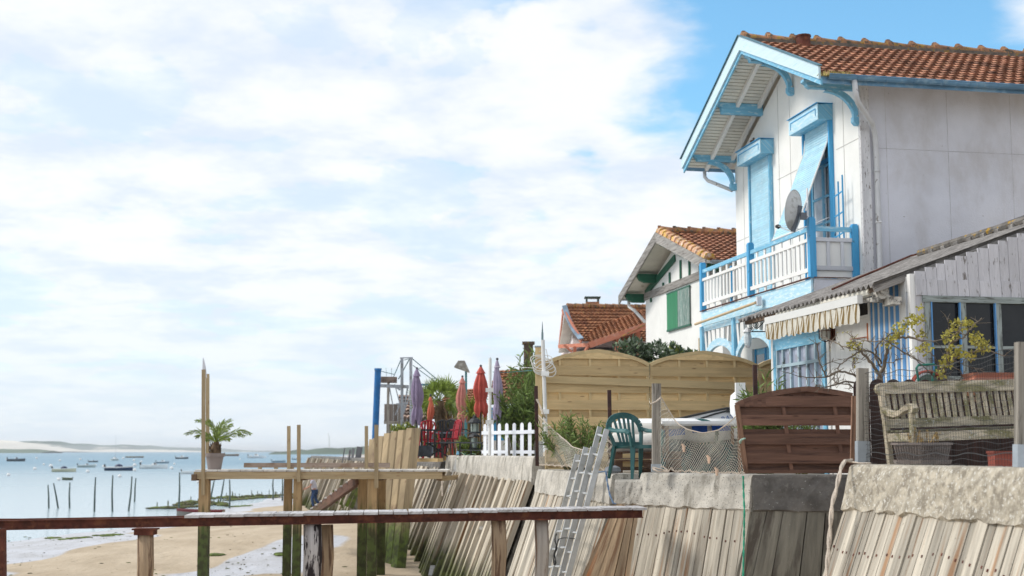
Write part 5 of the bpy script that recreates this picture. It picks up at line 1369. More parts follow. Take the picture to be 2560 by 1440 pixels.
for s, t, lab_ in ((.33, .40, 'cork float hanging in the upper left of the right fishing net'), (.62, .74, 'cork float hanging low in the middle of the right fishing net'), (.70, .95, 'cork float lying at the foot rope of the right fishing net')):
    p = PR(s, t) + Vector((0, -.04, 0)); g = MB(); g.tube([p + Vector((-.03, 0, .06)), p + Vector((0, 0, .02)), p + Vector((.0, 0, -.06))], [.012, .027, .016], 8); tag(g.build('net_float', m_cork, origin=p), lab_, 'float', 'floats in the fishing net')
# ropes
def rope(label, pts, r, m=None, name='rope', cat='rope'):
    P = [at(*p) if len(p) == 3 else Vector(p) for p in pts]; g = MB()
    Q = [P[0]]
    for a, b in zip(P, P[1:]):
        for k in range(1, 5): Q.append(a.lerp(b, k / 4))
    # twisted strands
    n = max(10, int(sum((b - a).length for a, b in zip(Q, Q[1:])) / (r * 3))); 
    if n < 700:
        L = [0]
        for a, b in zip(Q, Q[1:]): L.append(L[-1] + (b - a).length)
        def f(s):
            for i in range(len(Q) - 1):
                if s <= L[i + 1] + 1e-9: return Q[i].lerp(Q[i + 1], (s - L[i]) / max(1e-9, L[i + 1] - L[i]))
            return Q[-1]
        for st in range(2):
            g.tube([f(L[-1] * i / n) + Vector((math.cos(i * .9 + st * math.pi), math.sin(i * .9 + st * math.pi), .0)) * r * .55 for i in range(n + 1)], r * .7, 5)
    else: g.tube(Q, r, 5)
    return tag(g.build(name, m or m_rope, origin=P[0]), label, cat)
rope('thick pale rope hanging down the corner of the near sea wall', [(2128, 1150, 15.05), (2112, 1152, 14.95), (2104, 1166, 14.85), (2098, 1190, 14.75), (2090, 1225, 14.65), (2080, 1262, 14.55), (2078, 1290, 14.5), (2074, 1340, 14.45), (2066, 1440, 14.3), (2060, 1500, 14.2)], .022)
rope('pale rope lying on the near wall top beside the weathered post', [(2112, 1151, 14.95), (2130, 1155, 15.0), (2150, 1158, 14.9), (2175, 1158, 14.8)], .014)
m_grope = mat('turquoise_green_rope', (.05, .35, .22), .9, .2, 20)
rope('thin turquoise rope hanging down the pale sea wall', [(1858, 1190, 19.3), (1859, 1230, 19.3), (1861, 1275, 19.2), (1860, 1340, 19.2), (1858, 1440, 19.1), (1857, 1500, 19.0)], .013, m_grope)
m_brope = mat('blue_grey_rope', (.12, .18, .28), .9, .2, 20)
rope('dark blue rope tied round the ladder and hanging over the wall', [(1485, 1182, 22.0), (1500, 1180, 21.9), (1515, 1178, 21.8), (1518, 1205, 21.6), (1524, 1235, 21.5), (1533, 1258, 21.4), (1540, 1260, 21.4)], .014, m_brope)
rope('pale rope looped round the foot of the grey post', [(1632, 1168, 20.8), (1655, 1174, 20.75), (1675, 1180, 20.7), (1640, 1178, 20.7), (1632, 1170, 20.75)], .016)
rope('pale rope tied round the upper grey post to the net', [(1627, 1010, 20.75), (1640, 1004, 20.72), (1652, 994, 20.75)], .016)
rope('tangled pale rope wound round the iron post behind the ladders', [(1519, 1066, 22.3), (1532, 1078, 22.3), (1518, 1098, 22.3), (1533, 1112, 22.25), (1517, 1130, 22.25), (1534, 1140, 22.25), (1520, 1160, 22.2), (1540, 1170, 22.2)], .016)
rope('pale mooring rope running from the iron post to the left net', [(1342, 998, 26.1), (1348, 1010, 26.1), (1358, 1035, 26.0), (1363, 1045, 26.3)], .02)
rope('short turquoise rope knotted at the brown fence edge', [(1862, 1096, 19.3), (1852, 1100, 19.3), (1850, 1108, 19.35)], .016, mat('pale_green_rope', (.30, .42, .36), .9, .2, 20))
# wire netting in front of the bench
m_wire = mat('black_wire', (.035, .035, .035), .6, .2, 5, bump=0)
wn_ = thing('wire_netting', 'thin dark wire netting stretched between two weathered posts before the bench', 'wire netting', at(2160, 1155, 15.1))
g = MB()
tl = at(2162, 934, 15.2); bl_ = at(2162, 1157, 15.2); tr_ = at(2556, 866, 12.15); br2 = at(2556, 1168, 12.15)
def WP(s, t):
    p = tl.lerp(tr_, s).lerp(bl_.lerp(br2, s), t); return p + Vector((.01 * math.sin(s * 40 + t * 9), 0, .014 * math.sin(s * 30 + t * 20) - .05 * math.sin(math.pi * s) * (1 - t)))
for j in range(20): g.tube([WP(i / 60, j / 19) for i in range(61)], .0022 if j not in (0, 17) else .005, 3, cap=False)
for i in range(74): g.tube([WP(i / 73 , j / 24) for j in range(25)], .0018, 3, cap=False)
g.build('mesh', m_wire, wn_)
wl_ = MB()
# ============================================================ near terrace furniture
m_teak = mat('mossy_weathered_teak', (.45, .39, .295), .95, .35, 2, stretch=(.7, 7, 1), weather=(.19, .175, .09), w_scale=2.2, w_lo=.46, w_hi=.62, w_stretch=(1.2, 3, 1), speck=(.48, .48, .43), sp_scale=30, sp_thr=.62, bump=.7, tint=.4)
m_teak_d = mat('dark_weathered_teak', (.20, .185, .14), .95, .3, 2, stretch=(.7, 7, 1), weather=(.10, .10, .04), w_scale=2.2, w_lo=.46, w_hi=.62, speck=(.40, .40, .36), sp_scale=30, sp_thr=.64, bump=.7, tint=.4)
bc = at(2222, 1162, 15.0)
bench = thing('bench', 'weathered wooden garden bench with mossy slats and scrolled arms', 'bench', (bc.x, bc.y, 3.14), rot=Matrix.Rotation(math.radians(16), 4, 'Z') @ Matrix.Rotation(math.radians(-2.0), 4, 'Y'))
BM = ROOTM[bench.name]
def BL(x, y, z): return BM @ Vector((x, y, z))       # x along the bench, y back, z up
BW = 1.95; rec = .16
def bb(name, fn, m=m_teak):
    g = MB(); fn(g); g.build(name, m, bench)
nY = BM.to_3x3() @ Vector((0, 1, 0)); nZ = BM.to_3x3() @ Vector((0, 0, 1)); nX = BM.to_3x3() @ Vector((1, 0, 0))
def back(z): return .0 + rec * max(0, z - .40)
def leg_back(g, x):
    g.beam(BL(x, -.04, 0), BL(x, 0, .42), .055, .06, up=nY); g.beam(BL(x, 0, .42), BL(x, back(.86), .86), .055, .06, up=nY)
for x in (.0, BW): bb('back_leg', lambda g: leg_back(g, x), m_teak)
for x in (.0, BW): bb('front_leg', lambda g: g.beam(BL(x, -.52, 0), BL(x, -.52, .60), .055, .055, up=nY))
def toprail(g):
    pts = [(-.06, .80), (-.075, .84), (-.05, .885), (0, .905), (.1, .915), (BW + .06, .915), (BW + .06, .79), (-.03, .785)]
    g.prism([BL(a, back(b) - .03, b) for a, b in pts], nY * .05, ud=nX)
bb('top_rail', toprail)
bb('lower_back_rail', lambda g: g.beam(BL(0, back(.49) - .01, .46), BL(BW, back(.49) - .01, .46), .045, .10, up=nZ))
for k in range(23):
    x = .07 + k * (BW - .14) / 22
    g = MB(); g.beam(BL(x, back(.51), .50), BL(x, back(.80), .79), .042, .02, up=nY, t=R_.random()); g.build('back_slat', m_teak, bench)
for k in range(6): bb('seat_slat', lambda g: g.beam(BL(-.02, -.50 + k * .09, .375), BL(BW + .02, -.50 + k * .09, .375), .07, .022, up=nZ, t=R_.random()), m_teak_d)
bb('seat_rail', lambda g: g.beam(BL(0, -.53, .31), BL(BW, -.53, .31), .035, .10, up=nZ))
bb('side_rail', lambda g: g.beam(BL(0, -.5, .31), BL(0, 0, .31), .035, .09, up=nZ)); bb('side_rail', lambda g: g.beam(BL(BW, -.5, .31), BL(BW, 0, .31), .035, .09, up=nZ))
def arm(g, x):
    pts = [(.05, .655), (-.08, .605), (-.2, .585), (-.32, .60), (-.42, .645), (-.50, .665), (-.57, .65), (-.60, .61), (-.59, .57), (-.56, .56), (-.54, .585), (-.50, .60), (-.42, .585), (-.32, .545), (-.2, .525), (-.08, .545), (.05, .59)]
    n = len(pts) // 2
    for i in range(n):
        a, b, c, d = pts[i], pts[i + 1], pts[-2 - i], pts[-1 - i]
        g.hexa([BL(x - .035, d[0], d[1]), BL(x + .035, d[0], d[1]), BL(x + .035, c[0], c[1]), BL(x - .035, c[0], c[1]), BL(x - .035, a[0], a[1]), BL(x + .035, a[0], a[1]), BL(x + .035, b[0], b[1]), BL(x - .035, b[0], b[1])], t=.7)
bb('armrest', lambda g: arm(g, 0)); bb('armrest', lambda g: arm(g, BW))
# plastic trough planter on the wall
m_pl = mat('taupe_plastic', (.20, .165, .15), .5, .08, 2, weather=(.26, .22, .2), w_scale=5, bump=.05, tint=.1)
pc = at(2235, 1160, 14.55)
rotp = Matrix.Rotation(math.radians(33), 4, 'Z')
pl = thing('planter', 'taupe plastic trough planter with dried stems on the near wall', 'planter', (pc.x + .28, pc.y - .08, 3.165), rot=rotp)
PM = ROOTM[pl.name]; Q = lambda x, y, z: PM @ Vector((x, y, z))
g = MB()
def trough(x0, x1, z0, z1, s0, s1):
    g.hexa([Q(-x0, -s0, z0), Q(x0, -s0, z0), Q(x0, s0, z0), Q(-x0, s0, z0), Q(-x1, -s1, z1), Q(x1, -s1, z1), Q(x1, s1, z1), Q(-x1, s1, z1)], t=.5)
trough(.20, .235, .0, .20, .155, .185); g.build('body', m_pl, pl)
g = MB(); trough(.25, .25, .20, .225, .20, .20); g.build('rim', m_pl, pl)
g = MB(); trough(.23, .24, -.0, .045, .18, .19); g.build('saucer', m_pl, pl)
g = MB()
for k in range(12):
    x = -.19 + k * .0345; g.beam(Q(x, -.168, .05), Q(x * 1.12, -.193, .19), .012, .012, up=(0, 1, 0))
for k in range(10):
    y = -.14 + k * .031; g.beam(Q(-.213, y, .05), Q(-.236, y * 1.15, .19), .012, .012, up=(1, 0, 0))
g.build('ribs', m_pl, pl)
m_straw = mat('dried_straw_stems', (.40, .27, .11), .9, .3, 9, tint=.6)
g = MB(); rr = random.Random(4)
for k in range(26):
    b = Q(rr.uniform(-.17, .2), rr.uniform(-.1, .1), .2); tp = b + Vector((rr.gauss(0, .04), rr.gauss(0, .04), rr.uniform(.05, .17)))
    g.tube([b, tp], [.004, .002], 3)
    if rr.random() < .6:
        for j in range(3): q = b.lerp(tp, .5 + j * .2); g.quad([q, q + Vector((.012, 0, .01)), q + Vector((.006, 0, .035)), q + Vector((-.006, 0, .02))])
tag(g.build('dried_plant', m_straw, origin=Q(0, 0, .2)), 'dried straw coloured stems growing in the taupe trough planter', 'plant')
# red pot, hose reel and terracotta trough behind the bench
m_redp = mat('red_brown_plastic_pot', (.30, .07, .045), .6, .1, 3)
p = at(2515, 1162, 13.3); g = MB(); g.box(Vector((p.x, p.y, 3.165 + .05)), (.28, .2, .13)); g.box(Vector((p.x, p.y, 3.165 + .125)), (.30, .22, .025)); tag(g.build('flower_box', m_redp, origin=(p.x, p.y, 3.17)), 'small red brown box on the near wall under the bench end', 'flower box')
hr = thing('hose_reel', 'garden hose reel with a green frame and red hose behind the bench', 'hose reel', at(2318, 960, 17.4))
g = MB(); H_ = lambda px, py: at(px, py, 17.4)
g.tube([H_(2296, 950), H_(2291, 920), H_(2296, 913), H_(2335, 911), H_(2341, 916), H_(2332, 944), H_(2330, 990)], .016, 7); g.tube([H_(2296, 950), H_(2298, 1000)], .016, 7); g.build('frame', mat('green_enamel_tube', (.01, .16, .12), .4, .05, 2, bump=0), hr)
g = MB(); c = at(2318, 965, 17.55)
for k in range(5): g.tube([c + Vector((math.cos(a_) * (.19 - .0 * k), -.05 + .03 * k, math.sin(a_) * .19)) for a_ in [j * .2618 for j in range(25)]], .014, 5)
g.build('hose', mat('red_rubber_hose', (.42, .07, .04), .5, .1, 3), hr)
g = MB(); g.lathe(c + Vector((0, .08, 0)), [(.12, -.16), (.12, .0)], 14, ax=(0, 1, 0)); g.lathe(c, [(.15, -.06), (.15, -.05)], 14, ax=(0, 1, 0)); g.build('drum', mat('grey_green_drum', (.14, .2, .17), .5, .1, 3), hr)
g = MB(); a = at(2405, 950, 17.0); b = at(2560, 948, 17.0)
def tr(z0, z1, i0): g.hexa([Vector((a.x + i0, 16.8, z0)), Vector((b.x, 16.8, z0)), Vector((b.x, 17.2, z0)), Vector((a.x + i0, 17.2, z0)), Vector((a.x + i0 - .04, 16.76, z1)), Vector((b.x, 16.76, z1)), Vector((b.x, 17.24, z1)), Vector((a.x + i0 - .04, 17.24, z1))])
tr(3.6, a.z + .02, .12); tr(a.z + .02, a.z + .08, .1); tag(g.build('trough', mat('terracotta_pink_trough', (.52, .22, .15), .8, .1, 3), origin=a), 'pink terracotta trough standing behind the top rail of the bench', 'trough')
# brick fragments seen through the slats
g = MB()
for k, (px, py) in enumerate(((2421, 985), (2436, 984), (2422, 1000), (2437, 998))): p = at(px, py, 16.0); g.box(p, (.055, .05, .05))
tag(g.build('brick_piece', m_brick, origin=at(2428, 990, 16.0)), 'orange brick piece seen between the bench slats', 'brick')

# ------------------------------------------------------------ green plastic chair (1.2 scene metres to a metre)
m_gp = mat('dark_green_plastic', (.012, .085, .085), .38, .12, 2, weather=(.04, .14, .14), w_scale=4, w_lo=.52, w_hi=.7, bump=.06, tint=.12, spec=.5)
def plastic_chair(label, loc, rz, S=1.2):
    o = thing('plastic_chair', label, 'chair', loc, rz=rz, group='green plastic garden chairs')
    M = ROOTM[o.name]; C = lambda x, y, z: M @ Vector((x * S, y * S, z * S))       # front is -y
    def bx(t): return .205 + .035 * t      # half width of the back
    # back frame: an arch
    g = MB(); arc = []
    for i in range(17):
        a = math.pi * i / 16; x = -math.cos(a); z = .62 + .22 * math.sin(a) ** .75; arc.append((x * .265, .22 + .08 * (z - .45) / .4, z))
    n = len(arc)
    for i in range(n - 1):
        (x0, y0, z0), (x1, y1, z1) = arc[i], arc[i + 1]
        g.beam(C(x0, y0, z0), C(x1, y1, z1), .075 * S, .022 * S, up=M.to_3x3() @ Vector((0, 1, 0)), t=.5)
    for sx in (-1, 1): g.tube([C(sx * .265, .22 + .034, .62), C(sx * .235, .215, .52), C(sx * .21, .19, .42)], .028 * S, 6, t=.5)
    g.build('backrest', m_gp, o, smooth=False)
    for k in range(5):
        x0 = (-2 + k) * .052; x1 = (-2 + k) * .075; g = MB()
        g.beam(C(x0, .19, .44), C(x1, .29, .82 - abs(k - 2) * .018), .034 * S, .014 * S, up=M.to_3x3() @ Vector((0, 1, 0)), t=.5); g.build('back_slat', m_gp, o)
    g = MB(); g.hexa([C(-.2, -.22, .41), C(.2, -.22, .41), C(.19, .2, .39), C(-.19, .2, .39), C(-.23, -.24, .435), C(.23, -.24, .435), C(.2, .21, .42), C(-.2, .21, .42)], t=.5)
    g.hexa([C(-.235, -.255, .395), C(.235, -.255, .395), C(.23, -.225, .4), C(-.23, -.225, .4), C(-.235, -.25, .44), C(.235, -.25, .44), C(.23, -.22, .44), C(-.23, -.22, .44)], t=.5); g.beam(C(-.19, .195, .45), C(.19, .195, .45), .02 * S, .06 * S); g.build('seat', m_gp, o)
    for sx in (-1, 1):
        g = MB(); pts = [C(sx * .265, .25, .66), C(sx * .285, .12, .63), C(sx * .29, -.05, .625), C(sx * .285, -.18, .62), C(sx * .27, -.23, .59)]
        g.tube(pts, [.03 * S, .034 * S, .036 * S, .036 * S, .03 * S], 8, squash=.45, t=.5); g.beam(C(sx * .268, -.235, .60), C(sx * .235, -.24, .42), .05 * S, .03 * S, t=.5); g.build('armrest', m_gp, o)
    for sx in (-1, 1):
        for sy, yt, yb in ((-1, -.235, -.27), (1, .19, .27)):
            g = MB(); g.beam(C(sx * .255, yb, 0), C(sx * .215, yt, .42), .035 * S, .03 * S, t=.5, w1=.065 * S, h1=.04 * S); g.build('leg', m_gp, o)
    return o
cp_ = at(1598, 1192, 21.8)
plastic_chair('dark green plastic chair standing in the gap of the wall top', (cp_.x - .05, 21.75, 2.87), math.radians(30))
c2 = at(1752, 1120, 25.4)
plastic_chair('dark green plastic chair mostly hidden behind the white table', (c2.x, 24.6, 2.87), math.radians(150), 1.15)
# white table
tb = thing('table', 'white plastic table behind the right fishing net', 'table', (at(1760, 1150, 23.6).x, 23.6, 2.87))
z_ = at(1750, 1052, 23.3).z; x0 = at(1655, 1052, 23.3).x; x1 = at(1865, 1052, 23.3).x
m_wp = mat('white_plastic', (.80, .80, .80), .4, .03, 2, weather=(.62, .6, .56), w_scale=4, w_lo=.6, w_hi=.75, bump=.03, tint=.05)
g = MB(); g.box(((x0 + x1) / 2, 23.8, z_ - .03), (x1 - x0, 1.0, .05)); g.box(((x0 + x1) / 2, 23.34, z_ - .055), (x1 - x0 - .06, .03, .05)); g.build('tabletop', m_wp, tb)
for sx in (x0 + .1, x1 - .1):
    for y in (23.45, 24.15): g = MB(); g.beam((sx, y, 2.87), (sx, y, z_ - .05), .05, .05, up=(0, 1, 0)); g.build('leg', m_brown_pale, tb)
# pallets
m_pal = mat('dark_pallet_wood', (.13, .075, .05), .9, .3, 2, stretch=GR, weather=(.22, .16, .12), w_scale=2, w_lo=.55, w_hi=.7, bump=.4, tint=.6)
px0 = at(1532, 1150, 23.2).x; px1 = at(1700, 1150, 23.2).x
for k in range(3):
    o = thing('pallet', ['lowest brown wooden pallet of the stack behind the green chair', 'middle brown wooden pallet of the stack behind the green chair', 'topmost brown wooden pallet, right under the rolled white tarp'][k], 'pallet', ((px0 + px1) / 2, 23.5, 2.875 + k * .145), group='stack of pallets behind the green chair')
    z0 = 2.875 + k * .145
    g = MB()
    for j in range(7): y = 22.95 + j * .17; g.beam((px0 + .02 * k, y, z0 + .12), (px1, y, z0 + .12), .10, .022, up=(0, 0, 1), t=R_.random())
    g.beam((px0, 22.93, z0 + .012), (px1, 22.93, z0 + .012), .10, .022, t=R_.random()); g.build('deck_boards', m_pal, o)
    for x in (px0 + .08, (px0 + px1) / 2, px1 - .08):
        for y in (22.98, 23.9): g = MB(); g.box((x, y, z0 + .065), (.13, .11, .085)); g.build('block', m_pal, o)
g = MB(); xa, xb = at(1655, 1100, 24.2).x, at(1858, 1100, 24.2).x; rr = random.Random(2)  # dark bundle added so the space behind the net reads as shaded
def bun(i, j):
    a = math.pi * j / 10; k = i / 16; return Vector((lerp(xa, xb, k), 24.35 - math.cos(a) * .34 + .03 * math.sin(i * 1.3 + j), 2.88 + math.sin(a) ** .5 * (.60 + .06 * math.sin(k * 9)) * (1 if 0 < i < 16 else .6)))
g.grid(bun, 16, 10, t=.5); tag(g.build('added_shade_bundle', mat('dark_blue_grey_sheet', (.03, .05, .06), .7, .4, 4, weather=(.02, .09, .10), w_scale=4, w_lo=.5, w_hi=.6, bump=.8, b_scale=8), origin=(xa, 24.3, 2.88)), 'dark sheeted bundle added for shade behind the right fishing net', 'bundle')
# rolled tarp and inflatable dinghy on the pallets
m_tarp = mat('off_white_tarpaulin', (.62, .59, .54), .7, .08, 3, weather=(.40, .37, .33), w_scale=3, w_lo=.55, w_hi=.7, bump=.5, b_scale=6, tint=.1)
g = MB(); xs_ = [at(px, 1100, 23.2).x for px in (1526, 1535, 1560, 1600, 1640, 1660)]
g.tube([(x, 23.3, at(1500, 1108, 23.3).z + .02 * math.sin(i * 2)) for i, x in enumerate(xs_)], [.10, .17, .17, .16, .17, .12], 12, squash=1.0)
g.tube([(x, 23.5, at(1500, 1085, 23.5).z + .02 * math.sin(i * 3)) for i, x in enumerate(xs_)], [.08, .2, .2, .19, .2, .12], 12)
tag(g.build('tarp', m_tarp, smooth=True, origin=(xs_[0], 23.3, 3.3)), 'off white folded tarpaulin piled on the pallets behind the green chair', 'tarp')
din = thing('paddle_board', 'white inflatable board with blue stripe and lettering lying on the pallets', 'inflatable board', at(1560, 1080, 24.2))
D_ = 24.4
def board(g, pts, th, D, depth):
    P = [at(px, py, D) for px, py in pts]; g.prism([Vector((p.x, D, p.z)) for p in P], Vector((0, depth, 0)), t=.5, ud=(1, 0, 0))
g = MB(); a = at(1530, 1075, D_); b = at(1880, 1078, D_)
g.tube([a, a.lerp(b, .05), a.lerp(b, .5), b], [.06, .20, .22, .22], 16); g.build('tube', m_wp, din, smooth=True)
g = MB(); n_ = Vector((0, -1, 0)); 
for (p0_, p1_) in (((1625, 1086), (1655, 1086)), ((1660, 1084), (1712, 1078)), ((1730, 1074), (1768, 1072)), ((1780, 1070), (1830, 1068))): 
    q0 = at(*p0_, D_ - .235); q1 = at(*p1_, D_ - .235); g.beam(q0, q1, .12, .012, up=(0, 1, 0))
g.build('blue_stripe', mat('royal_blue_vinyl', (.015, .10, .50), .4, .05, 2, bump=0), din)
g = MB(); q = at(1615, 1080, D_ - .26); g.lathe(q, [(.05, -.0), (.075, .0), (.085, .03), (.05, .05)], 14, ax=(0, -1, .1)); g.build('valve', m_wire, din)
# the second white board, leaning up to the right with black rim and lettering
bo = thing('sail_board', 'white board with a black rim rising towards the brown fence panel', 'board', at(1840, 1060, 25.2))
g = MB(); board(g, [(1560, 1062), (1700, 1048), (1770, 1032), (1830, 1022), (1870, 1022), (1885, 1050), (1880, 1075), (1640, 1075)], .1, 25.2, .5); g.build('deck', m_wp, bo)
g = MB(); q = [at(*p_, 25.19) for p_ in ((1640, 1055), (1700, 1046), (1770, 1030), (1815, 1021), (1850, 1019))]
g.tube(q, .022, 6); g.tube([at(1752, 1046, 25.18), at(1790, 1034, 25.18), at(1820, 1027, 25.18)], .016, 6); g.build('black_rim', m_wire, bo)
g = MB(); g.box(at(1824, 1027, 25.15), (.12, .05, .06)); g.build('buckle', m_wire, bo)
def text(body, name, m, p, size, parent=None, rz=0.0, tilt=0.0, ext=.002):
    cu = bpy.data.curves.new(name, 'FONT'); cu.body = body; cu.size = size; cu.extrude = ext; cu.align_x = 'CENTER'; cu.align_y = 'CENTER'; cu.materials.append(m)
    ob = bpy.data.objects.new(name, cu); COL.objects.link(ob)
    M_ = Matrix.Translation(p) @ Matrix.Rotation(rz, 4, 'Z') @ Matrix.Rotation(math.pi / 2, 4, 'X') @ Matrix.Rotation(tilt, 4, 'Z')
    if parent: ob.parent = parent; M_ = ROOTM[parent.name].inverted() @ M_
    ob.matrix_local = M_
    me = bpy.data.meshes.new_from_object(ob); me.materials.clear(); me.materials.append(m); o2 = bpy.data.objects.new(name, me); COL.objects.link(o2)
    if parent: o2.parent = parent
    o2.matrix_local = M_; bpy.data.objects.remove(ob)
    return o2
text('RATOR', 'lettering', mat('blue_letter_vinyl', (.02, .12, .42), .5, .05, 2, bump=0), at(1832, 1043, 25.17), .13, bo, tilt=math.radians(12))
wf2 = MB(); q = at(1851, 1010, 24.0); wf2.lathe(q + UP * -.25, [(.12, 0), (.18, .08), (.19, .25), (.17, .4), (.1, .46)], 16)
tag(wf2.build('fender', m_wp, smooth=True, origin=q), 'rounded white plastic drum behind the brown fence corner', 'drum')
# glass jar / buoy weight at the net's left corner
g = MB(); q = at(1532, 1172, 22.15); g.lathe(Vector((q.x, q.y, 2.95)), [(.09, 0), (.14, .03), (.12, .09), (.05, .12)], 10); tag(g.build('net_weight', mat('grey_float_bag', (.25, .27, .30), .6, .1, 4), origin=(q.x, q.y, 2.95)), 'grey rounded net weight at the foot of the ladder post', 'weight')

# ------------------------------------------------------------ ladders
m_alu = mat('worn_aluminium', (.56, .57, .57), .42, .10, 3, metal=.55, weather=(.40, .40, .38), w_scale=5, w_lo=.5, w_hi=.7, bump=.1, tint=.1)
m_alu_d = mat('dull_aged_aluminium', (.33, .31, .28), .6, .15, 3, metal=.3, weather=(.2, .17, .14), w_scale=5, w_lo=.5, w_hi=.7, bump=.2, tint=.1)
def ladder(label, near_top, near_bot, far_top, far_bot, Dn, Df, n, wr=.075, m2=None):
    o = thing('ladder', label, 'ladder', at(*near_bot, Dn - .2), group='aluminium ladders leaning on the sea wall')
    nt, nb, ft, fb = at(*near_top, Dn), at(*near_bot, Dn - .12), at(*far_top, Df), at(*far_bot, Df - .12)
    ext = .45; nb2 = nb + (nb - nt) * ext; fb2 = fb + (fb - ft) * ext
    upv = (nt - nb).normalized().cross((ft - nt).normalized())
    for a, b in ((nt, nb2), (ft, fb2)):
        g = MB(); g.beam(b, a, .03, wr, up=upv)
        g.beam(b + upv * (wr / 2), a + upv * (wr / 2), .045, .006, up=upv); g.beam(b - upv * (wr / 2), a - upv * (wr / 2), .045, .006, up=upv)
        g.build('stile', m2 or m_alu, o)
    for k in range(n):
        t_ = (k + .4) / n; g = MB(); g.tube([nt.lerp(nb2, t_), ft.lerp(fb2, t_)], .019, 7); g.build('rung', m_alu, o)
    return o, nt, nb2, ft, fb2
ladder('taller aluminium ladder leaning on the sea wall, nearest the green chair', (1517, 1073), (1420, 1440), (1500, 1067), (1403, 1440), 21.75, 22.35, 11, m2=m_alu)
L2 = ladder('shorter bright aluminium ladder leaning left of the taller one', (1483, 1118), (1403, 1440), (1465, 1118), (1383, 1440), 22.3, 22.9, 10)
ladder('third aluminium ladder with its foot farthest left against the sea wall', (1462, 1135), (1386, 1440), (1444, 1136), (1364, 1440), 23.0, 23.7, 10)
rope('knotted black cord hanging from the left ladder', [(1391, 1334, 22.5), (1387, 1350, 22.45), (1393, 1372, 22.4), (1386, 1385, 22.4), (1390, 1410, 22.4), (1385, 1414, 22.4), (1384, 1390, 22.4), (1396, 1348, 22.4), (1410, 1344, 22.3), (1440, 1347, 22.1)], .012, m_wire, 'cord', 'cord')
# ============================================================ vegetation
def leaf_mat(name, c, trans=.25, var=.3): return mat(name, c, .55, var, 9, bump=0, tint=.9, trans=trans, spec=.35)
m_ole = leaf_mat('oleander_leaves', (.17, .24, .065)); m_ole2 = leaf_mat('yellow_green_leaves', (.24, .27, .05)); m_stem = mat('brown_green_stems', (.14, .13, .06), .9, .3, 6, tint=.4)
m_dkleaf = leaf_mat('dark_grey_green_leaves', (.085, .125, .065), .15); m_dkleaf2 = leaf_mat('pale_leaf_backs', (.22, .26, .20), .2)
m_palm = leaf_mat('palm_fronds', (.20, .27, .05)); m_palmd = mat('palm_trunk_fibre', (.13, .085, .05), .95, .4, 9, bump=.8, tint=.6)
def leaf(g, p, d, n, L, w, t=None):
    "narrow pointed leaf, folded a little along its rib"
    d = d.normalized(); s = d.cross(n)
    if s.length < 1e-4: s = d.orthogonal()
    s.normalize(); n = s.cross(d)
    m = p + d * L * .45 + n * L * .04; e = p + d * L - n * L * .10
    b = len(g.v); g.v += [p, m + s * w / 2, e, m - s * w / 2]
    t = R_.random() if t is None else t
    g.face([b, b + 1, b + 2, b + 3], [(0, 0)] * 4, t)
def rnd_dir(rr, up=0.0):
    while 1:
        v = Vector((rr.uniform(-1, 1), rr.uniform(-1, 1), rr.uniform(-1, 1)))
        if .1 < v.length < 1: v.normalize(); v.z += up; return v.normalized()
def oleander(label, base, h, spread, n, L=.14, w=.028, m=None, seed=0, name='oleander_bush', group=None, dense=1.0, lean=(0, 0)):
    rr = random.Random(seed); base = Vector(base)
    o = thing(name, label, 'bush', base, group=group); gs = MB(); gl = MB()
    for k in range(n):
        a = rr.uniform(0, 6.28); r = spread * math.sqrt(rr.random()); tip = base + Vector((math.cos(a) * r + lean[0], math.sin(a) * r + lean[1], h * rr.uniform(.55, 1.0) * (1 - .25 * r / spread)))
        b0 = base + Vector((math.cos(a) * r * .3, math.sin(a) * r * .3, 0)); mid = b0.lerp(tip, .5) + Vector((rr.gauss(0, .04), rr.gauss(0, .04), h * .06))
        pts = [b0, mid, tip]; gs.tube(pts, [.016, .011, .005], 4, cap=False)
        nl = int(26 * dense)
        for j in range(nl):
            t_ = .35 + .65 * (j + rr.random()) / nl
            p = (b0.lerp(mid, t_ * 2) if t_ < .5 else mid.lerp(tip, t_ * 2 - 1))
            d = (tip - b0).normalized() * rr.uniform(.2, 1.0) + rnd_dir(rr, .15) * .9
            leaf(gl, p, d, rnd_dir(rr, .5), L * rr.uniform(.7, 1.2), w * rr.uniform(.8, 1.2), rr.random())
    gs.build('stems', m_stem, o); gl.build('leaves', m or m_ole, o)
    return o
tp = lambda px, D, z: Vector((at(px, 1000, D).x, D, z))
oleander('spiky green oleander bush between the left fishing net and the pine fence', tp(1440, 26.2, 2.95), 1.15, .72, 50, .17, .026, seed=1)
oleander('tall oleander bush left of the pine post, rising behind the picket fence', tp(1300, 38.5, 2.95), 2.6, .85, 80, .28, .055, seed=2, dense=1.0)
oleander('highest oleander shoots leaning over behind the white cable coil', tp(1322, 40.5, 2.95), 3.75, .7, 60, .3, .055, seed=3, dense=1.0)
oleander('light oleander sprigs showing above the left end of the pine fence', tp(1392, 30.5, 2.95), 2.75, .35, 12, .2, .035, seed=4)
oleander('small oleander tips above the pine fence before the red roofed house', tp(1480, 31.0, 2.95), 2.7, .25, 6, .2, .035, seed=41)
oleander('oleander clump rising behind the top of the brown fence panel', tp(1908, 21.6, 2.95), 1.72, .42, 44, .2, .03, seed=5)
oleander('thin oleander shoots behind the middle of the brown fence panel', tp(2000, 21.0, 2.95), 1.45, .40, 14, .17, .024, seed=6)
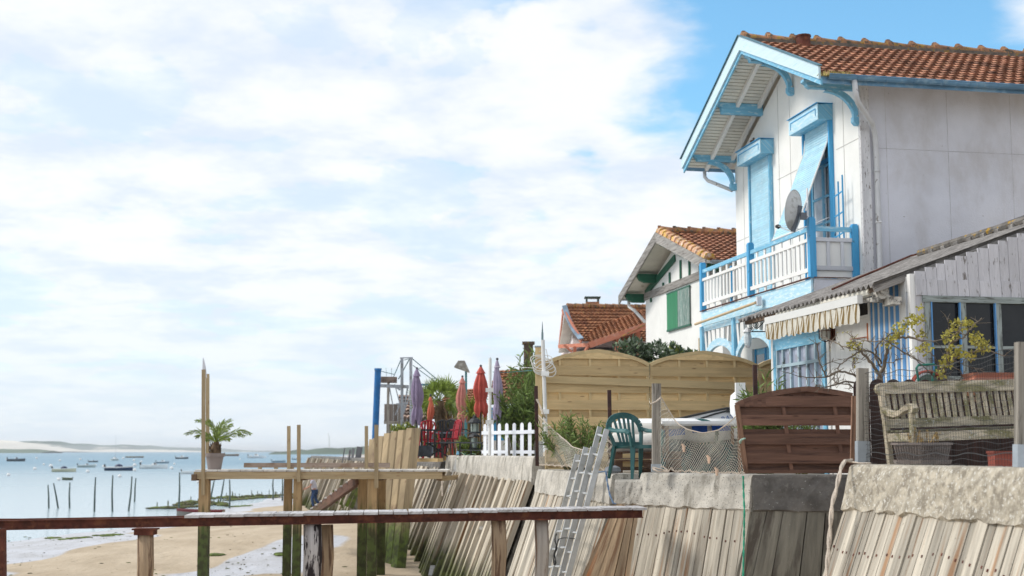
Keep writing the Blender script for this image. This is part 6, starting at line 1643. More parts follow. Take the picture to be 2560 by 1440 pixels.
# evergreen bush above the pine fence
def leafy_bush(label, c, rad, n, m, L, w, seed, name='evergreen_bush', clumps=14, trunk=True, z0=2.9, ms=None):
    rr = random.Random(seed); c = Vector(c); o = thing(name, label, 'bush', (c.x, c.y, z0)); gl = MB(); gs = MB()
    cl = []
    for k in range(clumps):
        d = rnd_dir(rr, .25); cl.append(c + Vector((d.x * rad[0], d.y * rad[1], d.z * rad[2])) * rr.uniform(.35, .85))
    for q in cl:
        gs.tube([Vector((c.x, c.y, z0)), Vector((c.x, c.y, z0)).lerp(q, .6) + Vector((0, 0, -.05)), q], [.04, .022, .008], 4, cap=False)
        sz = rr.uniform(.24, .42) * min(rad[0], rad[2] * 1.3)
        for j in range(n // clumps):
            d = rnd_dir(rr, .15); p = q + d * sz * rr.uniform(.5, 1.0) ** .5
            gl.m = 1 if rr.random() < .25 else 0
            leaf(gl, p, d + rnd_dir(rr) * .8, rnd_dir(rr, .6), L * rr.uniform(.7, 1.2), w * rr.uniform(.8, 1.2), rr.random())
    gl.m = 0
    gs.build('stems', m_stem, o); gl.build('leaves', ms or [m, m_dkleaf2], o); return o
leafy_bush('dark evergreen bush with grey leaf backs above the middle of the pine fence', tp(1612, 31.5, 5.02), (.85, .6, .85), 2600, m_dkleaf, .15, .075, 11, clumps=22)
leafy_bush('evergreen bush with fresh green shoots right beside the villa veranda', tp(1700, 32.0, 5.15), (.66, .5, .85), 1900, m_dkleaf, .15, .075, 12, clumps=18, ms=[m_dkleaf, m_ole2])
# small plants along the picket fence foot
leafy_bush('low green plant with yellow leaves on the wall top by the lantern', tp(1180, 38.6, 3.42), (.55, .3, .26), 700, m_ole2, .11, .06, 13, name='potted_herb', clumps=9, z0=3.15, ms=[m_ole, m_ole2])
leafy_bush('pale green shrub behind the tall leaning timbers', tp(1040, 47, 3.75), (1.1, .5, .45), 900, m_ole2, .2, .06, 14, clumps=10, z0=3.0, ms=[m_ole2, m_ole])
# spiky dracaena-like plant
def spiky(label, c, n, L, seed, name='yucca_plant', h=.5, z0=2.95, m=None):
    rr = random.Random(seed); o = thing(name, label, 'plant', (c[0], c[1], z0)); c = Vector(c); g = MB()
    for k in range(n):
        a = rr.uniform(0, 6.28); e = rr.uniform(-.1, 1.35); d = Vector((math.cos(a) * math.cos(e), math.sin(a) * math.cos(e), math.sin(e))); l = L * rr.uniform(.7, 1.1)
        s = d.cross(UP).normalized() * .022; p1 = c + d * l * .55 + UP * l * .05; p2 = c + d * l - UP * l * (.28 * math.cos(e) ** 2)
        b = len(g.v); g.v += [c - s, c + s, p1 + s * 1.2, p1 - s * 1.2, p2]; t = rr.random()
        g.face([b, b + 1, b + 2, b + 3], [(0, 0)] * 4, t); g.face([b + 3, b + 2, b + 4], [(0, 0)] * 3, t)
    g.build('leaves', m or m_ole2, o); g = MB(); g.tube([(c.x, c.y, z0), c], [.06, .05], 7); g.build('stem', m_palmd, o); return o
spiky('spiky yellow green plant between the pink parasol and the black lantern', tp(1178, 42.5, 4.35), 90, .85, 21)
# fan palm on the restaurant terrace
rr = random.Random(31); c = tp(1098, 48, 5.05); fp = thing('fan_palm', 'shaggy fan palm between the lilac and pink parasols on the terrace', 'palm', (c.x, c.y, 2.96))
g = MB()
for k in range(30):
    a = rr.uniform(0, 6.28); e = rr.uniform(-.45, 1.3); d = Vector((math.cos(a) * math.cos(e), math.sin(a) * math.cos(e), math.sin(e))); l0 = rr.uniform(.35, .6); q = c + d * l0
    g.tube([c, q], .015, 3, cap=False)
    s = d.orthogonal().normalized(); s2 = d.cross(s)
    n_ = rnd_dir(rr); sd = d.cross(n_).normalized()
    for j in range(15):
        f = -1.25 + 2.5 * j / 14; dd = d * math.cos(f) + sd * math.sin(f); leaf(g, q, dd, d.cross(sd), rr.uniform(.5, .72), .055, rr.random())
g.build('fronds', m_palm, fp)
g = MB(); n = 60
for k in range(n):
    a = rr.uniform(0, 6.28); z = rr.uniform(3.6, 5.0); r = .16 + .02 * rr.random(); p = Vector((c.x + math.cos(a) * r, c.y + math.sin(a) * r, z)); leaf(g, p, Vector((math.cos(a) * .5, math.sin(a) * .5, -.8)), Vector((math.cos(a), math.sin(a), .2)), .5, .14, rr.random())
g.tube([(c.x, c.y, 2.96), (c.x + .03, c.y, 4.0), c], [.2, .19, .16], 9); g.build('trunk', m_palmd, fp)
# potted palm at the end of the jetty is built with the jetty

# the bare shrub with yellow green leaves in front of the shed
m_bark = mat('grey_brown_branch', (.165, .135, .105), .9, .3, 8, bump=.5, tint=.5)
m_yl = leaf_mat('young_yellow_leaves', (.40, .36, .07), .3)
sh = thing('bare_shrub', 'bare branched shrub with a few yellow leaves before the white shed door', 'shrub', tp(2200, 18.6, 2.9))
rr = random.Random(77); g = MB(); gl = MB()
Z7 = lambda x, y: (1880 + x / 5.54, 720 + y / 5.54)
def branch(g, pts, D0, D1, r0, r1, twigs=0, leaves=0, Zf=Z7, lg=None, tl=.16):
    n = len(pts); P = []
    for i, (x, y) in enumerate(pts):
        px, py = Zf(x, y); P.append(at(px, py, lerp(D0, D1, i / max(1, n - 1))))
    Q = []
    for i in range(n - 1):      # catmull
        p0, p1, p2, p3 = P[max(0, i - 1)], P[i], P[i + 1], P[min(n - 1, i + 2)]
        for k in range(4):
            t = k / 4; Q.append(.5 * ((2 * p1) + (p2 - p0) * t + (2 * p0 - 5 * p1 + 4 * p2 - p3) * t * t + (3 * p1 - p0 - 3 * p2 + p3) * t ** 3))
    Q.append(P[-1]); m = len(Q)
    Q = [q + Vector((rr.gauss(0, .006), rr.gauss(0, .01), rr.gauss(0, .006))) for q in Q]
    g.tube(Q, [lerp(r0, r1, i / (m - 1)) * .85 for i in range(m)], 6, cap=False)
    for k in range(twigs):
        i = rr.randrange(1, m - 1); d = (Q[i + 1] - Q[i]).normalized() * .5 + rnd_dir(rr, .35); q = Q[i]; L = tl * rr.uniform(.4, 1.2)
        e1 = q + d * L * .5; e2 = e1 + (d + rnd_dir(rr) * .5).normalized() * L * .5; g.tube([q, e1, e2], [.006, .004, .0025], 4, cap=False)
        for _ in range(rr.randint(0, 2)): g.tube([e1, e1 + rnd_dir(rr, .3) * L * .35], [.004, .002], 3, cap=False)
        for _ in range(leaves):
            p = e1.lerp(e2, rr.random()); leaf(lg, p, rnd_dir(rr), rnd_dir(rr, .5), rr.uniform(.025, .05), .022, rr.random())
    return Q
for pts, r0, r1, tw, lv in (
        ([(1790, 1420), (1770, 1240), (1690, 1100), (1600, 980), (1500, 860), (1450, 800)], .034, .012, 10, 1),
        ([(1790, 1420), (1760, 1240), (1840, 1040), (1860, 900), (1900, 750), (2050, 680), (2200, 690), (2437, 760)], .036, .012, 12, 0),
        ([(1790, 1100), (1720, 980), (1710, 850), (1790, 740), (1900, 650), (2020, 610)], .016, .008, 8, 0),
        ([(1790, 1050), (1700, 920), (1540, 860), (1380, 940), (1270, 1020), (1180, 1110), (1220, 1150)], .016, .008, 8, 0),
        ([(940, 650), (1100, 730), (1250, 800), (1450, 860), (1560, 870)], .007, .012, 14, 1),
        ([(1450, 700), (1600, 740), (1800, 730), (1900, 750)], .007, .012, 10, 0),
        ([(1380, 600), (1380, 640), (1410, 740), (1470, 810)], .005, .009, 12, 2),
        ([(2437, 1080), (2200, 950), (1990, 820), (1900, 760)], .008, .012, 4, 0),
        ([(1580, 1300), (1450, 1230), (1330, 1180), (1180, 1160), (1040, 1230), (960, 1080), (920, 930), (905, 800), (940, 750)], .02, .007, 14, 0),
        ([(1600, 1420), (1420, 1310), (1250, 1310), (1040, 1370), (900, 1370), (880, 1340)], .018, .007, 10, 0),
        ([(1040, 1230), (900, 1240), (700, 1230), (500, 1170)], .012, .004, 10, 0),
        ([(1420, 1400), (1340, 1340), (1200, 1320), (1130, 1280), (1110, 1250)], .010, .005, 16, 0),
        ([(1270, 1000), (1400, 960), (1550, 990), (1620, 940)], .008, .004, 6, 0),
        ([(1840, 1040), (1960, 1030), (2040, 980), (2090, 990)], .008, .004, 8, 0),
        ([(1340, 1180), (1400, 1100), (1400, 1010)], .006, .003, 8, 2),
        ([(950, 1110), (1100, 1020), (1280, 980)], .006, .003, 4, 0)):
    branch(g, pts, 18.4, 17.7, r0, r1, tw, lv, lg=gl)
def leaf_cloud(gl, px, py, rpx, n, D, L=.055, w=.035):
    for k in range(int(n * .75)):
        a = rr.uniform(0, 6.28); r = rpx * math.sqrt(rr.random()); p = at(px + math.cos(a) * r * 1.3, py + math.sin(a) * r, D + rr.gauss(0, .12)); leaf(gl, p, rnd_dir(rr), rnd_dir(rr, .4), L * rr.uniform(.6, 1.2), w, rr.random())
for px, py, r, n in ((2250, 822, 16, 120), (2275, 800, 15, 110), (2240, 840, 8, 50), (2300, 800, 12, 60), (2300, 770, 6, 30), (2135, 862, 12, 40), (2222, 855, 14, 60), (2300, 835, 12, 45), (2300, 870, 8, 30)): leaf_cloud(gl, px, py, r, n, 17.9)
g.build('branches', m_bark, sh); gl.build('leaves', m_yl, sh)
Z2 = lambda x, y: (1700 + x / 2.977, 500 + y / 2.977)
sh2 = thing('leafy_shrub', 'thin shrub with yellow green leaves before the dark shed window', 'shrub', tp(2350, 17.3, 2.9)); g = MB(); gl = MB()
for pts, r0, r1, tw in (
        ([(1930, 1420), (1945, 1330), (1980, 1200), (2010, 1080), (2060, 1040), (2120, 1010), (2180, 940), (2240, 880)], .026, .006, 14),
        ([(1990, 1420), (1975, 1300), (1990, 1200), (2100, 1160), (2260, 1110), (2400, 1160), (2440, 1130)], .022, .005, 12),
        ([(1700, 1010), (1850, 1050), (2020, 1010), (2100, 950)], .008, .006, 8),
        ([(1960, 1400), (1930, 1260), (1900, 1180), (1850, 1130), (1800, 1110)], .014, .005, 10),
        ([(2040, 1400), (2100, 1290), (2000, 1220), (1980, 1100)], .010, .005, 6),
        ([(1900, 1330), (1780, 1210), (1700, 1160), (1600, 1090)], .009, .004, 6),
        ([(2000, 1180), (2150, 1240), (2300, 1290)], .007, .004, 8),
        ([(2120, 1010), (2020, 960), (1990, 900)], .006, .003, 8)):
    branch(g, pts, 17.3, 16.9, r0, r1, tw, 0, Zf=Z2, lg=gl)
for px, py, r, n in ((2395, 815, 15, 100), (2420, 810, 12, 80), (2375, 840, 16, 110), (2440, 845, 14, 90), (2460, 868, 14, 100), (2385, 880, 18, 130), (2365, 905, 14, 80), (2425, 890, 12, 60), (2350, 935, 10, 40), (2310, 872, 14, 60)): leaf_cloud(gl, px, py, r, n, 17.1)
g.build('branches', m_bark, sh2); gl.build('leaves', m_yl, sh2)

# ============================================================ restaurant terrace beyond the ribbed wall
m_pickw = mat('white_picket_paint', (.76, .78, .83), .6, .04, 2, weather=(.6, .6, .6), w_scale=5, w_lo=.6, w_hi=.75, bump=.1, tint=.08)
pk0 = at(1205, 1138, 36.0); pk1 = at(1336, 1140, 33.6)
pf = thing('picket_fence', 'low white picket fence with rounded tops on the ribbed sea wall', 'fence', pk0)
Xp = (pk1 - pk0); Xp.z = 0; Lp = Xp.length; Xp.normalize(); zt = at(1205, 1060, 36).z; z0 = 3.18
np_ = 7
for k in range(np_):
    c = Vector((pk0.x, pk0.y, 0)) + Xp * (Lp * (k + .42) / np_ * 1.0); w_ = .175; g = MB()
    pts = [c + Xp * -w_ / 2 + UP * z0, c + Xp * w_ / 2 + UP * z0, c + Xp * w_ / 2 + UP * (zt - .065)] + [c + Xp * (w_ / 2 * math.cos(math.pi * i / 6)) + UP * (zt - .065 + .065 * math.sin(math.pi * i / 6)) for i in range(1, 6)] + [c + Xp * -w_ / 2 + UP * (zt - .065)]
    g.prism(pts, Vector((0, .025, 0)), ud=UP); g.build('picket', m_pickw, pf)
g = MB(); a = Vector((pk0.x, pk0.y - .03, 0)); zr_ = at(1260, 1081, 34.8).z; g.beam(a + UP * zr_, a + Xp * Lp + UP * zr_, .03, .09); g.beam(a + Vector((0, .06, z0 + .1)), a + Xp * Lp + Vector((0, .06, z0 + .1)), .03, .08); g.build('rail', m_pickw, pf)
g = MB(); rr = random.Random(5)
for k in range(9):
    px = 1207 + k * 7.2; p = at(px, 1134, 36.2 - k * .05)
    for j in range(3): g.box(p + Vector((rr.uniform(-.02, .02), 0, j * .045 - .02)), (rr.uniform(.06, .1), .05, .04), R=Matrix.Rotation(rr.uniform(-.2, .2), 3, 'Y'))
tag(g.build('stone_edging', m_conc, origin=at(1230, 1138, 36)), 'low row of grey stones at the foot of the picket fence', 'edging')
g = MB(); g.beam(at(1273, 1138, 34.5), at(1272, 1094, 34.5), .06, .06, up=(0, 1, 0)); tag(g.build('stake', m_weath, origin=at(1273, 1138, 34.5)), 'short dark wooden stake standing in front of the picket fence', 'stake')

def parasol(label, px, ytop, ybot, D, col, wpx, m, seed, tie=.72, pole_bot=1140):
    rr = random.Random(seed); o = thing('parasol', label, 'parasol', (at(px, ybot, D).x, D, 2.98), group='closed parasols on the restaurant terrace')
    top = at(px, ytop, D); bot = at(px, ybot, D); H_ = top.z - bot.z; W_ = wpx / F * D / 2
    g = MB(); n = 40; rows = 26; ph = [rr.uniform(0, 6.28) for _ in range(4)]
    def prof(t):        # t 0 top .. 1 bottom
        if t < .02: return .12
        if t < tie: k = t / tie; return .22 + .78 * math.sin(min(1, k * 1.15) * math.pi * .5) * (1 - .42 * max(0, (k - .62) / .38) ** 1.6)
        k = (t - tie) / (1 - tie); return .58 + .32 * math.sin(k * math.pi * .8)
    def fn(i, j):
        a = 2 * math.pi * i / n; t = j / rows; r = W_ * prof(t) * (1 + (.27 * math.sin(a * 8 + ph[0] + t * 1.5) + .10 * math.sin(a * 3 + ph[1] + t * 3)) * min(1, t * 3))
        return Vector((top.x + .02 * math.sin(t * 5 + ph[2]) + math.cos(a) * r, D + math.sin(a) * r, top.z - H_ * t + (.10 * math.sin(a * 4 + ph[3]) * max(0, t - .85) / .15)))
    g.grid(fn, n, rows, t=.5); g.build('canopy', m, o, smooth=True)
    g = MB()
    def cap(i, j):
        a = 2 * math.pi * i / 24; t = j / 6; r = W_ * (.18 + .52 * t) * (1 + .14 * math.sin(a * 8) * t); return Vector((top.x + math.cos(a) * r, D + math.sin(a) * r, top.z + .02 - H_ * .14 * t))
    g.grid(cap, 24, 6, t=.6); g.build('top_vent', m, o, smooth=True)
    g = MB(); zt_ = top.z - H_ * tie; g.tube([Vector((top.x + math.cos(a) * W_ * .62, D + math.sin(a) * W_ * .62, zt_ + .02 * math.sin(a * 3))) for a in [j * .524 for j in range(13)]], .014, 4); g.build('tie_strap', m, o)
    g = MB(); g.tube([Vector((top.x, D, 2.98)), Vector((top.x, D, top.z + .05))], .025, 8); g.ball((top.x, D, top.z + .05), .04, 6); g.build('pole', mat('dark_parasol_pole', (.06, .06, .07), .5, .1, 3), o)
m_lil = mat('faded_lilac_cloth', (.30, .24, .36), .9, .12, 5, trans=.1, tint=0); m_lil2 = mat('pale_lilac_cloth', (.42, .36, .49), .9, .12, 5, trans=.15, tint=0)
m_pnk = mat('faded_coral_cloth', (.62, .25, .21), .9, .12, 5, trans=.15, tint=0); m_red = mat('coral_red_cloth', (.58, .11, .085), .9, .15, 5, trans=.12, tint=0); m_cor = mat('orange_coral_cloth', (.62, .17, .10), .9, .15, 5, trans=.12, tint=0)
parasol('lilac closed parasol, leftmost, beside the grey gantry', 1042, 924, 1057, 46, None, 27, m_lil, 1, .68)
parasol('short coral closed parasol in front of the fan palm', 1076, 992, 1072, 42, None, 15, m_cor, 2, .72)
parasol('faded pink closed parasol just left of the street lamp post', 1156, 945, 1050, 44, None, 24, m_pnk, 3, .8)
parasol('largest coral red closed parasol tied above the black lantern', 1202, 919, 1036, 40, None, 33, m_red, 4, .70)
parasol('pale lilac closed parasol right of the white pole', 1243, 902, 1042, 38, None, 22, m_lil2, 5, .74)

# street lamp
sl_ = thing('street_lamp', 'street lamp with a faceted square lantern head above the parasols', 'street lamp', tp(1165, 46, 2.98))
hp = at(1155, 915, 46); g = MB(); X = Vector((1, 0, 0)); c = hp
a0 = at(1136, 917, 46); a1 = at(1172, 928, 46); top_ = at(1152, 902, 46); top2 = at(1162, 902, 46)
pts_t = [top_ + Vector((-.08, -.12, 0)), top2 + Vector((0, -.12, 0)), top2 + Vector((0, .12, 0)), top_ + Vector((-.08, .12, 0))]
low = [a0 + Vector((0, -.2, 0)), a1 + Vector((0, -.25, 0)), a1 + Vector((0.02, .25, 0)), a0 + Vector((0, .2, 0))]
g.hexa(low + pts_t); g.build('hood', mat('grey_lamp_hood', (.22, .20, .17), .6, .15, 6, weather=(.4, .38, .33), w_scale=8), sl_)
g = MB(); dn = [low[0] * .7 + low[1] * .3 - UP * .02, low[0] * .0 + low[1] * 1.0 - UP * .16, low[3] * .0 + low[2] * 1.0 - UP * .16, low[3] * .7 + low[2] * .3 - UP * .02]
g.hexa([low[0] - UP * .02, low[1] - UP * .05, low[2] - UP * .05, low[3] - UP * .02, low[0] - UP * .005, low[1] - UP * .005, low[2] - UP * .005, low[3] - UP * .005]); g.build('diffuser', mat('dull_lamp_lens', (.30, .28, .24), .3, .1, 6), sl_)
g = MB(); g.tube([tp(1165, 46, 2.98), at(1165, 960, 46), at(1165, 926, 46)], [.055, .04, .035], 8); g.build('pole', mat('teal_lamp_post', (.05, .2, .22), .5, .1, 3), sl_)

# lantern on the parapet
ln = thing('lantern', 'black candle lantern standing on the dark terrace rail', 'lantern', at(1187, 1083, 38))
m_blk = mat('black_painted_metal', (.022, .024, .028), .5, .1, 3, bump=0)
q = at(1187, 1083, 38); s_ = 38 / F
g = MB(); g.lathe(q, [(.16, 0), (.16, .04)], 12); g.lathe(q + UP * .27, [(.20, 0), (.20, .03), (.12, .12), (.06, .15), (.05, .20), (.02, .23)], 12)
for a in range(6): a = a * math.pi / 3; g.tube([q + Vector((math.cos(a) * .13, math.sin(a) * .13, .03)), q + Vector((math.cos(a) * .14, math.sin(a) * .14, .28))], .012, 4)
g.build('frame', m_blk, ln); g = MB(); g.lathe(q + UP * .04, [(.11, 0), (.12, .22)], 12); g.build('glass', mat('lantern_glass', (.30, .36, .33), .1, .2, 4, bump=0, spec=.8), ln)
g = MB(); g.tube([q + UP * .48 + Vector((math.cos(a) * .05, 0, math.sin(a) * .05)) for a in [j * .6 for j in range(11)]], .008, 4); g.build('ring', m_blk, ln)
# second lantern on the floor
ln2 = thing('lantern', 'black lantern on the terrace floor below the dark rail', 'lantern', at(1185, 1125, 38.4)); q = at(1186, 1122, 38.4)
g = MB(); g.lathe(q, [(.15, 0), (.15, .03)], 10); g.lathe(q + UP * .33, [(.17, 0), (.14, .05), (.05, .1)], 10)
for a in range(4): a = a * math.pi / 2 + .4; g.tube([q + Vector((math.cos(a) * .13, math.sin(a) * .13, .03)), q + Vector((math.cos(a) * .13, math.sin(a) * .13, .34))], .014, 4)
g.build('frame', m_blk, ln2); g = MB(); g.lathe(q + UP * .03, [(.09, 0), (.10, .28)], 10); g.build('glass', _M['lantern_glass'], ln2)
# dark rail, tables, red chairs
zr_ = at(1110, 1075, 40).z
rl_ = thing('terrace_railing', 'black metal railing along the restaurant terrace edge', 'railing', at(1054, 1140, 40))
g = MB()
g.beam(at(1052, 1075, 40), at(1125, 1076, 40.5), .05, .05); g.beam(at(1100, 1106, 39), at(1206, 1107, 37.2), .04, .04); g.beam(at(1150, 1125, 38), at(1206, 1126, 37.2), .03, .03)
for px in (1054, 1070, 1087, 1105): g.beam(at(px, 1143, 40), at(px, 1075, 40), .05, .05, up=(0, 1, 0))
for px in (1150, 1178, 1204): g.beam(at(px, 1140, 37.8), at(px, 1107, 37.8), .04, .04, up=(0, 1, 0))
g.build('bars', m_blk, rl_)
g = MB()
m_redc = mat('red_enamel_metal', (.36, .012, .025), .35, .1, 3, bump=0, tint=.15)
def bistro_chair(label, px, py, D, rz, m, h=1.15):
    p = at(px, py, D); o = thing('bistro_chair', label, 'chair', p, rz=rz, group='metal chairs on the restaurant terrace'); M = ROOTM[o.name]; C = lambda x, y, z: M @ Vector((x, y, z))
    g = MB(); g.hexa([C(-.24, -.24, .50), C(.24, -.24, .50), C(.22, .22, .50), C(-.22, .22, .50), C(-.24, -.24, .54), C(.24, -.24, .54), C(.22, .22, .54), C(-.22, .22, .54)]); g.build('seat', m, o)
    g = MB(); g.tube([C(-.22, .22, .52), C(-.24, .30, .9), C(-.18, .32, 1.05), C(0, .33, 1.1), C(.18, .32, 1.05), C(.24, .30, .9), C(.22, .22, .52)], .022, 6)
    for x in (-.09, 0, .09): g.beam(C(x, .22, .54), C(x, .32, 1.08), .06, .015, up=M.to_3x3() @ Vector((0, 1, 0)))
    g.build('backrest', m, o)
    g = MB()
    for sx in (-1, 1): g.tube([C(sx * .24, .28, .8), C(sx * .29, .0, .78), C(sx * .28, -.2, .74), C(sx * .24, -.22, .52)], .018, 5)
    g.build('armrest', m, o)
    for sx in (-1, 1):
        for sy in (-1, 1): g = MB(); g.tube([C(sx * .27, sy * .28, 0), C(sx * .22, sy * .22, .5)], .022, 5); g.build('leg', m, o)
    return o
zf = 1143
bistro_chair('red metal chair with its back to the railing, leftmost on the terrace', 1062, 1143, 41.3, math.radians(200), m_redc)
bistro_chair('red metal chair turned sideways beside the black folding table', 1080, 1146, 42.2, math.radians(90), m_redc)
bistro_chair('red metal armchair at the middle of the terrace railing', 1122, 1141, 41.0, math.radians(-60), m_redc)
bistro_chair('black metal chair with curled back behind the red armchair', 1112, 1137, 44.0, math.radians(170), m_blk, 1.2)
bistro_chair('dark metal chair near the foot of the black lantern', 1146, 1138, 42.0, math.radians(140), m_blk)
tb2 = thing('bistro_table', 'small black folding table beside the red chairs', 'table', at(1096, 1143, 40.6))
q = at(1096, 1108, 40.6); g = MB(); g.box(q, (.75, .6, .035)); g.build('tabletop', m_blk, tb2); b_ = at(1096, 1143, 40.6)
for s1 in (-1, 1):
    for s2 in (-1, 1): g = MB(); g.tube([b_ + Vector((s1 * .3, s2 * .25, 0)), q + Vector((-s1 * .3, s2 * .25, 0))], .018, 5); g.build('leg', _M['black_painted_metal'], tb2)
tb3 = thing('bistro_table', 'grey slatted table between the armchair and the picket fence', 'table', at(1150, 1140, 43))
q = at(1150, 1082, 43); b_ = at(1150, 1140, 43); m_gt = mat('blue_grey_slats', (.20, .24, .30), .6, .2, 4)
for j in range(5): g = MB(); g.beam(q + Vector((-1.0, j * .13, 0)), q + Vector((1.0, j * .13, 0)), .1, .03); g.build('table_slat', m_gt, tb3)
for s1 in (-1, 1):
    for s2 in (0, 1): g = MB(); g.beam(b_ + Vector((s1 * .9, s2 * .5, 0)), q + Vector((s1 * .9, s2 * .5, 0)), .06, .06, up=(0, 1, 0)); g.build('leg', m_gt, tb3)
# crates under the railing
g = MB(); q = at(1060, 1138, 39.8); g.box(q + UP * .12, (.42, .4, .32)); tag(g.build('crate', mat('dark_grey_crate', (.06, .07, .09), .7, .3, 8), origin=q), 'dark grey crate under the left end of the terrace railing', 'crate')
# timber terrace edge beam
g = MB(); g.beam(at(1044, 1150, 39.9), at(1101, 1150, 39.4), .25, .10); tag(g.build('edge_beam', m_beige, origin=at(1044, 1150, 39.9)), 'light timber beam edging the restaurant terrace above the brown planks', 'beam')

# wooden restaurant hut with tiled roofs
hut = thing('restaurant_hut', 'yellow brown wooden hut with low terracotta roof behind the parasols', 'hut', at(1130, 1120, 50))
g = MB(); a = at(1104, 1000, 50); b = at(1215, 1000, 49)
x = a.x
while x < b.x: g.beam((x, 50, 2.95), (x, 50, at(1130, 1026, 50).z), .15, .05, up=(0, 1, 0), t=R_.random()); x += .16
g.build('plank_wall', mat('ochre_plank_wall', (.40, .25, .085), .8, .2, 2, stretch=GR, weather=(.25, .15, .06), w_scale=2, bump=.3, tint=.5), hut)
e0 = at(1096, 1030, 49.2); e1 = at(1215, 1018, 48.2); g = MB()
d_ = (e1 - e0).normalized(); upr = at(1165, 972, 53.5) - at(1150, 1022, 48.8)
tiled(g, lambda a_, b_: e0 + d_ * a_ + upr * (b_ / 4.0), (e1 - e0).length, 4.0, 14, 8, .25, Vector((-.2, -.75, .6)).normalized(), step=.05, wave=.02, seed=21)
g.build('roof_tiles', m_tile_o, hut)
g = MB(); g.beam(e0 - UP * .06, e1 - UP * .06, .06, .1)
for k in range(9): q = e0.lerp(e1, k / 8) - UP * .16; g.beam(q, q + Vector((0, .5, .1)), .07, .09)
g.build('eave_board', m_weath, hut)
g = MB(); g.beam(at(1132, 1120, 49.9), at(1132, 1045, 49.9), .9, .06, up=(0, 1, 0)); g.build('door', mat('faded_pink_door', (.45, .22, .18), .8, .1, 3), hut)
g = MB(); g.beam(at(1131, 1090, 49.85), at(1131, 1050, 49.85), .5, .05, up=(0, 1, 0)); g.build('door_window', m_glass, hut)
hut2 = thing('restaurant_building', 'white and tiled building partly hidden by the oleanders', 'building', at(1285, 1100, 54))
g = MB(); g.hexa([rq(1222, 54, 2.9), rq(1345, 54, 2.9), rq(1345, 60, 2.9), rq(1222, 60, 2.9), rq(1222, 54, 5.0), rq(1345, 54, 5.0), rq(1345, 60, 5.0), rq(1222, 60, 5.0)], t=.5); g.build('wall', m_white, hut2)
e0 = at(1222, 985, 53.6); e1 = at(1350, 980, 53.6); g = MB(); d_ = (e1 - e0).normalized()
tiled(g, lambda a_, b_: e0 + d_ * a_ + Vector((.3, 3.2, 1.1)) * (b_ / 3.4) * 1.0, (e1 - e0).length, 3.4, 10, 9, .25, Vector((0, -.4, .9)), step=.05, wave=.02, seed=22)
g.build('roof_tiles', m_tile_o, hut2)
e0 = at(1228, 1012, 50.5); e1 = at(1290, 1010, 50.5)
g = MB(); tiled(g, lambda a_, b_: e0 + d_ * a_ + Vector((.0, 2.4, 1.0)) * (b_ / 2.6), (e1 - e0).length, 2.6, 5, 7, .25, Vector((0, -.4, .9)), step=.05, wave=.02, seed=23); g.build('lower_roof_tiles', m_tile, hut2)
g = MB(); g.beam(at(1220, 1060, 50), at(1262, 1060, 50), .05, 1.2); g.build('blue_panel', m_blue_sat, hut2)
# chimney at the left of the pine post
ch = thing('chimney', 'old brick chimney stack with lichen rising behind the oleanders', 'chimney', at(1321, 900, 55))
g = MB(); p0 = at(1321, 905, 55); p1 = at(1321, 858, 55); g.beam(Vector((p0.x, 55, 3)), p1, .38, .5, up=(0, 1, 0)); g.build('stack', mat('lichened_chimney_brick', (.13, .10, .08), .95, .3, 7, weather=(.33, .24, .06), w_scale=6, w_lo=.52, w_hi=.6, bump=.6), ch); g = MB(); g.box(p1, (.5, .6, .1)); g.build('cap', _M['lichened_chimney_brick'], ch)
# ties and cables
rope('green cable sagging from the lilac parasol to the oleanders', [(1232, 930, 38), (1260, 932, 38), (1290, 929, 38), (1330, 926, 36)], .012, _M['teal_lamp_post'], 'cable', 'cable')
rope('thin white line from the white pole to the tall pine post', [(1226, 918, 34.5), (1260, 915, 34), (1300, 918, 30), (1334, 920, 27.9)], .006, m_whitepole, 'line', 'line')

# ------------------------------------------------------------ gantry and blue mast beyond
m_gal = mat('galvanised_grey_steel', (.40, .43, .47), .5, .12, 3, metal=.3, weather=(.25, .25, .25), w_scale=4)
m_bl2 = mat('weathered_blue_paint', (.012, .15, .42), .5, .15, 3, weather=(.05, .09, .13), w_scale=5, w_lo=.56, w_hi=.66, bump=.2)
m_tk = mat('dark_teal_cable', (.03, .12, .14), .6, .1, 3)
GD = 56.0
bm = thing('mooring_mast', 'thick bright blue steel mast standing left of the grey gantry', 'mast', at(937, 1125, GD - 2))
g = MB(); g.tube([at(936, 1140, GD - 2), at(945, 922, GD - 2)], [.13, .13], 14); g.build('tube', m_bl2, bm); g = MB(); g.tube([at(945, 926, GD - 2), at(945, 921, GD - 2)], .15, 14); g.build('collar', m_bl2, bm)
gn = thing('gantry', 'grey steel and timber lifting gantry with stay cables behind the lilac parasol', 'gantry', at(1000, 1100, GD))
def gb(name, segs, m, r=None):
    g = MB()
    for s in segs:
        if len(s) == 5: (x0, y0, x1, y1, w_) = s; g.beam(at(x0, y0, GD), at(x1, y1, GD), w_ / F * GD, w_ / F * GD, up=(0, 1, 0))
        else: (x0, y0, x1, y1, w_, d) = s; g.beam(at(x0, y0, GD + d), at(x1, y1, GD + d), w_ / F * GD, w_ / F * GD, up=(0, 1, 0))
    g.build(name, m, gn)
gb('steel_column', [(1005, 1090, 1005, 895, 7)], m_gal); gb('steel_column', [(1028, 1090, 1027, 894, 7)], m_gal)
gb('top_beam', [(1000, 895, 1032, 894, 3)], m_gal)
gb('timber_column', [(969, 1090, 971, 955, 6)], m_weath); gb('timber_column', [(1001, 1080, 1001, 1040, 10, .6)], m_weath)
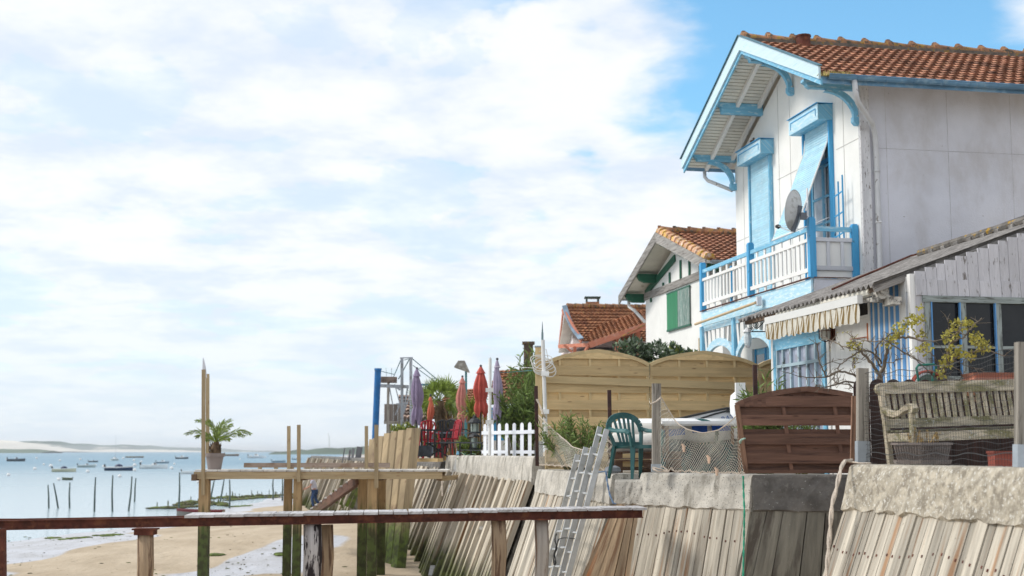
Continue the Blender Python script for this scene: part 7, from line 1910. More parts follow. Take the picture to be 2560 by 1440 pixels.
gb('timber_beam', [(941, 949, 992, 950, 15)], mat('brown_grey_timber', (.20, .155, .13), .9, .3, 3, weather=(.1, .08, .07), w_scale=4, bump=.4)); gb('cross_beam', [(944, 964, 1022, 967, 8)], m_gal)
gb('brace', [(973, 965, 982, 1012, 2.5), (988, 965, 1000, 1012, 2.5), (1019, 970, 1008, 1035, 4), (1007, 1038, 1024, 990, 3), (988, 1038, 1000, 1010, 3), (990, 1010, 1020, 1008, 3.5), (985, 962, 1000, 975, 5)], m_gal)
gb('stay', [(1002, 900, 984, 942, 1.8), (1024, 897, 996, 948, 2.2), (1010, 900, 1024, 897, 1.6), (1030, 896, 1106, 960, 2.2), (1032, 913, 1096, 960, 1.8), (1056, 920, 1044, 921, 1.2), (1088, 946, 1078, 947, 1.2), (952, 928, 985, 936, 1.5)], m_tk)
gb('blue_beam', [(1048, 962, 1110, 961, 5, 3)], m_bl2); gb('beam', [(1052, 975, 1112, 973, 6, 3.5)], m_gal)
gb('rod', [(965, 920, 966, 942, 1), (979, 920, 979, 942, 1)], m_gal)
# grey timber cabin with patchy roof behind it
cb = thing('timber_cabin', 'grey board cabin with a patchy tiled roof below the gantry', 'cabin', at(1000, 1080, 60))
g = MB(); x0 = at(966, 1040, 60).x; x1 = at(1078, 1040, 60).x; x = x0
while x < x1: zt = at(1000, 1010 if x < x0 + .8 else 1040, 60).z; g.beam((x, 60, at(1000, 1058, 60).z), (x, 60, zt), .19, .04, up=(0, 1, 0), t=R_.random()); x += .2
g.build('board_wall', mat('brown_grey_cabin_boards', (.19, .16, .14), .9, .3, 2, stretch=GR, tint=.7, bump=.4), cb)
g = MB(); e0 = at(1002, 1046, 59.6); e1 = at(1092, 1048, 59.6); d_ = (e1 - e0).normalized()
tiled(g, lambda a_, b_: e0 + d_ * a_ + Vector((-.3, 2.2, 1.1)) * (b_ / 2.6), (e1 - e0).length, 2.6, 9, 7, .25, Vector((0, -.45, .9)), step=.05, wave=.02, seed=24)
g.build('roof_tiles', mat('patchy_pink_grey_tiles', (.36, .25, .20), .9, .3, 4, weather=(.16, .12, .1), w_scale=3, w_lo=.48, w_hi=.6, tint=.9, bump=.4), cb)
g = MB()
for px in (975, 1040, 1075): g.beam(at(px, 1058, 60.2), at(px, 1090, 60.2), .16, .16, up=(0, 1, 0))
g.beam(at(960, 1056, 59.9), at(1080, 1058, 59.9), .12, .14); g.build('stilts', m_weath, cb)
# ============================================================ plank jetty with the potted palm
m_jet = mat('new_jetty_pine', (.37, .28, .165), .75, .15, 1.6, stretch=GR, weather=(.30, .19, .09), w_scale=1.6, w_lo=.55, w_hi=.7, w_stretch=(.6, 8, 1), knots=(.2, .1, .05), bump=.2, tint=.25)
m_jetpost = mat('jetty_pile', (.36, .24, .12), .8, .18, 1.6, stretch=GR, weather=(.22, .13, .07), w_scale=1.6, w_lo=.55, w_hi=.7, knots=(.16, .09, .05), bump=.3, tint=.3, moss=(1.3, 2.1, (.045, .078, .012)))
m_deck = mat('sun_bleached_deck', (.62, .59, .55), .85, .1, 2, stretch=GR, weather=(.42, .39, .35), w_scale=2, w_lo=.5, w_hi=.7, bump=.3, tint=.3)
JD = 34.5
jet = thing('jetty', 'raised pine plank jetty on mossy square piles reaching out over the beach', 'jetty', at(800, 1440, JD))
def jb(name, px0, y0, px1, y1, D, w, h=None, m=m_jet, up=(0, 1, 0), g=None, D1=None):
    own = g is None; g = g or MB(); g.beam(at(px0, y0, D), at(px1, y1, D if D1 is None else D1), w, h or w, up=up)
    if own: return g.build(name, m, jet)
zd = at(800, 1176.5, JD).z
xl = at(487, 1176, JD).x; xr = at(1106, 1175, JD).x
g = MB(); x = xl; 
while x < xr: w_ = .29; g.beam((x + w_ / 2, JD - .06, zd), (x + w_ / 2, JD + 1.5, zd), w_ - .03, .045, t=R_.random()); x += w_
g.build('deck_planks', m_deck, jet)
g = MB(); g.beam((xl - .02, JD, zd - .12), (xr, JD, zd - .12), .06, .18); g.build('edge_beam', m_jet, jet)
g = MB(); g.beam((xl - .02, JD + 1.45, zd - .12), (xr, JD + 1.45, zd - .12), .06, .18); g.build('edge_beam', m_jet, jet)
g = MB()
for px in (487, 522, 748, 947, 1097): xx = at(px, 1190, JD).x; g.beam((xx, JD - .12 if px == 487 else JD + .05, zd - .17), (xx, JD + 1.5, zd - .17), .12, .16)
g.build('joist', mat('dark_jetty_joist', (.16, .10, .06), .85, .2, 2, stretch=GR), jet)
for px, D, w_ in ((512, JD + .15, .25), (745, JD + .15, .20), (721, JD + 1.35, .20), (932, JD + .15, .23), (907, JD + 1.35, .23), (955, JD + 1.9, .2)):
    p = at(px, 1197, D); g = MB(); g.beam((p.x + (.03 if px == 512 else 0), D, -.4), (p.x, D, zd - .05), w_, w_, up=(0, 1, 0)); g.build('pile', m_jetpost, jet)
for px0, y0, y1, D, w_, lb in ((509, 924, 1238, JD - .07, .085, 0), (519, 935, 1135, JD + 1.2, .085, 0), (747, 1062, 1205, JD - .07, .085, 0), (722, 1065, 1180, JD + 1.35, .085, 0), (941, 1062, 1220, JD - .07, .10, 0), (916, 1065, 1176, JD + 1.35, .085, 0)):
    g = MB(); p0 = at(px0 - (1 if px0 == 509 else 0), y1, D); p1 = at(px0, y0, D); g.beam(p0, p1, w_, .07, up=(0, 1, 0)); g.build('upright', m_jet, jet)
g = MB(); g.beam(at(610, 1163, JD + 1.5), at(975, 1163, JD + 1.5), .05, .12); g.build('kick_board', mat('grey_brown_board', (.34, .26, .21), .85, .15, 2, stretch=GR, weather=(.25, .17, .12), w_scale=2, bump=.2), jet)
g = MB()
for k in range(8): p = at(650 + k * 40, 1171, JD + 1.45); g.box(p, (.09, .1, .06))
g.build('spacer', m_jet, jet)
g = MB(); g.beam((xr - .05, JD + .2, zd - .2), (at(1140, 1200, 36).x, 36.4, zd - .2), .1, .12); g.build('landing_bearer', m_jet, jet)
# plastic bag on the tall upright
g = MB(); q0 = at(508, 896, JD); pts = [at(506, 922, JD), at(507, 894, JD), at(511, 908, JD), at(514, 924, JD), at(516, 945, JD), at(512, 930, JD)]
g.prism(pts, Vector((.01, .03, 0)), t=.5); tag(g.build('plastic_flag', mat('white_plastic_film', (.75, .76, .80), .5, .05, 3, trans=.4, bump=0), origin=at(508, 924, JD)), 'tattered white plastic film on top of the tallest jetty upright', 'plastic film')
# potted palm
pot_c = at(536, 1175.5, JD + .45); pot = thing('plant_pot', 'taupe plastic plant pot standing at the sea end of the jetty', 'pot', pot_c)
g = MB(); k_ = (JD + .45) / F; g.lathe(pot_c, [(16 * k_, 0), (21.5 * k_, .34), (24.5 * k_, .34), (25 * k_, .43), (22.5 * k_, .43), (21 * k_, .36)], 24); g.build('body', mat('taupe_pot_plastic', (.26, .215, .20), .5, .06, 2, bump=.05), pot, smooth=False)
g = MB(); g.lathe(pot_c + UP * .37, [(21 * k_, 0), (20 * k_, .01)], 16); g.build('soil', mat('dark_soil', (.05, .035, .025), .95, .3, 8), pot)
pm = thing('potted_palm', 'small feathery palm growing in the taupe pot at the jetty end', 'palm', pot_c + UP * .38)
c = at(541, 1103, JD + .45); g = MB(); g.tube([pot_c + UP * .36, at(540, 1120, JD + .45), c], [.16, .13, .06], 9)
rr = random.Random(8)
for k in range(40): a = rr.uniform(0, 6.28); z = rr.uniform(0, .22); b = pot_c + Vector((math.cos(a) * .1, math.sin(a) * .1, .38 + z)); leaf(g, b, Vector((math.cos(a) * .5, math.sin(a) * .5, .8)), Vector((math.cos(a), math.sin(a), .1)), .16, .06, rr.random())
g.build('trunk', m_palmd, pm)
gf = MB()
def frond(pts, D, L=.17, w=.018, n=24):
    P = [at(px, py, D) for px, py in pts]
    Q = []
    for i in range(len(P) - 1):
        for k in range(6): Q.append(P[i].lerp(P[i + 1], k / 6))
    Q.append(P[-1]); m = len(Q); gf.tube(Q, [.012 * (1 - i / m) + .003 for i in range(m)], 4, cap=False)
    for i in range(2, m):
        for _ in range(2):
            d = (Q[i] - Q[i - 1]).normalized(); s = 1 - abs(i / m - .45)
            for sg in (-1, 1):
                side = d.cross(Vector((0, 1, 0))).normalized() * sg; dd = d * .9 + side * .55 + Vector((0, sg * rr.uniform(.1, .7), -.25)) + rnd_dir(rr) * .15
                leaf(gf, Q[i].lerp(Q[i - 1], rr.random()), dd, Vector((0, -1, .3)), L * s * rr.uniform(.7, 1.1), w, rr.random())
JP = JD + .45
for pts, d in (([(540, 1103), (545, 1080), (556, 1062), (577, 1049)], 0), ([(541, 1103), (562, 1088), (590, 1077), (610, 1078), (626, 1084)], -.1), ([(538, 1103), (524, 1087), (500, 1078), (480, 1079), (464, 1085)], .1),
               ([(539, 1103), (532, 1075), (520, 1058), (505, 1052), (491, 1052)], .3), ([(540, 1103), (536, 1078), (530, 1062), (523, 1052)], -.2), ([(541, 1103), (548, 1075), (551, 1060), (560, 1052)], .3), ([(541, 1104), (555, 1096), (568, 1094), (574, 1098)], -.3), ([(539, 1104), (524, 1098), (514, 1098)], -.3), ([(541, 1103), (556, 1078), (572, 1070)], .2), ([(540, 1103), (540, 1080), (543, 1066)], 0), ([(541, 1103), (566, 1092), (592, 1084), (612, 1090)], .3), ([(539, 1103), (520, 1090), (502, 1086), (490, 1092)], -.3), ([(540, 1103), (550, 1082), (566, 1066), (580, 1062)], -.1)):
    frond(pts, JP + d)
gf.build('fronds', m_palm, pm)
# sloping gangway from the jetty to the sand
ramp = thing('beach_stairs', 'dark mossy timber stairs sloping from the jetty down to the sand', 'stairs', at(778, 1280, JD + 5))
m_ramp = mat('dark_mossy_stair_wood', (.12, .06, .04), .85, .3, 2, stretch=GR, weather=(.16, .08, .05), w_scale=2, bump=.3, tint=.4, moss=(.9, 2.0, (.06, .10, .01)))
a = at(893, 1200, JD + 1.2); b = at(778, 1284, JD + 6.0)
for off in (0, .7):
    g = MB(); g.beam(a + Vector((0, off, 0)), b + Vector((0, off, 0)), .07, .24); g.build('stringer', m_ramp, ramp)
g = MB()
for k in range(9): q = a.lerp(b, (k + .5) / 9) + Vector((0, .35, .10)); g.beam(q + Vector((0, -.38, 0)), q + Vector((0, .38, 0)), .2, .035, t=R_.random())
g.build('treads', m_deck, ramp)
# tall loose timbers leaning on the terrace edge
m_tall = mat('leaning_raw_timber', (.34, .255, .15), .8, .22, 1.6, stretch=GR, weather=(.21, .14, .085), w_scale=1.5, w_lo=.5, w_hi=.66, w_stretch=(.6, 7, 1), knots=(.15, .08, .04), bump=.3, tint=.6, moss=(.85, 1.9, (.07, .12, .01)))
specs = [(1041, 1070, 1001, 1432, 22, 39.0), (1019, 1075, 984, 1436, 20, 39.6), (1000, 1078, 968, 1430, 18, 40.2), (982, 1083, 950, 1425, 18, 40.8), (964, 1090, 935, 1420, 14, 41.6), (950, 1095, 926, 1400, 10, 42.5), (940, 1098, 915, 1390, 10, 43.5)]
for i, (x0, y0, x1, y1, wpx, D) in enumerate(specs):
    w_ = wpx / F * D; p1 = at(x0, y0, D); p0 = at(x1, y1, D - 1.2)
    g = MB(); d = (p1 - p0).normalized(); sd = Vector((1, .0, 0)); dep = Vector((-.75, .95, 0)).normalized() * .28
    hw = w_ / 2
    P = [p0 + sd * -hw, p0 + sd * hw, p0 + sd * hw + dep, p0 - sd * hw + dep, p1 - sd * hw, p1 + sd * hw, p1 + sd * hw + dep, p1 - sd * hw + dep]
    g.hexa(P, d=d, side=sd, t=R_.random())
    o = g.build('leaning_timber', m_tall, origin=p0)
    tag(o, ['tallest raw timber leaning right beside the restaurant railing', 'second tall raw timber leaning left of the tallest one', 'third raw timber from the restaurant railing, with a mossy foot', 'fourth leaning raw timber, right behind the jetty upright', 'fifth leaning raw timber, narrower, behind the jetty upright', 'narrow leaning timber left of the jetty upright, second last', 'narrowest leaning timber, farthest along the sea wall'][i], 'timber', 'tall raw timbers leaning on the sea wall')
# far clutter beyond: grey slabs, poles
m_slab = mat('grey_slab_board', (.22, .22, .235), .85, .25, 2, stretch=GR, weather=(.12, .12, .13), w_scale=3, tint=.4)
for i, (x0, y0, x1, y1, w_) in enumerate(((862, 1157, 876, 1124, 5), (872, 1157, 884, 1121, 6), (882, 1157, 900, 1117, 14), (845, 1158, 862, 1120, 2), (905, 1160, 921, 1118, 7))):
    p0 = at(x0, y0 + 60, 64); p1 = at(x1, y1, 64); g = MB(); g.beam(p0, p1, w_ / F * 64, .12, up=(0, 1, 0)); o = g.build('leaning_board', m_slab if i != 4 else m_whitewood, origin=p0)
    tag(o, ['thin grey board leaning far along the wall, leftmost but one', 'middle grey board leaning far along the wall', 'wide grey slab leaning far along the wall', 'thin pole leaning left of the far grey boards', 'whitish board leaning beside the far grey slab'][i], 'board', 'boards leaning against the far sea wall')
g = MB(); g.tube([at(822, 1120, 240), at(821, 1082, 240)], .06, 5); g.tube([at(824, 1120, 240), at(824, 1090, 240)], .05, 5); tag(g.build('boat_mast', m_whitepole, origin=at(822, 1120, 240)), 'thin far mast standing in the haze past the grey boards', 'mast')
# mossy piles standing on the sand at the foot of the far wall
m_mosspile = mat('mossy_old_pile', (.15, .12, .085), .9, .35, 2, stretch=GR, weather=(.07, .055, .04), w_scale=2, tint=.6, bump=.4, moss=(.9, 2.6, (.12, .18, .015)))
rr = random.Random(3)
for i, (x0, y0, x1, y1, w_) in enumerate(((840, 1258, 858, 1195, 6), (850, 1262, 880, 1197, 5), (866, 1266, 893, 1208, 9), (879, 1270, 896, 1220, 9), (829, 1262, 834, 1225, 3), (856, 1270, 855, 1235, 3))):
    D = 57 - i; p0 = at(x0, y0, D); p1 = at(x1, y1, D); g = MB(); g.beam(p0, p1, w_ / F * D, .16, up=(0, 1, 0)); tag(g.build('old_pile', m_mosspile, origin=p0), ['leftmost slanting mossy pile behind the beach stairs', 'second slanting mossy pile behind the beach stairs', 'thick mossy pile at the middle of the group behind the stairs', 'thick mossy pile nearest the jetty piles, behind the stairs', 'thin upright mossy stick left of the slanting piles', 'thin upright mossy stick between the slanting piles'][i], 'pile', 'mossy piles on the sand behind the stairs')

# ============================================================ foreground walkway
m_wdk = mat('frosty_grey_walkway_boards', (.50, .49, .50), .85, .12, 2, stretch=GR, weather=(.30, .28, .27), w_scale=2.5, w_lo=.5, w_hi=.66, w_stretch=(1, 6, 1), bump=.5, tint=.35)
m_log = mat('stripped_log_pile', (.36, .26, .17), .9, .25, 1.6, stretch=(.5, 8, 1), weather=(.13, .075, .045), w_scale=1.6, w_lo=.48, w_hi=.58, w_stretch=(.6, 7, 1), bump=.8, tint=.3)
m_log2 = mat('black_and_white_peeling_pile', (.46, .43, .42), .9, .2, 1.6, stretch=(.5, 8, 1), weather=(.025, .018, .02), w_scale=1.9, w_lo=.49, w_hi=.535, w_stretch=(.8, 4, 1), bump=1.0, tint=.1)
wk = thing('walkway', 'narrow plank walkway on a rusty steel beam crossing the foreground', 'walkway', at(800, 1440, 18.2))
pr = at(1606, 1284, 20.2); pl_ = at(-260, 1313, 17.0)
def wkp(px): k = (px + 260) / (1606 + 260); return at(px, lerp(1313, 1284, 1), 1)
def wline(px, y): # depth varies along the beam
    k = (px + 260) / 1866; return at(px, y, lerp(17.0, 20.2, k))
def ytop(px): return (1300 + (0 - px) * -.0 + (px < 460) * 0) if False else lerp(1304, 1275, max(0, px) / 1600) if px < 460 else lerp(1296, 1275, (px - 460) / 1140)
g = MB()
# steel beam: an I section made of web and flanges
A = wline(-260, 1314); B = wline(1606, 1284); A2 = wline(-260, 1306)
yb = lambda px: lerp(1314, 1313, 0) if False else lerp(1313.5, 1284, max(0, min(1, (px - 0) / 1606)))
pts = [wline(px, yb(px)) for px in (-260, 0, 460, 900, 1300, 1606)]
for a, b in zip(pts, pts[1:]):
    g.beam(a + Vector((0, .03, 0)), b + Vector((0, .03, 0)), .012, .11, t=.5)
    g.beam(a + Vector((0, .03, .055)), b + Vector((0, .03, .055)), .085, .012, t=.5); g.beam(a + Vector((0, .03, -.055)), b + Vector((0, .03, -.055)), .085, .012, t=.5)
g.build('steel_beam', m_rust, wk)
g = MB()
for a, b in zip(pts, pts[1:]):
    g.beam(a + Vector((0, .62, 0)), b + Vector((0, .62, 0)), .06, .11, t=.5)
g.build('steel_beam', m_rust, wk)
g = MB(); px = 462
while px < 1588:
    a = wline(px + 18.5, yb(px) ) + UP * .075; d = (wline(px + 37, yb(px + 37)) - wline(px, yb(px))).normalized()
    w_ = 34.5 / F * a.y
    rz = R_.uniform(-.02, .02); sk = Vector((-.10, .72, .0)) if px < 900 else Vector((-.04, .72, 0))
    g.beam(a + Vector((0, -.05, R_.uniform(-.004, .004))), a + Vector((-.07 + rz, .70, R_.uniform(-.004, .004))), w_, .035, t=R_.random()); px += 37.3
g.build('planks', m_wdk, wk)
def log(px, r, m, ytop_, D=None, cap=False, h=2.6):
    k = (px + 260) / 1866; D = D or lerp(17.0, 20.2, k) + .15; p = at(px, ytop_, D); g = MB(); n = 7
    g.tube([Vector((p.x + .015 * math.sin(i * 1.7), D, p.z - h * i / (n - 1))) for i in range(n)], [r * (1 + .04 * math.sin(i * 2.3)) for i in range(n)], 16, t=.5); g.build('log_pile', m, wk, smooth=True)
    if cap: g = MB(); g.box(p + UP * .02, (r * 2.35, r * 2.3, .07)); g.box(p + UP * .06, (r * 2.9, r * 2.4, .02)); g.build('pile_cap', m_galv if False else m_rust, wk)
log(364, .105, m_log, 1334, cap=True); log(781, .125, m_log2, 1311); log(817, .09, m_log, 1312, D=19.3); log(1246, .105, m_log, 1300); log(1353, .10, mat('grey_log_pile', (.40, .36, .32), .9, .2, 1.6, stretch=(.5, 8, 1), weather=(.2, .13, .09), w_scale=1.6, w_lo=.5, w_hi=.6, w_stretch=(.6, 7, 1), bump=.8), 1300, cap=False)
g = MB(); q = at(1353, 1298, 19.8); g.box(q, (.26, .2, .02)); g.build('bearing_plate', m_rust, wk)
g = MB(); g.beam(at(4, 1322, 17.3), at(6, 1600, 17.3), .09, .09, up=(0, 1, 0)); g.build('steel_post', m_rust, wk)
# rusty stains under the beam end
# ============================================================ aluminium strip lying on the ribbed wall
g = MB(); q0 = at(1148, 1135, 38.8); q1 = at(1135, 1190, 38.2); q2 = at(1078, 1440, 35.6); g.beam(q2, q1, .16, .05, up=(0, 1, 0)); g.beam(q1, q0, .13, .05, up=(0, 1, 0))
tag(g.build('drain_channel', mat('pale_grey_channel', (.56, .56, .55), .6, .1, 3, weather=(.35, .3, .26), w_scale=5), origin=q2), 'pale grey metal channel lying down the ribbed sea wall', 'channel')
g = MB(); g.tube([at(1147, 1136, 38.7), at(1147, 1128, 38.7)], [.08, .05], 8); tag(g.build('water_bottle', m_blue, origin=at(1147, 1136, 38.7)), 'small blue topped bottle on the wall end by the herb pot', 'bottle')
rope('pale green hose looped over the ribbed wall end', [(1152, 1130, 38.5), (1160, 1136, 38.4), (1165, 1155, 38.3), (1150, 1160, 38.2), (1143, 1145, 38.2), (1155, 1142, 38.1), (1180, 1134, 38.2), (1190, 1136, 38.2)], .012, mat('pale_green_hose', (.40, .58, .40), .6, .1, 3), 'hose', 'hose')
rope('pale rope hanging below the cap at the jetty landing', [(1105, 1186, 37.4), (1105, 1214, 37.2), (1106, 1240, 37.0)], .02)
g = MB(); q = at(1241, 1168, 33.2); g.beam(at(1240, 1172, 33.4), at(1205, 1330, 31.6), .16, .12, up=(0, 1, 0)); tag(g.build('concrete_pile', m_conc, origin=at(1205, 1330, 31.6)), 'single concrete pile standing proud of the ribbed sea wall', 'pile')
# ============================================================ nails in the near planks
m_nail = mat('black_rusted_bolt', (.03, .018, .015), .8, .3, 5)
# ============================================================ man on the beach
m_skin = mat('tanned_skin', (.42, .22, .15), .6, .1, 4, bump=0, tint=0); m_shirt = mat('pale_grey_tshirt', (.46, .46, .54), .9, .12, 6, bump=.2, tint=0); m_jean = mat('blue_denim', (.035, .07, .17), .9, .2, 8, bump=.2, tint=0); m_hair = mat('dark_brown_hair', (.05, .035, .03), .8, .3, 9, bump=.2)
mp = at(786, 1272, 70); man = thing('person', 'man in grey t-shirt and jeans walking left on the beach, arms forward', 'person', mp, rz=math.radians(-90 + 180))
MM = ROOTM[man.name]
def skin_mesh(name, verts, edges, radii, m, parent, root=0, sub=2):
    me = bpy.data.meshes.new(name); inv = ROOTM[parent.name].inverted() if False else Matrix.Identity(4)
    me.from_pydata(verts, edges, []); ob = bpy.data.objects.new(name, me); COL.objects.link(ob)
    md = ob.modifiers.new('skin', 'SKIN'); md.use_smooth_shade = True
    for i, r in enumerate(radii):
        sv_ = me.skin_vertices[0].data[i]; sv_.radius = (r, r) if isinstance(r, (int, float)) else r; sv_.use_root = (i == root)
    s2 = ob.modifiers.new('sub', 'SUBSURF'); s2.levels = sub; s2.render_levels = sub
    me.materials.append(m); ob.parent = parent; return ob
# local: x forward (he walks along -X of the world, see rz), y to his left, z up; height 1.72
def ensure_skin(ob): pass
vs = [(0, 0, .93), (.02, 0, 1.08), (.07, 0, 1.24), (.12, 0, 1.40), (.15, 0, 1.47), (.18, 0, 1.535), (.20, 0, 1.60), (.215, 0, 1.67),      # pelvis..head 0-7
      (.12, .19, 1.38), (.20, .23, 1.14), (.40, .17, 1.02), (.47, .15, .99),        # left arm 8-11
      (.12, -.19, 1.38), (.22, -.23, 1.15), (.43, -.16, 1.06), (.50, -.13, 1.04),    # right arm 12-15
      (0, .10, .88), (.12, .11, .50), (.02, .12, .09), (.12, .12, .04),              # left leg 16-19
      (0, -.10, .88), (-.04, -.11, .48), (-.26, -.12, .13), (-.17, -.12, .05)]       # right leg 20-23
ed = [(0, 1), (1, 2), (2, 3), (3, 4), (4, 5), (5, 6), (6, 7), (3, 8), (8, 9), (9, 10), (10, 11), (3, 12), (12, 13), (13, 14), (14, 15), (0, 16), (16, 17), (17, 18), (18, 19), (0, 20), (20, 21), (21, 22), (22, 23)]
rd = [(.13, .15), (.12, .14), (.13, .15), (.12, .14), .06, .075, .095, .06, .055, .042, .032, .03, .055, .042, .032, .03, .085, .06, .042, .04, .085, .06, .042, .04]
ca = -1
def flip(v): return v
def add_skin(name, vs, ed, rd, m, root=0, sub=2):
    me = bpy.data.meshes.new(name); me.from_pydata(vs, ed, [])
    ob = bpy.data.objects.new(name, me); COL.objects.link(ob); ob.parent = man; me.materials.append(m)
    md = ob.modifiers.new('skin', 'SKIN'); md.use_smooth_shade = True
    sk = me.skin_vertices[0].data if me.skin_vertices else None
    if sk:
        for i, r in enumerate(rd): sk[i].radius = (r, r) if isinstance(r, float) else r; sk[i].use_root = (i == root)
    s2 = ob.modifiers.new('sub', 'SUBSURF'); s2.levels = sub; s2.render_levels = sub
    return ob
man.rotation_euler = (0, 0, math.pi); ROOTM[man.name] = Matrix.Translation(mp) @ Matrix.Rotation(math.pi, 4, 'Z')
body = add_skin('body', vs, ed, rd, m_skin)
add_skin('tshirt', [(.0, 0, .90), (.02, 0, 1.08), (.07, 0, 1.24), (.12, 0, 1.40), (.14, 0, 1.44), (.12, .19, 1.385), (.165, .22, 1.25), (.12, -.19, 1.385), (.17, -.22, 1.25)], [(0, 1), (1, 2), (2, 3), (3, 4), (3, 5), (5, 6), (3, 7), (7, 8)], [(.15, .17), (.14, .16), (.15, .17), (.135, .155), .09, .075, .062, .075, .062], m_shirt)
add_skin('jeans', [(0, 0, .93), (0, .10, .86), (.12, .11, .50), (.02, .12, .10), (0, -.10, .86), (-.04, -.11, .48), (-.26, -.12, .14)], [(0, 1), (1, 2), (2, 3), (0, 4), (4, 5), (5, 6)], [(.15, .165), .105, .08, .068, .105, .08, .068], m_jean)
add_skin('hair', [(.19, 0, 1.64), (.19, 0, 1.70)], [(0, 1)], [.095, .07], m_hair)
def mloc(g, name, m): 
    inv = ROOTM[man.name]; g.v = [inv @ v for v in g.v]; return g.build(name, m, man, True)
# face: nose, ears, eyes; hands with fingers; shoes
g = MB(); g.tube([Vector((.285, 0, 1.63)), Vector((.315, 0, 1.60)), Vector((.29, 0, 1.59))], [.008, .016, .01], 5)
for s in (-1, 1): g.ball((.20, s * .082, 1.615), .022, 6, (.7, .4, 1))
mloc(g, 'nose_and_ears', m_skin)
g = MB()
for s in (-1, 1): g.ball((.285, s * .032, 1.632), .009, 6)
g.beam(Vector((.29, -.022, 1.565)), Vector((.29, .022, 1.565)), .01, .006); mloc(g, 'eyes_and_mouth', m_hair)
for s, w_ in ((1, Vector((.47, .15, .99))), (-1, Vector((.50, -.13, 1.04)))):
    g = MB(); g.ball(w_ + Vector((.03, 0, -.01)), .036, 8, (1.3, .6, .9))
    for k in range(4):
        a = w_ + Vector((.06, (k - 1.5) * .017, -.015)); l = (.06, .07, .068, .052)[k]; g.tube([a, a + Vector((l * .5, 0, -.005)), a + Vector((l * .8, 0, -.03))], [.0095, .009, .007], 5)
    g.tube([w_ + Vector((.02, -s * .02, 0)), w_ + Vector((.05, -s * .045, .01)), w_ + Vector((.075, -s * .045, .0))], [.011, .010, .008], 5); mloc(g, 'hand', m_skin)
for q, an in ((Vector((.02, .12, .05)), 0), (Vector((-.26, -.12, .10)), .5)):
    g = MB(); g.tube([q + Vector((-.07, 0, -.01)), q + Vector((.03, 0, 0)), q + Vector((.17, 0, -.02 - an * .1))], [.04, .05, .035], 8, squash=.7); mloc(g, 'shoe', mat('dark_shoe', (.04, .04, .045), .6, .1, 4, bump=0))
man['label'] = 'man in grey t-shirt and jeans walking left on the beach, arms forward'

# ============================================================ small things on the sand
m_weed = mat('green_seaweed', (.10, .14, .02), .9, .5, 6, weather=(.05, .05, .02), w_scale=5, bump=.5, tint=.6)
m_weedd = mat('dark_seaweed_mud', (.10, .09, .045), .9, .5, 6, weather=(.10, .14, .02), w_scale=3, w_lo=.45, w_hi=.6, bump=.6, tint=.6)
def weed_patch(g, px, py, wpx, hpx, n, rr, z=None, hh=.04):
    for k in range(n):
        a = px + rr.gauss(0, wpx / 2.5); b = py + rr.gauss(0, hpx / 2.5); p = on_z(a, b, .12); p.z = max(.02, ground_z(p.x, p.y)) + .01
        s = rr.uniform(.05, .22); g.ball(p, s, 6, (1.6, 1.2, hh / s * rr.uniform(.5, 1.2)), rr.random())
g = MB(); rr = random.Random(12)
for px, py, w_, h_, n in ((272, 1339, 30, 4, 26), (193, 1346, 34, 3, 14), (540, 1400, 4, 2, 3), (845, 1330, 22, 3, 20), (884, 1326, 14, 6, 30), (700, 1402, 6, 3, 3), (820, 1248, 40, 5, 60), (780, 1263, 22, 3, 24), (860, 1262, 26, 4, 40), (135, 1341, 12, 2, 8), (600, 1262, 34, 2, 24)): weed_patch(g, px, py, w_, h_, n, rr)
tag(g.build('seaweed', m_weed, origin=(0, 0, 0)), kind='stuff')
g = MB(); rr = random.Random(19)
for k in range(620):
    px = rr.uniform(-40, 1000); py = rr.choice((rr.uniform(1330, 1440), rr.gauss(1350, 14), rr.gauss(1415, 16))); p = on_z(px, py, .12)
    if p.x > -1.5: continue
    p.z = max(.0, ground_z(p.x, p.y)) + .008; s = .007 + .025 * rr.random() ** 3
    if wetness(p.x, p.y) < .3 and rr.random() < .75: continue
    g.ball(p, s, 5, (1 + 2 * rr.random(), 1 + 2 * rr.random(), .4), rr.random())
tag(g.build('beach_debris', m_weedd, origin=(0, 0, 0)), kind='stuff')
# old oyster-bed racks: low mud banks with weed, in rows at the water's edge
def bank(label, pts, D_h, seed, m=m_weedd):
    rr = random.Random(seed); g = MB(); P = [on_z(px, py, .05) for px, py in pts]
    for a, b in zip(P, P[1:]):
        n = int((b - a).length / .35) + 1
        for k in range(n):
            q = a.lerp(b, (k + rr.random()) / n) + Vector((rr.gauss(0, .15), rr.gauss(0, .5), 0)); g.ball(q, rr.uniform(.12, .30), 7, (1.7, 1.4, D_h * rr.uniform(.35, .9)), rr.random())
            if rr.random() < .35: g.tube([q - UP * .1, q + UP * rr.uniform(.2, .45)], .03, 4)
    o = g.build('oyster_bank', m, origin=P[0]); tag(o, label, 'oyster bank')
bank('weed covered bank just behind the beached red boat', [(375, 1269), (410, 1270), (450, 1268), (520, 1262), (560, 1258)], .5, 1)
bank('darker higher mud bank behind the red boat and jetty pile', [(452, 1262), (480, 1256), (530, 1258), (552, 1262)], .9, 2)
bank('long low weedy bank at the water edge seen through the jetty', [(528, 1246), (580, 1243), (640, 1240), (700, 1238), (760, 1236), (830, 1232)], .7, 3)
bank('second thin weedy line nearer the beach through the jetty', [(560, 1250), (600, 1247), (640, 1244), (700, 1243)], .4, 4)
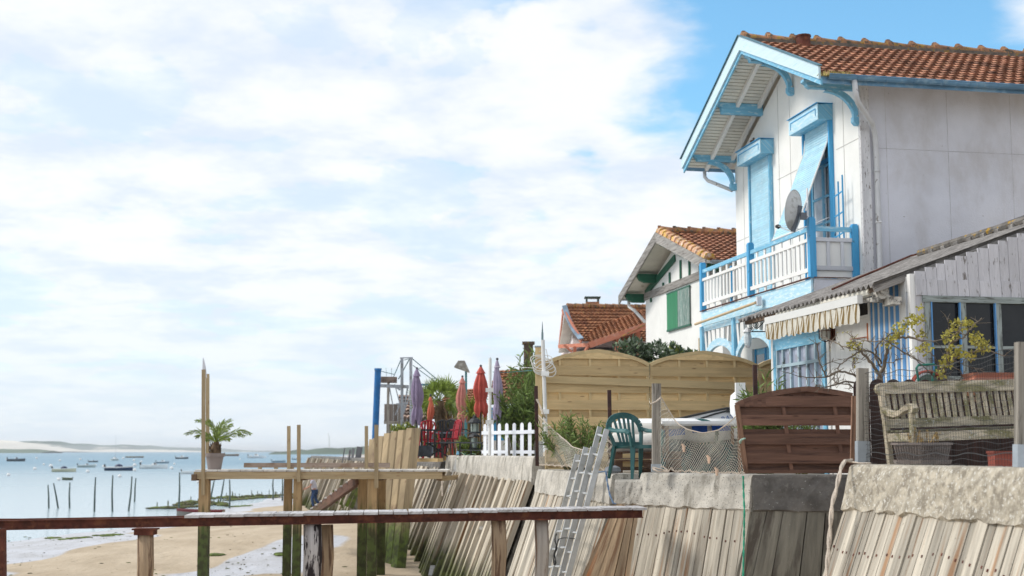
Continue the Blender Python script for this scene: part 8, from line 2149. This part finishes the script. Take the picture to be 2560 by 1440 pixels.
# mooring stakes
m_stake = mat('grey_green_stake', (.10, .13, .12), .9, .3, 3, tint=.4, bump=.4)
ST = [(122, 1268, 120, 1212), (145, 1268, 134, 1208), (174, 1268, 175, 1206), (236, 1276, 239, 1193), (281, 1276, 282, 1188), (322, 1274, 330, 1191), (337, 1243, 340, 1195), (447, 1270, 449, 1181), (528, 1238, 536, 1199), (553, 1242, 561, 1195), (574, 1268, 574, 1199), (683, 1230, 683, 1197), (706, 1236, 706, 1197), (800, 1225, 800, 1197), (815, 1218, 813, 1197)]
lbl = ['leftmost thin stake in the water, slightly bent', 'stake leaning left, second in the water from the left', 'upright stake below the small dark dinghy', 'stout stake between the cream boat and the navy boat', 'tall straight stake below the navy motorboat', 'taller stake of the close pair, leaning right', 'shorter thin stake of the close pair', 'tall stake beside the red boat and the jetty end', 'left stake of the pair seen behind the jetty end pile', 'leaning stake of the pair behind the jetty end pile', 'dark stake standing on the sand behind the jetty', 'stake left of the jetty middle piles', 'stake close left of the jetty middle piles', 'stake right of the walking man', 'thin stake near the far piles, right of the man']
for (x0, y0, x1, y1), l in zip(ST, lbl):
    D = 3.3 * F / (y0 - 1128); D = min(D, 90); p0 = at(x0, y0, D); p1 = at(x1, y1, D); g = MB(); mid = p0.lerp(p1, .5) + Vector((.03 * math.sin(x0), 0, 0))
    p0b = p0 - (p1 - p0).normalized() * .5; g.tube([p0b, p0, mid, p1], [.055, .055, .05, .035], 7); tag(g.build('mooring_stake', m_stake, origin=p0), l, 'stake', 'wooden stakes standing in the shallows')
# ============================================================ boats and buoys
def hull_pts(L, B, Hh, n=14, sheer=.25):
    "stations from stern to bow: half breadth and heights"
    S = []
    for i in range(n + 1):
        k = i / n; x = (k - .5) * L; b = B / 2 * (1 - max(0, (k - .45) / .55) ** 2.2) * (.86 + .14 * min(1, k * 4)); z = Hh * (1 + sheer * max(0, k - .4) ** 1.6 * 2)
        S.append((x, b, z))
    return S
def boat(label, px, py, Lpx, mh, mtop, flip=1, cabin=None, motor=True, screen=False, Hk=.135, group='motorboats moored in the bay', D=None, yaw=0.0, cat='boat', mast=0, mstripe=None, cover=None):
    D = D or EYE * F / max(6, (py - 1128)); L = Lpx / F * D; c = at(px, py, D); c.z = 0
    o = thing('motorboat' if not mast else 'sailing_boat', label, cat, c, rz=(0 if flip > 0 else math.pi) + yaw, group=group); M = ROOTM[o.name]; C = lambda x, y, z: M @ Vector((x, y, z))
    B = L * .34; Hh = L * Hk; S = hull_pts(L, B, Hh)
    g = MB(); n = len(S) - 1
    prof = lambda s, j: (lambda a: (s[1] * math.sin(a) ** .6 * (1 if j <= 6 else 1), -0.12 + (s[2] + .12) * (1 - math.cos(a))))(math.pi / 2 * j / 6)
    def fn(i, j):
        s = S[i]; jj = j if j <= 6 else 12 - j; sg = -1 if j <= 6 else 1; a = math.pi / 2 * (1 - jj / 6) if False else None
        t = abs(j - 6) / 6; y = s[1] * t ** .55; z = -.15 * L / 5 + (s[2] + .15 * L / 5) * t ** 1.6; return C(s[0], sg * y * (-1 if j > 6 else 1) * (1 if j <= 6 else -1), z)
    def fn2(i, j):
        s = S[i]; t = (j - 6) / 6; return C(s[0], s[1] * math.copysign(abs(t) ** .55, t), -.15 * L / 5 + (s[2] + .15 * L / 5) * abs(t) ** 1.6)
    g.grid(fn2, n, 12, t=.5)
    b = len(g.v); st = [fn2(0, j) for j in range(13)]; g.v += st; g.face(list(range(b, b + 13)), [(0, 0)] * 13, .5)
    g.build('hull', mh, o, smooth=True)
    g = MB()      # gunwale and foredeck
    for sg in (-1, 1): g.tube([C(s[0], s[1] * sg, s[2]) for s in S], max(.03, L * .010), 5)
    g.grid(lambda i, j: C(S[i][0], S[i][1] * (j / 2 - 1) * .97, S[i][2] * (.985 if S[i][0] > -.02 * L else .45)), n, 4, t=.5)
    g.build('deck', mtop, o)
    if motor:
        g = MB(); g.box(C(-.53 * L, 0, Hh * 1.35), (.055 * L, .05 * L, .10 * L), R=M.to_3x3() @ Matrix.Rotation(-.25, 3, 'Y')); g.box(C(-.535 * L, 0, Hh * .4), (.022 * L, .02 * L, .16 * L), R=M.to_3x3()); g.build('outboard_motor', m_motor, o)
    if cover: g = MB(); g.ball(C(-.02 * L, 0, Hh * 1.1), .13 * L, 10, (1.2, .7, .75)); g.build('cockpit_cover', cover, o, smooth=True)
    if screen:
        g = MB(); g.hexa([C(.02 * L, -.10 * L, Hh * .95), C(.10 * L, -.10 * L, Hh * .95), C(.10 * L, .10 * L, Hh * .95), C(.02 * L, .10 * L, Hh * .95), C(-.01 * L, -.08 * L, Hh * 1.75), C(.015 * L, -.08 * L, Hh * 1.75), C(.015 * L, .08 * L, Hh * 1.75), C(-.01 * L, .08 * L, Hh * 1.75)]); g.build('windscreen', m_glass, o)
        g = MB(); g.box(C(-.05 * L, 0, Hh * 1.2), (.07 * L, .09 * L, .07 * L), R=M.to_3x3()); g.build('console', m_bwhite, o)
    if cabin:
        g = MB(); g.hexa([C(-.12 * L, -.10 * L, Hh * .8), C(.14 * L, -.10 * L, Hh * .8), C(.14 * L, .10 * L, Hh * .8), C(-.12 * L, .10 * L, Hh * .8), C(-.10 * L, -.09 * L, Hh * 2.0), C(.06 * L, -.09 * L, Hh * 2.0), C(.06 * L, .09 * L, Hh * 2.0), C(-.10 * L, .09 * L, Hh * 2.0)]); cbn = g.build('cabin', m_bwhite, o)
        g = MB(); g.box(C(-.01 * L, 0, Hh * 1.6), (.13 * L, .19 * L, Hh * .42), R=M.to_3x3()); g.build('cabin_window', m_glass, cbn)
    if mast: g = MB(); g.tube([C(.05 * L, 0, Hh), C(.05 * L, 0, mast)], [.05, .03], 6); g.tube([C(.05 * L, 0, Hh * 2), C(-.42 * L, 0, Hh * 2)], .05, 5); g.build('mast', m_gal, o)
    if mstripe: g = MB(); [g.tube([C(s[0], s[1] * sg * 1.005, s[2] * .84) for s in S], L * .011, 5) for sg in (-1, 1)]; g.build('stripe', mstripe, o)
    return o
bm_ = lambda n, c: mat(n, c, .35, .05, 2, bump=0, tint=.05)
m_bwhite = bm_('white_gelcoat', (.85, .85, .84)); m_bcream = bm_('cream_gelcoat', (.62, .60, .44)); m_bnavy = bm_('navy_hull_paint', (.02, .05, .11)); m_bdark = bm_('dark_hull_paint', (.07, .085, .10)); m_bbrown = bm_('brown_varnished_hull', (.22, .12, .07)); m_bgrey = bm_('blue_grey_hull', (.26, .34, .40)); m_bteal = bm_('grey_green_hull', (.48, .54, .52)); m_motor = bm_('dark_outboard', (.02, .025, .03)); m_bnavc = bm_('navy_canvas', (.02, .03, .08)); m_bolive = bm_('olive_hull', (.10, .11, .055))
BO = [
 ('dark hulled speedboat with windscreen, farthest left in the bay', 41, 1153, 44, m_bdark, m_bgrey, dict(screen=True)),
 ('cream motorboat with a dark cockpit cover, nearest left', 161, 1179, 58, m_bcream, m_bwhite, dict(cover=m_bnavc)),
 ('white motorboat with raised outboard right of the cream boat', 217, 1168, 44, m_bteal, m_bwhite, dict(screen=True)),
 ('small dark boat with white windscreen behind the white motorboat', 233, 1155, 24, m_bdark, m_bwhite, dict(screen=True)),
 ('navy motorboat with white deck and canvas over its console', 298, 1176, 68, m_bnavy, m_bwhite, dict(cover=m_bnavc, mstripe=m_bwhite)),
 ('long low brown barge on the horizon side of the bay', 337, 1144, 44, m_bbrown, m_bcream, dict(motor=False, Hk=.07)),
 ('white motorboat with pointed bow right of the navy boat', 386, 1171, 66, m_bwhite, m_bwhite, dict(screen=True)),
 ('blue grey boat behind the white pointed motorboat', 407, 1158, 32, m_bgrey, m_bwhite, dict(cabin=True)),
 ('dark boat with a white cabin near the jetty end', 455, 1147, 31, m_bdark, m_bwhite, dict(cabin=True)),
 ('white inflatable with outboard partly behind the jetty end', 480, 1184, 50, m_bwhite, m_bwhite, dict(flip=1, cover=None)),
 ('brown boat far off right of the potted palm', 580, 1140, 35, m_bbrown, m_bcream, dict(Hk=.13)),
 ('white cabin cruiser above the left part of the jetty board', 641, 1145, 40, m_bwhite, m_bwhite, dict(cabin=True)),
 ('grey boat with a raised bow above the jetty board', 697, 1156, 34, m_bgrey, m_bteal, dict(yaw=.3)),
 ('small grey boat between the two jetty uprights', 742, 1149, 22, m_bgrey, m_bwhite, dict(cabin=True)),
 ('tiny blue boat right of the jetty uprights', 784, 1146, 18, m_bgrey, m_bgrey, dict()),
 ('small dark boat close above the jetty board', 786, 1155, 14, m_bdark, m_bdark, dict(motor=False)),
 ('low teal boat nearest the far grey boards', 822, 1147, 26, m_bteal, m_bgrey, dict(screen=True)),
]
for l, px, py, L, a, b, kw in BO: boat(l, px, py, L, a, b, **kw)
boat('small olive dinghy with a black outboard among the stakes', 168, 1199, 26, m_bolive, m_bolive, flip=-1, Hk=.2)
boat('small sailing boat with one tall mast in the middle of the bay', 287, 1151, 26, m_bteal, m_bwhite, mast=9.0, motor=False, cabin=True, yaw=1.1, Hk=.16, group=None)
# red boat beached at the edge
rb = boat('maroon dinghy with a grey bottom beached behind the walkway', 500, 1292, 116, bm_('grey_brown_bottom', (.20, .19, .17)), bm_('maroon_topside', (.17, .03, .035)), flip=-1, motor=False, Hk=.14, D=67, group=None, mstripe=bm_('maroon_paint', (.20, .02, .03)))
rb.location.z = .12
# buoys
m_buoy = mat('white_mooring_buoy', (.78, .76, .74), .4, .05, 3, bump=0)
BU = [(78, 522), (314, 468), (458, 443), (395, 426), (790, 492), (530, 562), (1078, 534), (1212, 480), (1545, 463), (1212, 436), (936, 449), (860, 432), (1272, 402), (1785, 584), (540, 392), (725, 382), (1205, 390), (1570, 422), (1110, 372), (60, 380), (330, 372)]
proto = None; k = 0
BK = [(l_.split(',')[0].replace('motorboat', 'boat'), px_, py_) for l_, px_, py_, *_r in BO]; SEEN = {}
def blabel(px, py):
    l_, bx_, by_ = min(BK, key=lambda b: (b[1] - px) ** 2 + 9 * (b[2] - py) ** 2)
    wd = ('left' if px < bx_ - 14 else 'right' if px > bx_ + 14 else 'in front' if py > by_ else 'just behind'); key = (wd, l_); SEEN[key] = SEEN.get(key, 0) + 1
    o_ = ('', 'second ', 'third ', 'fourth ', 'fifth ')[min(4, SEEN[key] - 1)]; l_ = ' '.join(l_.split()[:9])
    return ' '.join((o_ + 'round white mooring buoy ' + (wd + ' of the ' if wd != 'just behind' else 'just behind the ') + l_).split()[:16])
for x, y in BU:
    px, py = x / 3.6, 1040 + y / 3.6
    D = EYE * F / (py + 4 - 1128); p = at(px, py, D); p.z = 0
    r = (4.6 if py > 1160 else 2.9) / F * D
    if proto is None:
        proto = thing('mooring_buoy', blabel(px, py), 'buoy', p, group='white mooring buoys on the bay')
        g = MB(); g.ball(p + UP * .22, .36, 12); g.build('float', m_buoy, proto, smooth=True); g = MB(); g.tube([p + UP * .55 + Vector((math.cos(a) * .06, 0, math.sin(a) * .06)) for a in [j * .7 for j in range(10)]], .015, 4); g.build('ring', m_motor, proto); base_r = .36; tr_ = tree_of(proto); proto.scale = (r / base_r,) * 3
    else:
        o = copy_tree(proto, tr_, p, label=blabel(px, py), scale=r / base_r)
for px, py, rp_ in ((640, 1160, 2.6), (685, 1150, 2), (780, 1140, 2), (664, 1141, 2), (600, 1146, 2), (628, 1137, 1.6), (720, 1140, 1.6), (812, 1141, 1.6), (760, 1160, 2)):
    D = EYE * F / (py + 3 - 1128); p = at(px, py, D); p.z = 0; copy_tree(proto, tr_, p, label=blabel(px, py), scale=rp_ / F * D / base_r)

# ============================================================ sea air
g = MB(); g.box((-1000, 3800, 10.25), (26000, 8300, 27.5))
m_haze = bpy.data.materials.new('sea_haze'); m_haze.use_nodes = True; m_haze.node_tree.nodes.clear(); t = NT(m_haze.node_tree)
pv = t.node('ShaderNodeVolumePrincipled'); pv.inputs['Color'].default_value = (.93, .96, 1.0, 1); pv.inputs['Density'].default_value = .00014; pv.inputs['Anisotropy'].default_value = .2
o_ = t.node('ShaderNodeOutputMaterial'); t.link(pv.outputs[0], o_.inputs['Volume'])
tag(g.build('haze', m_haze), kind='stuff')
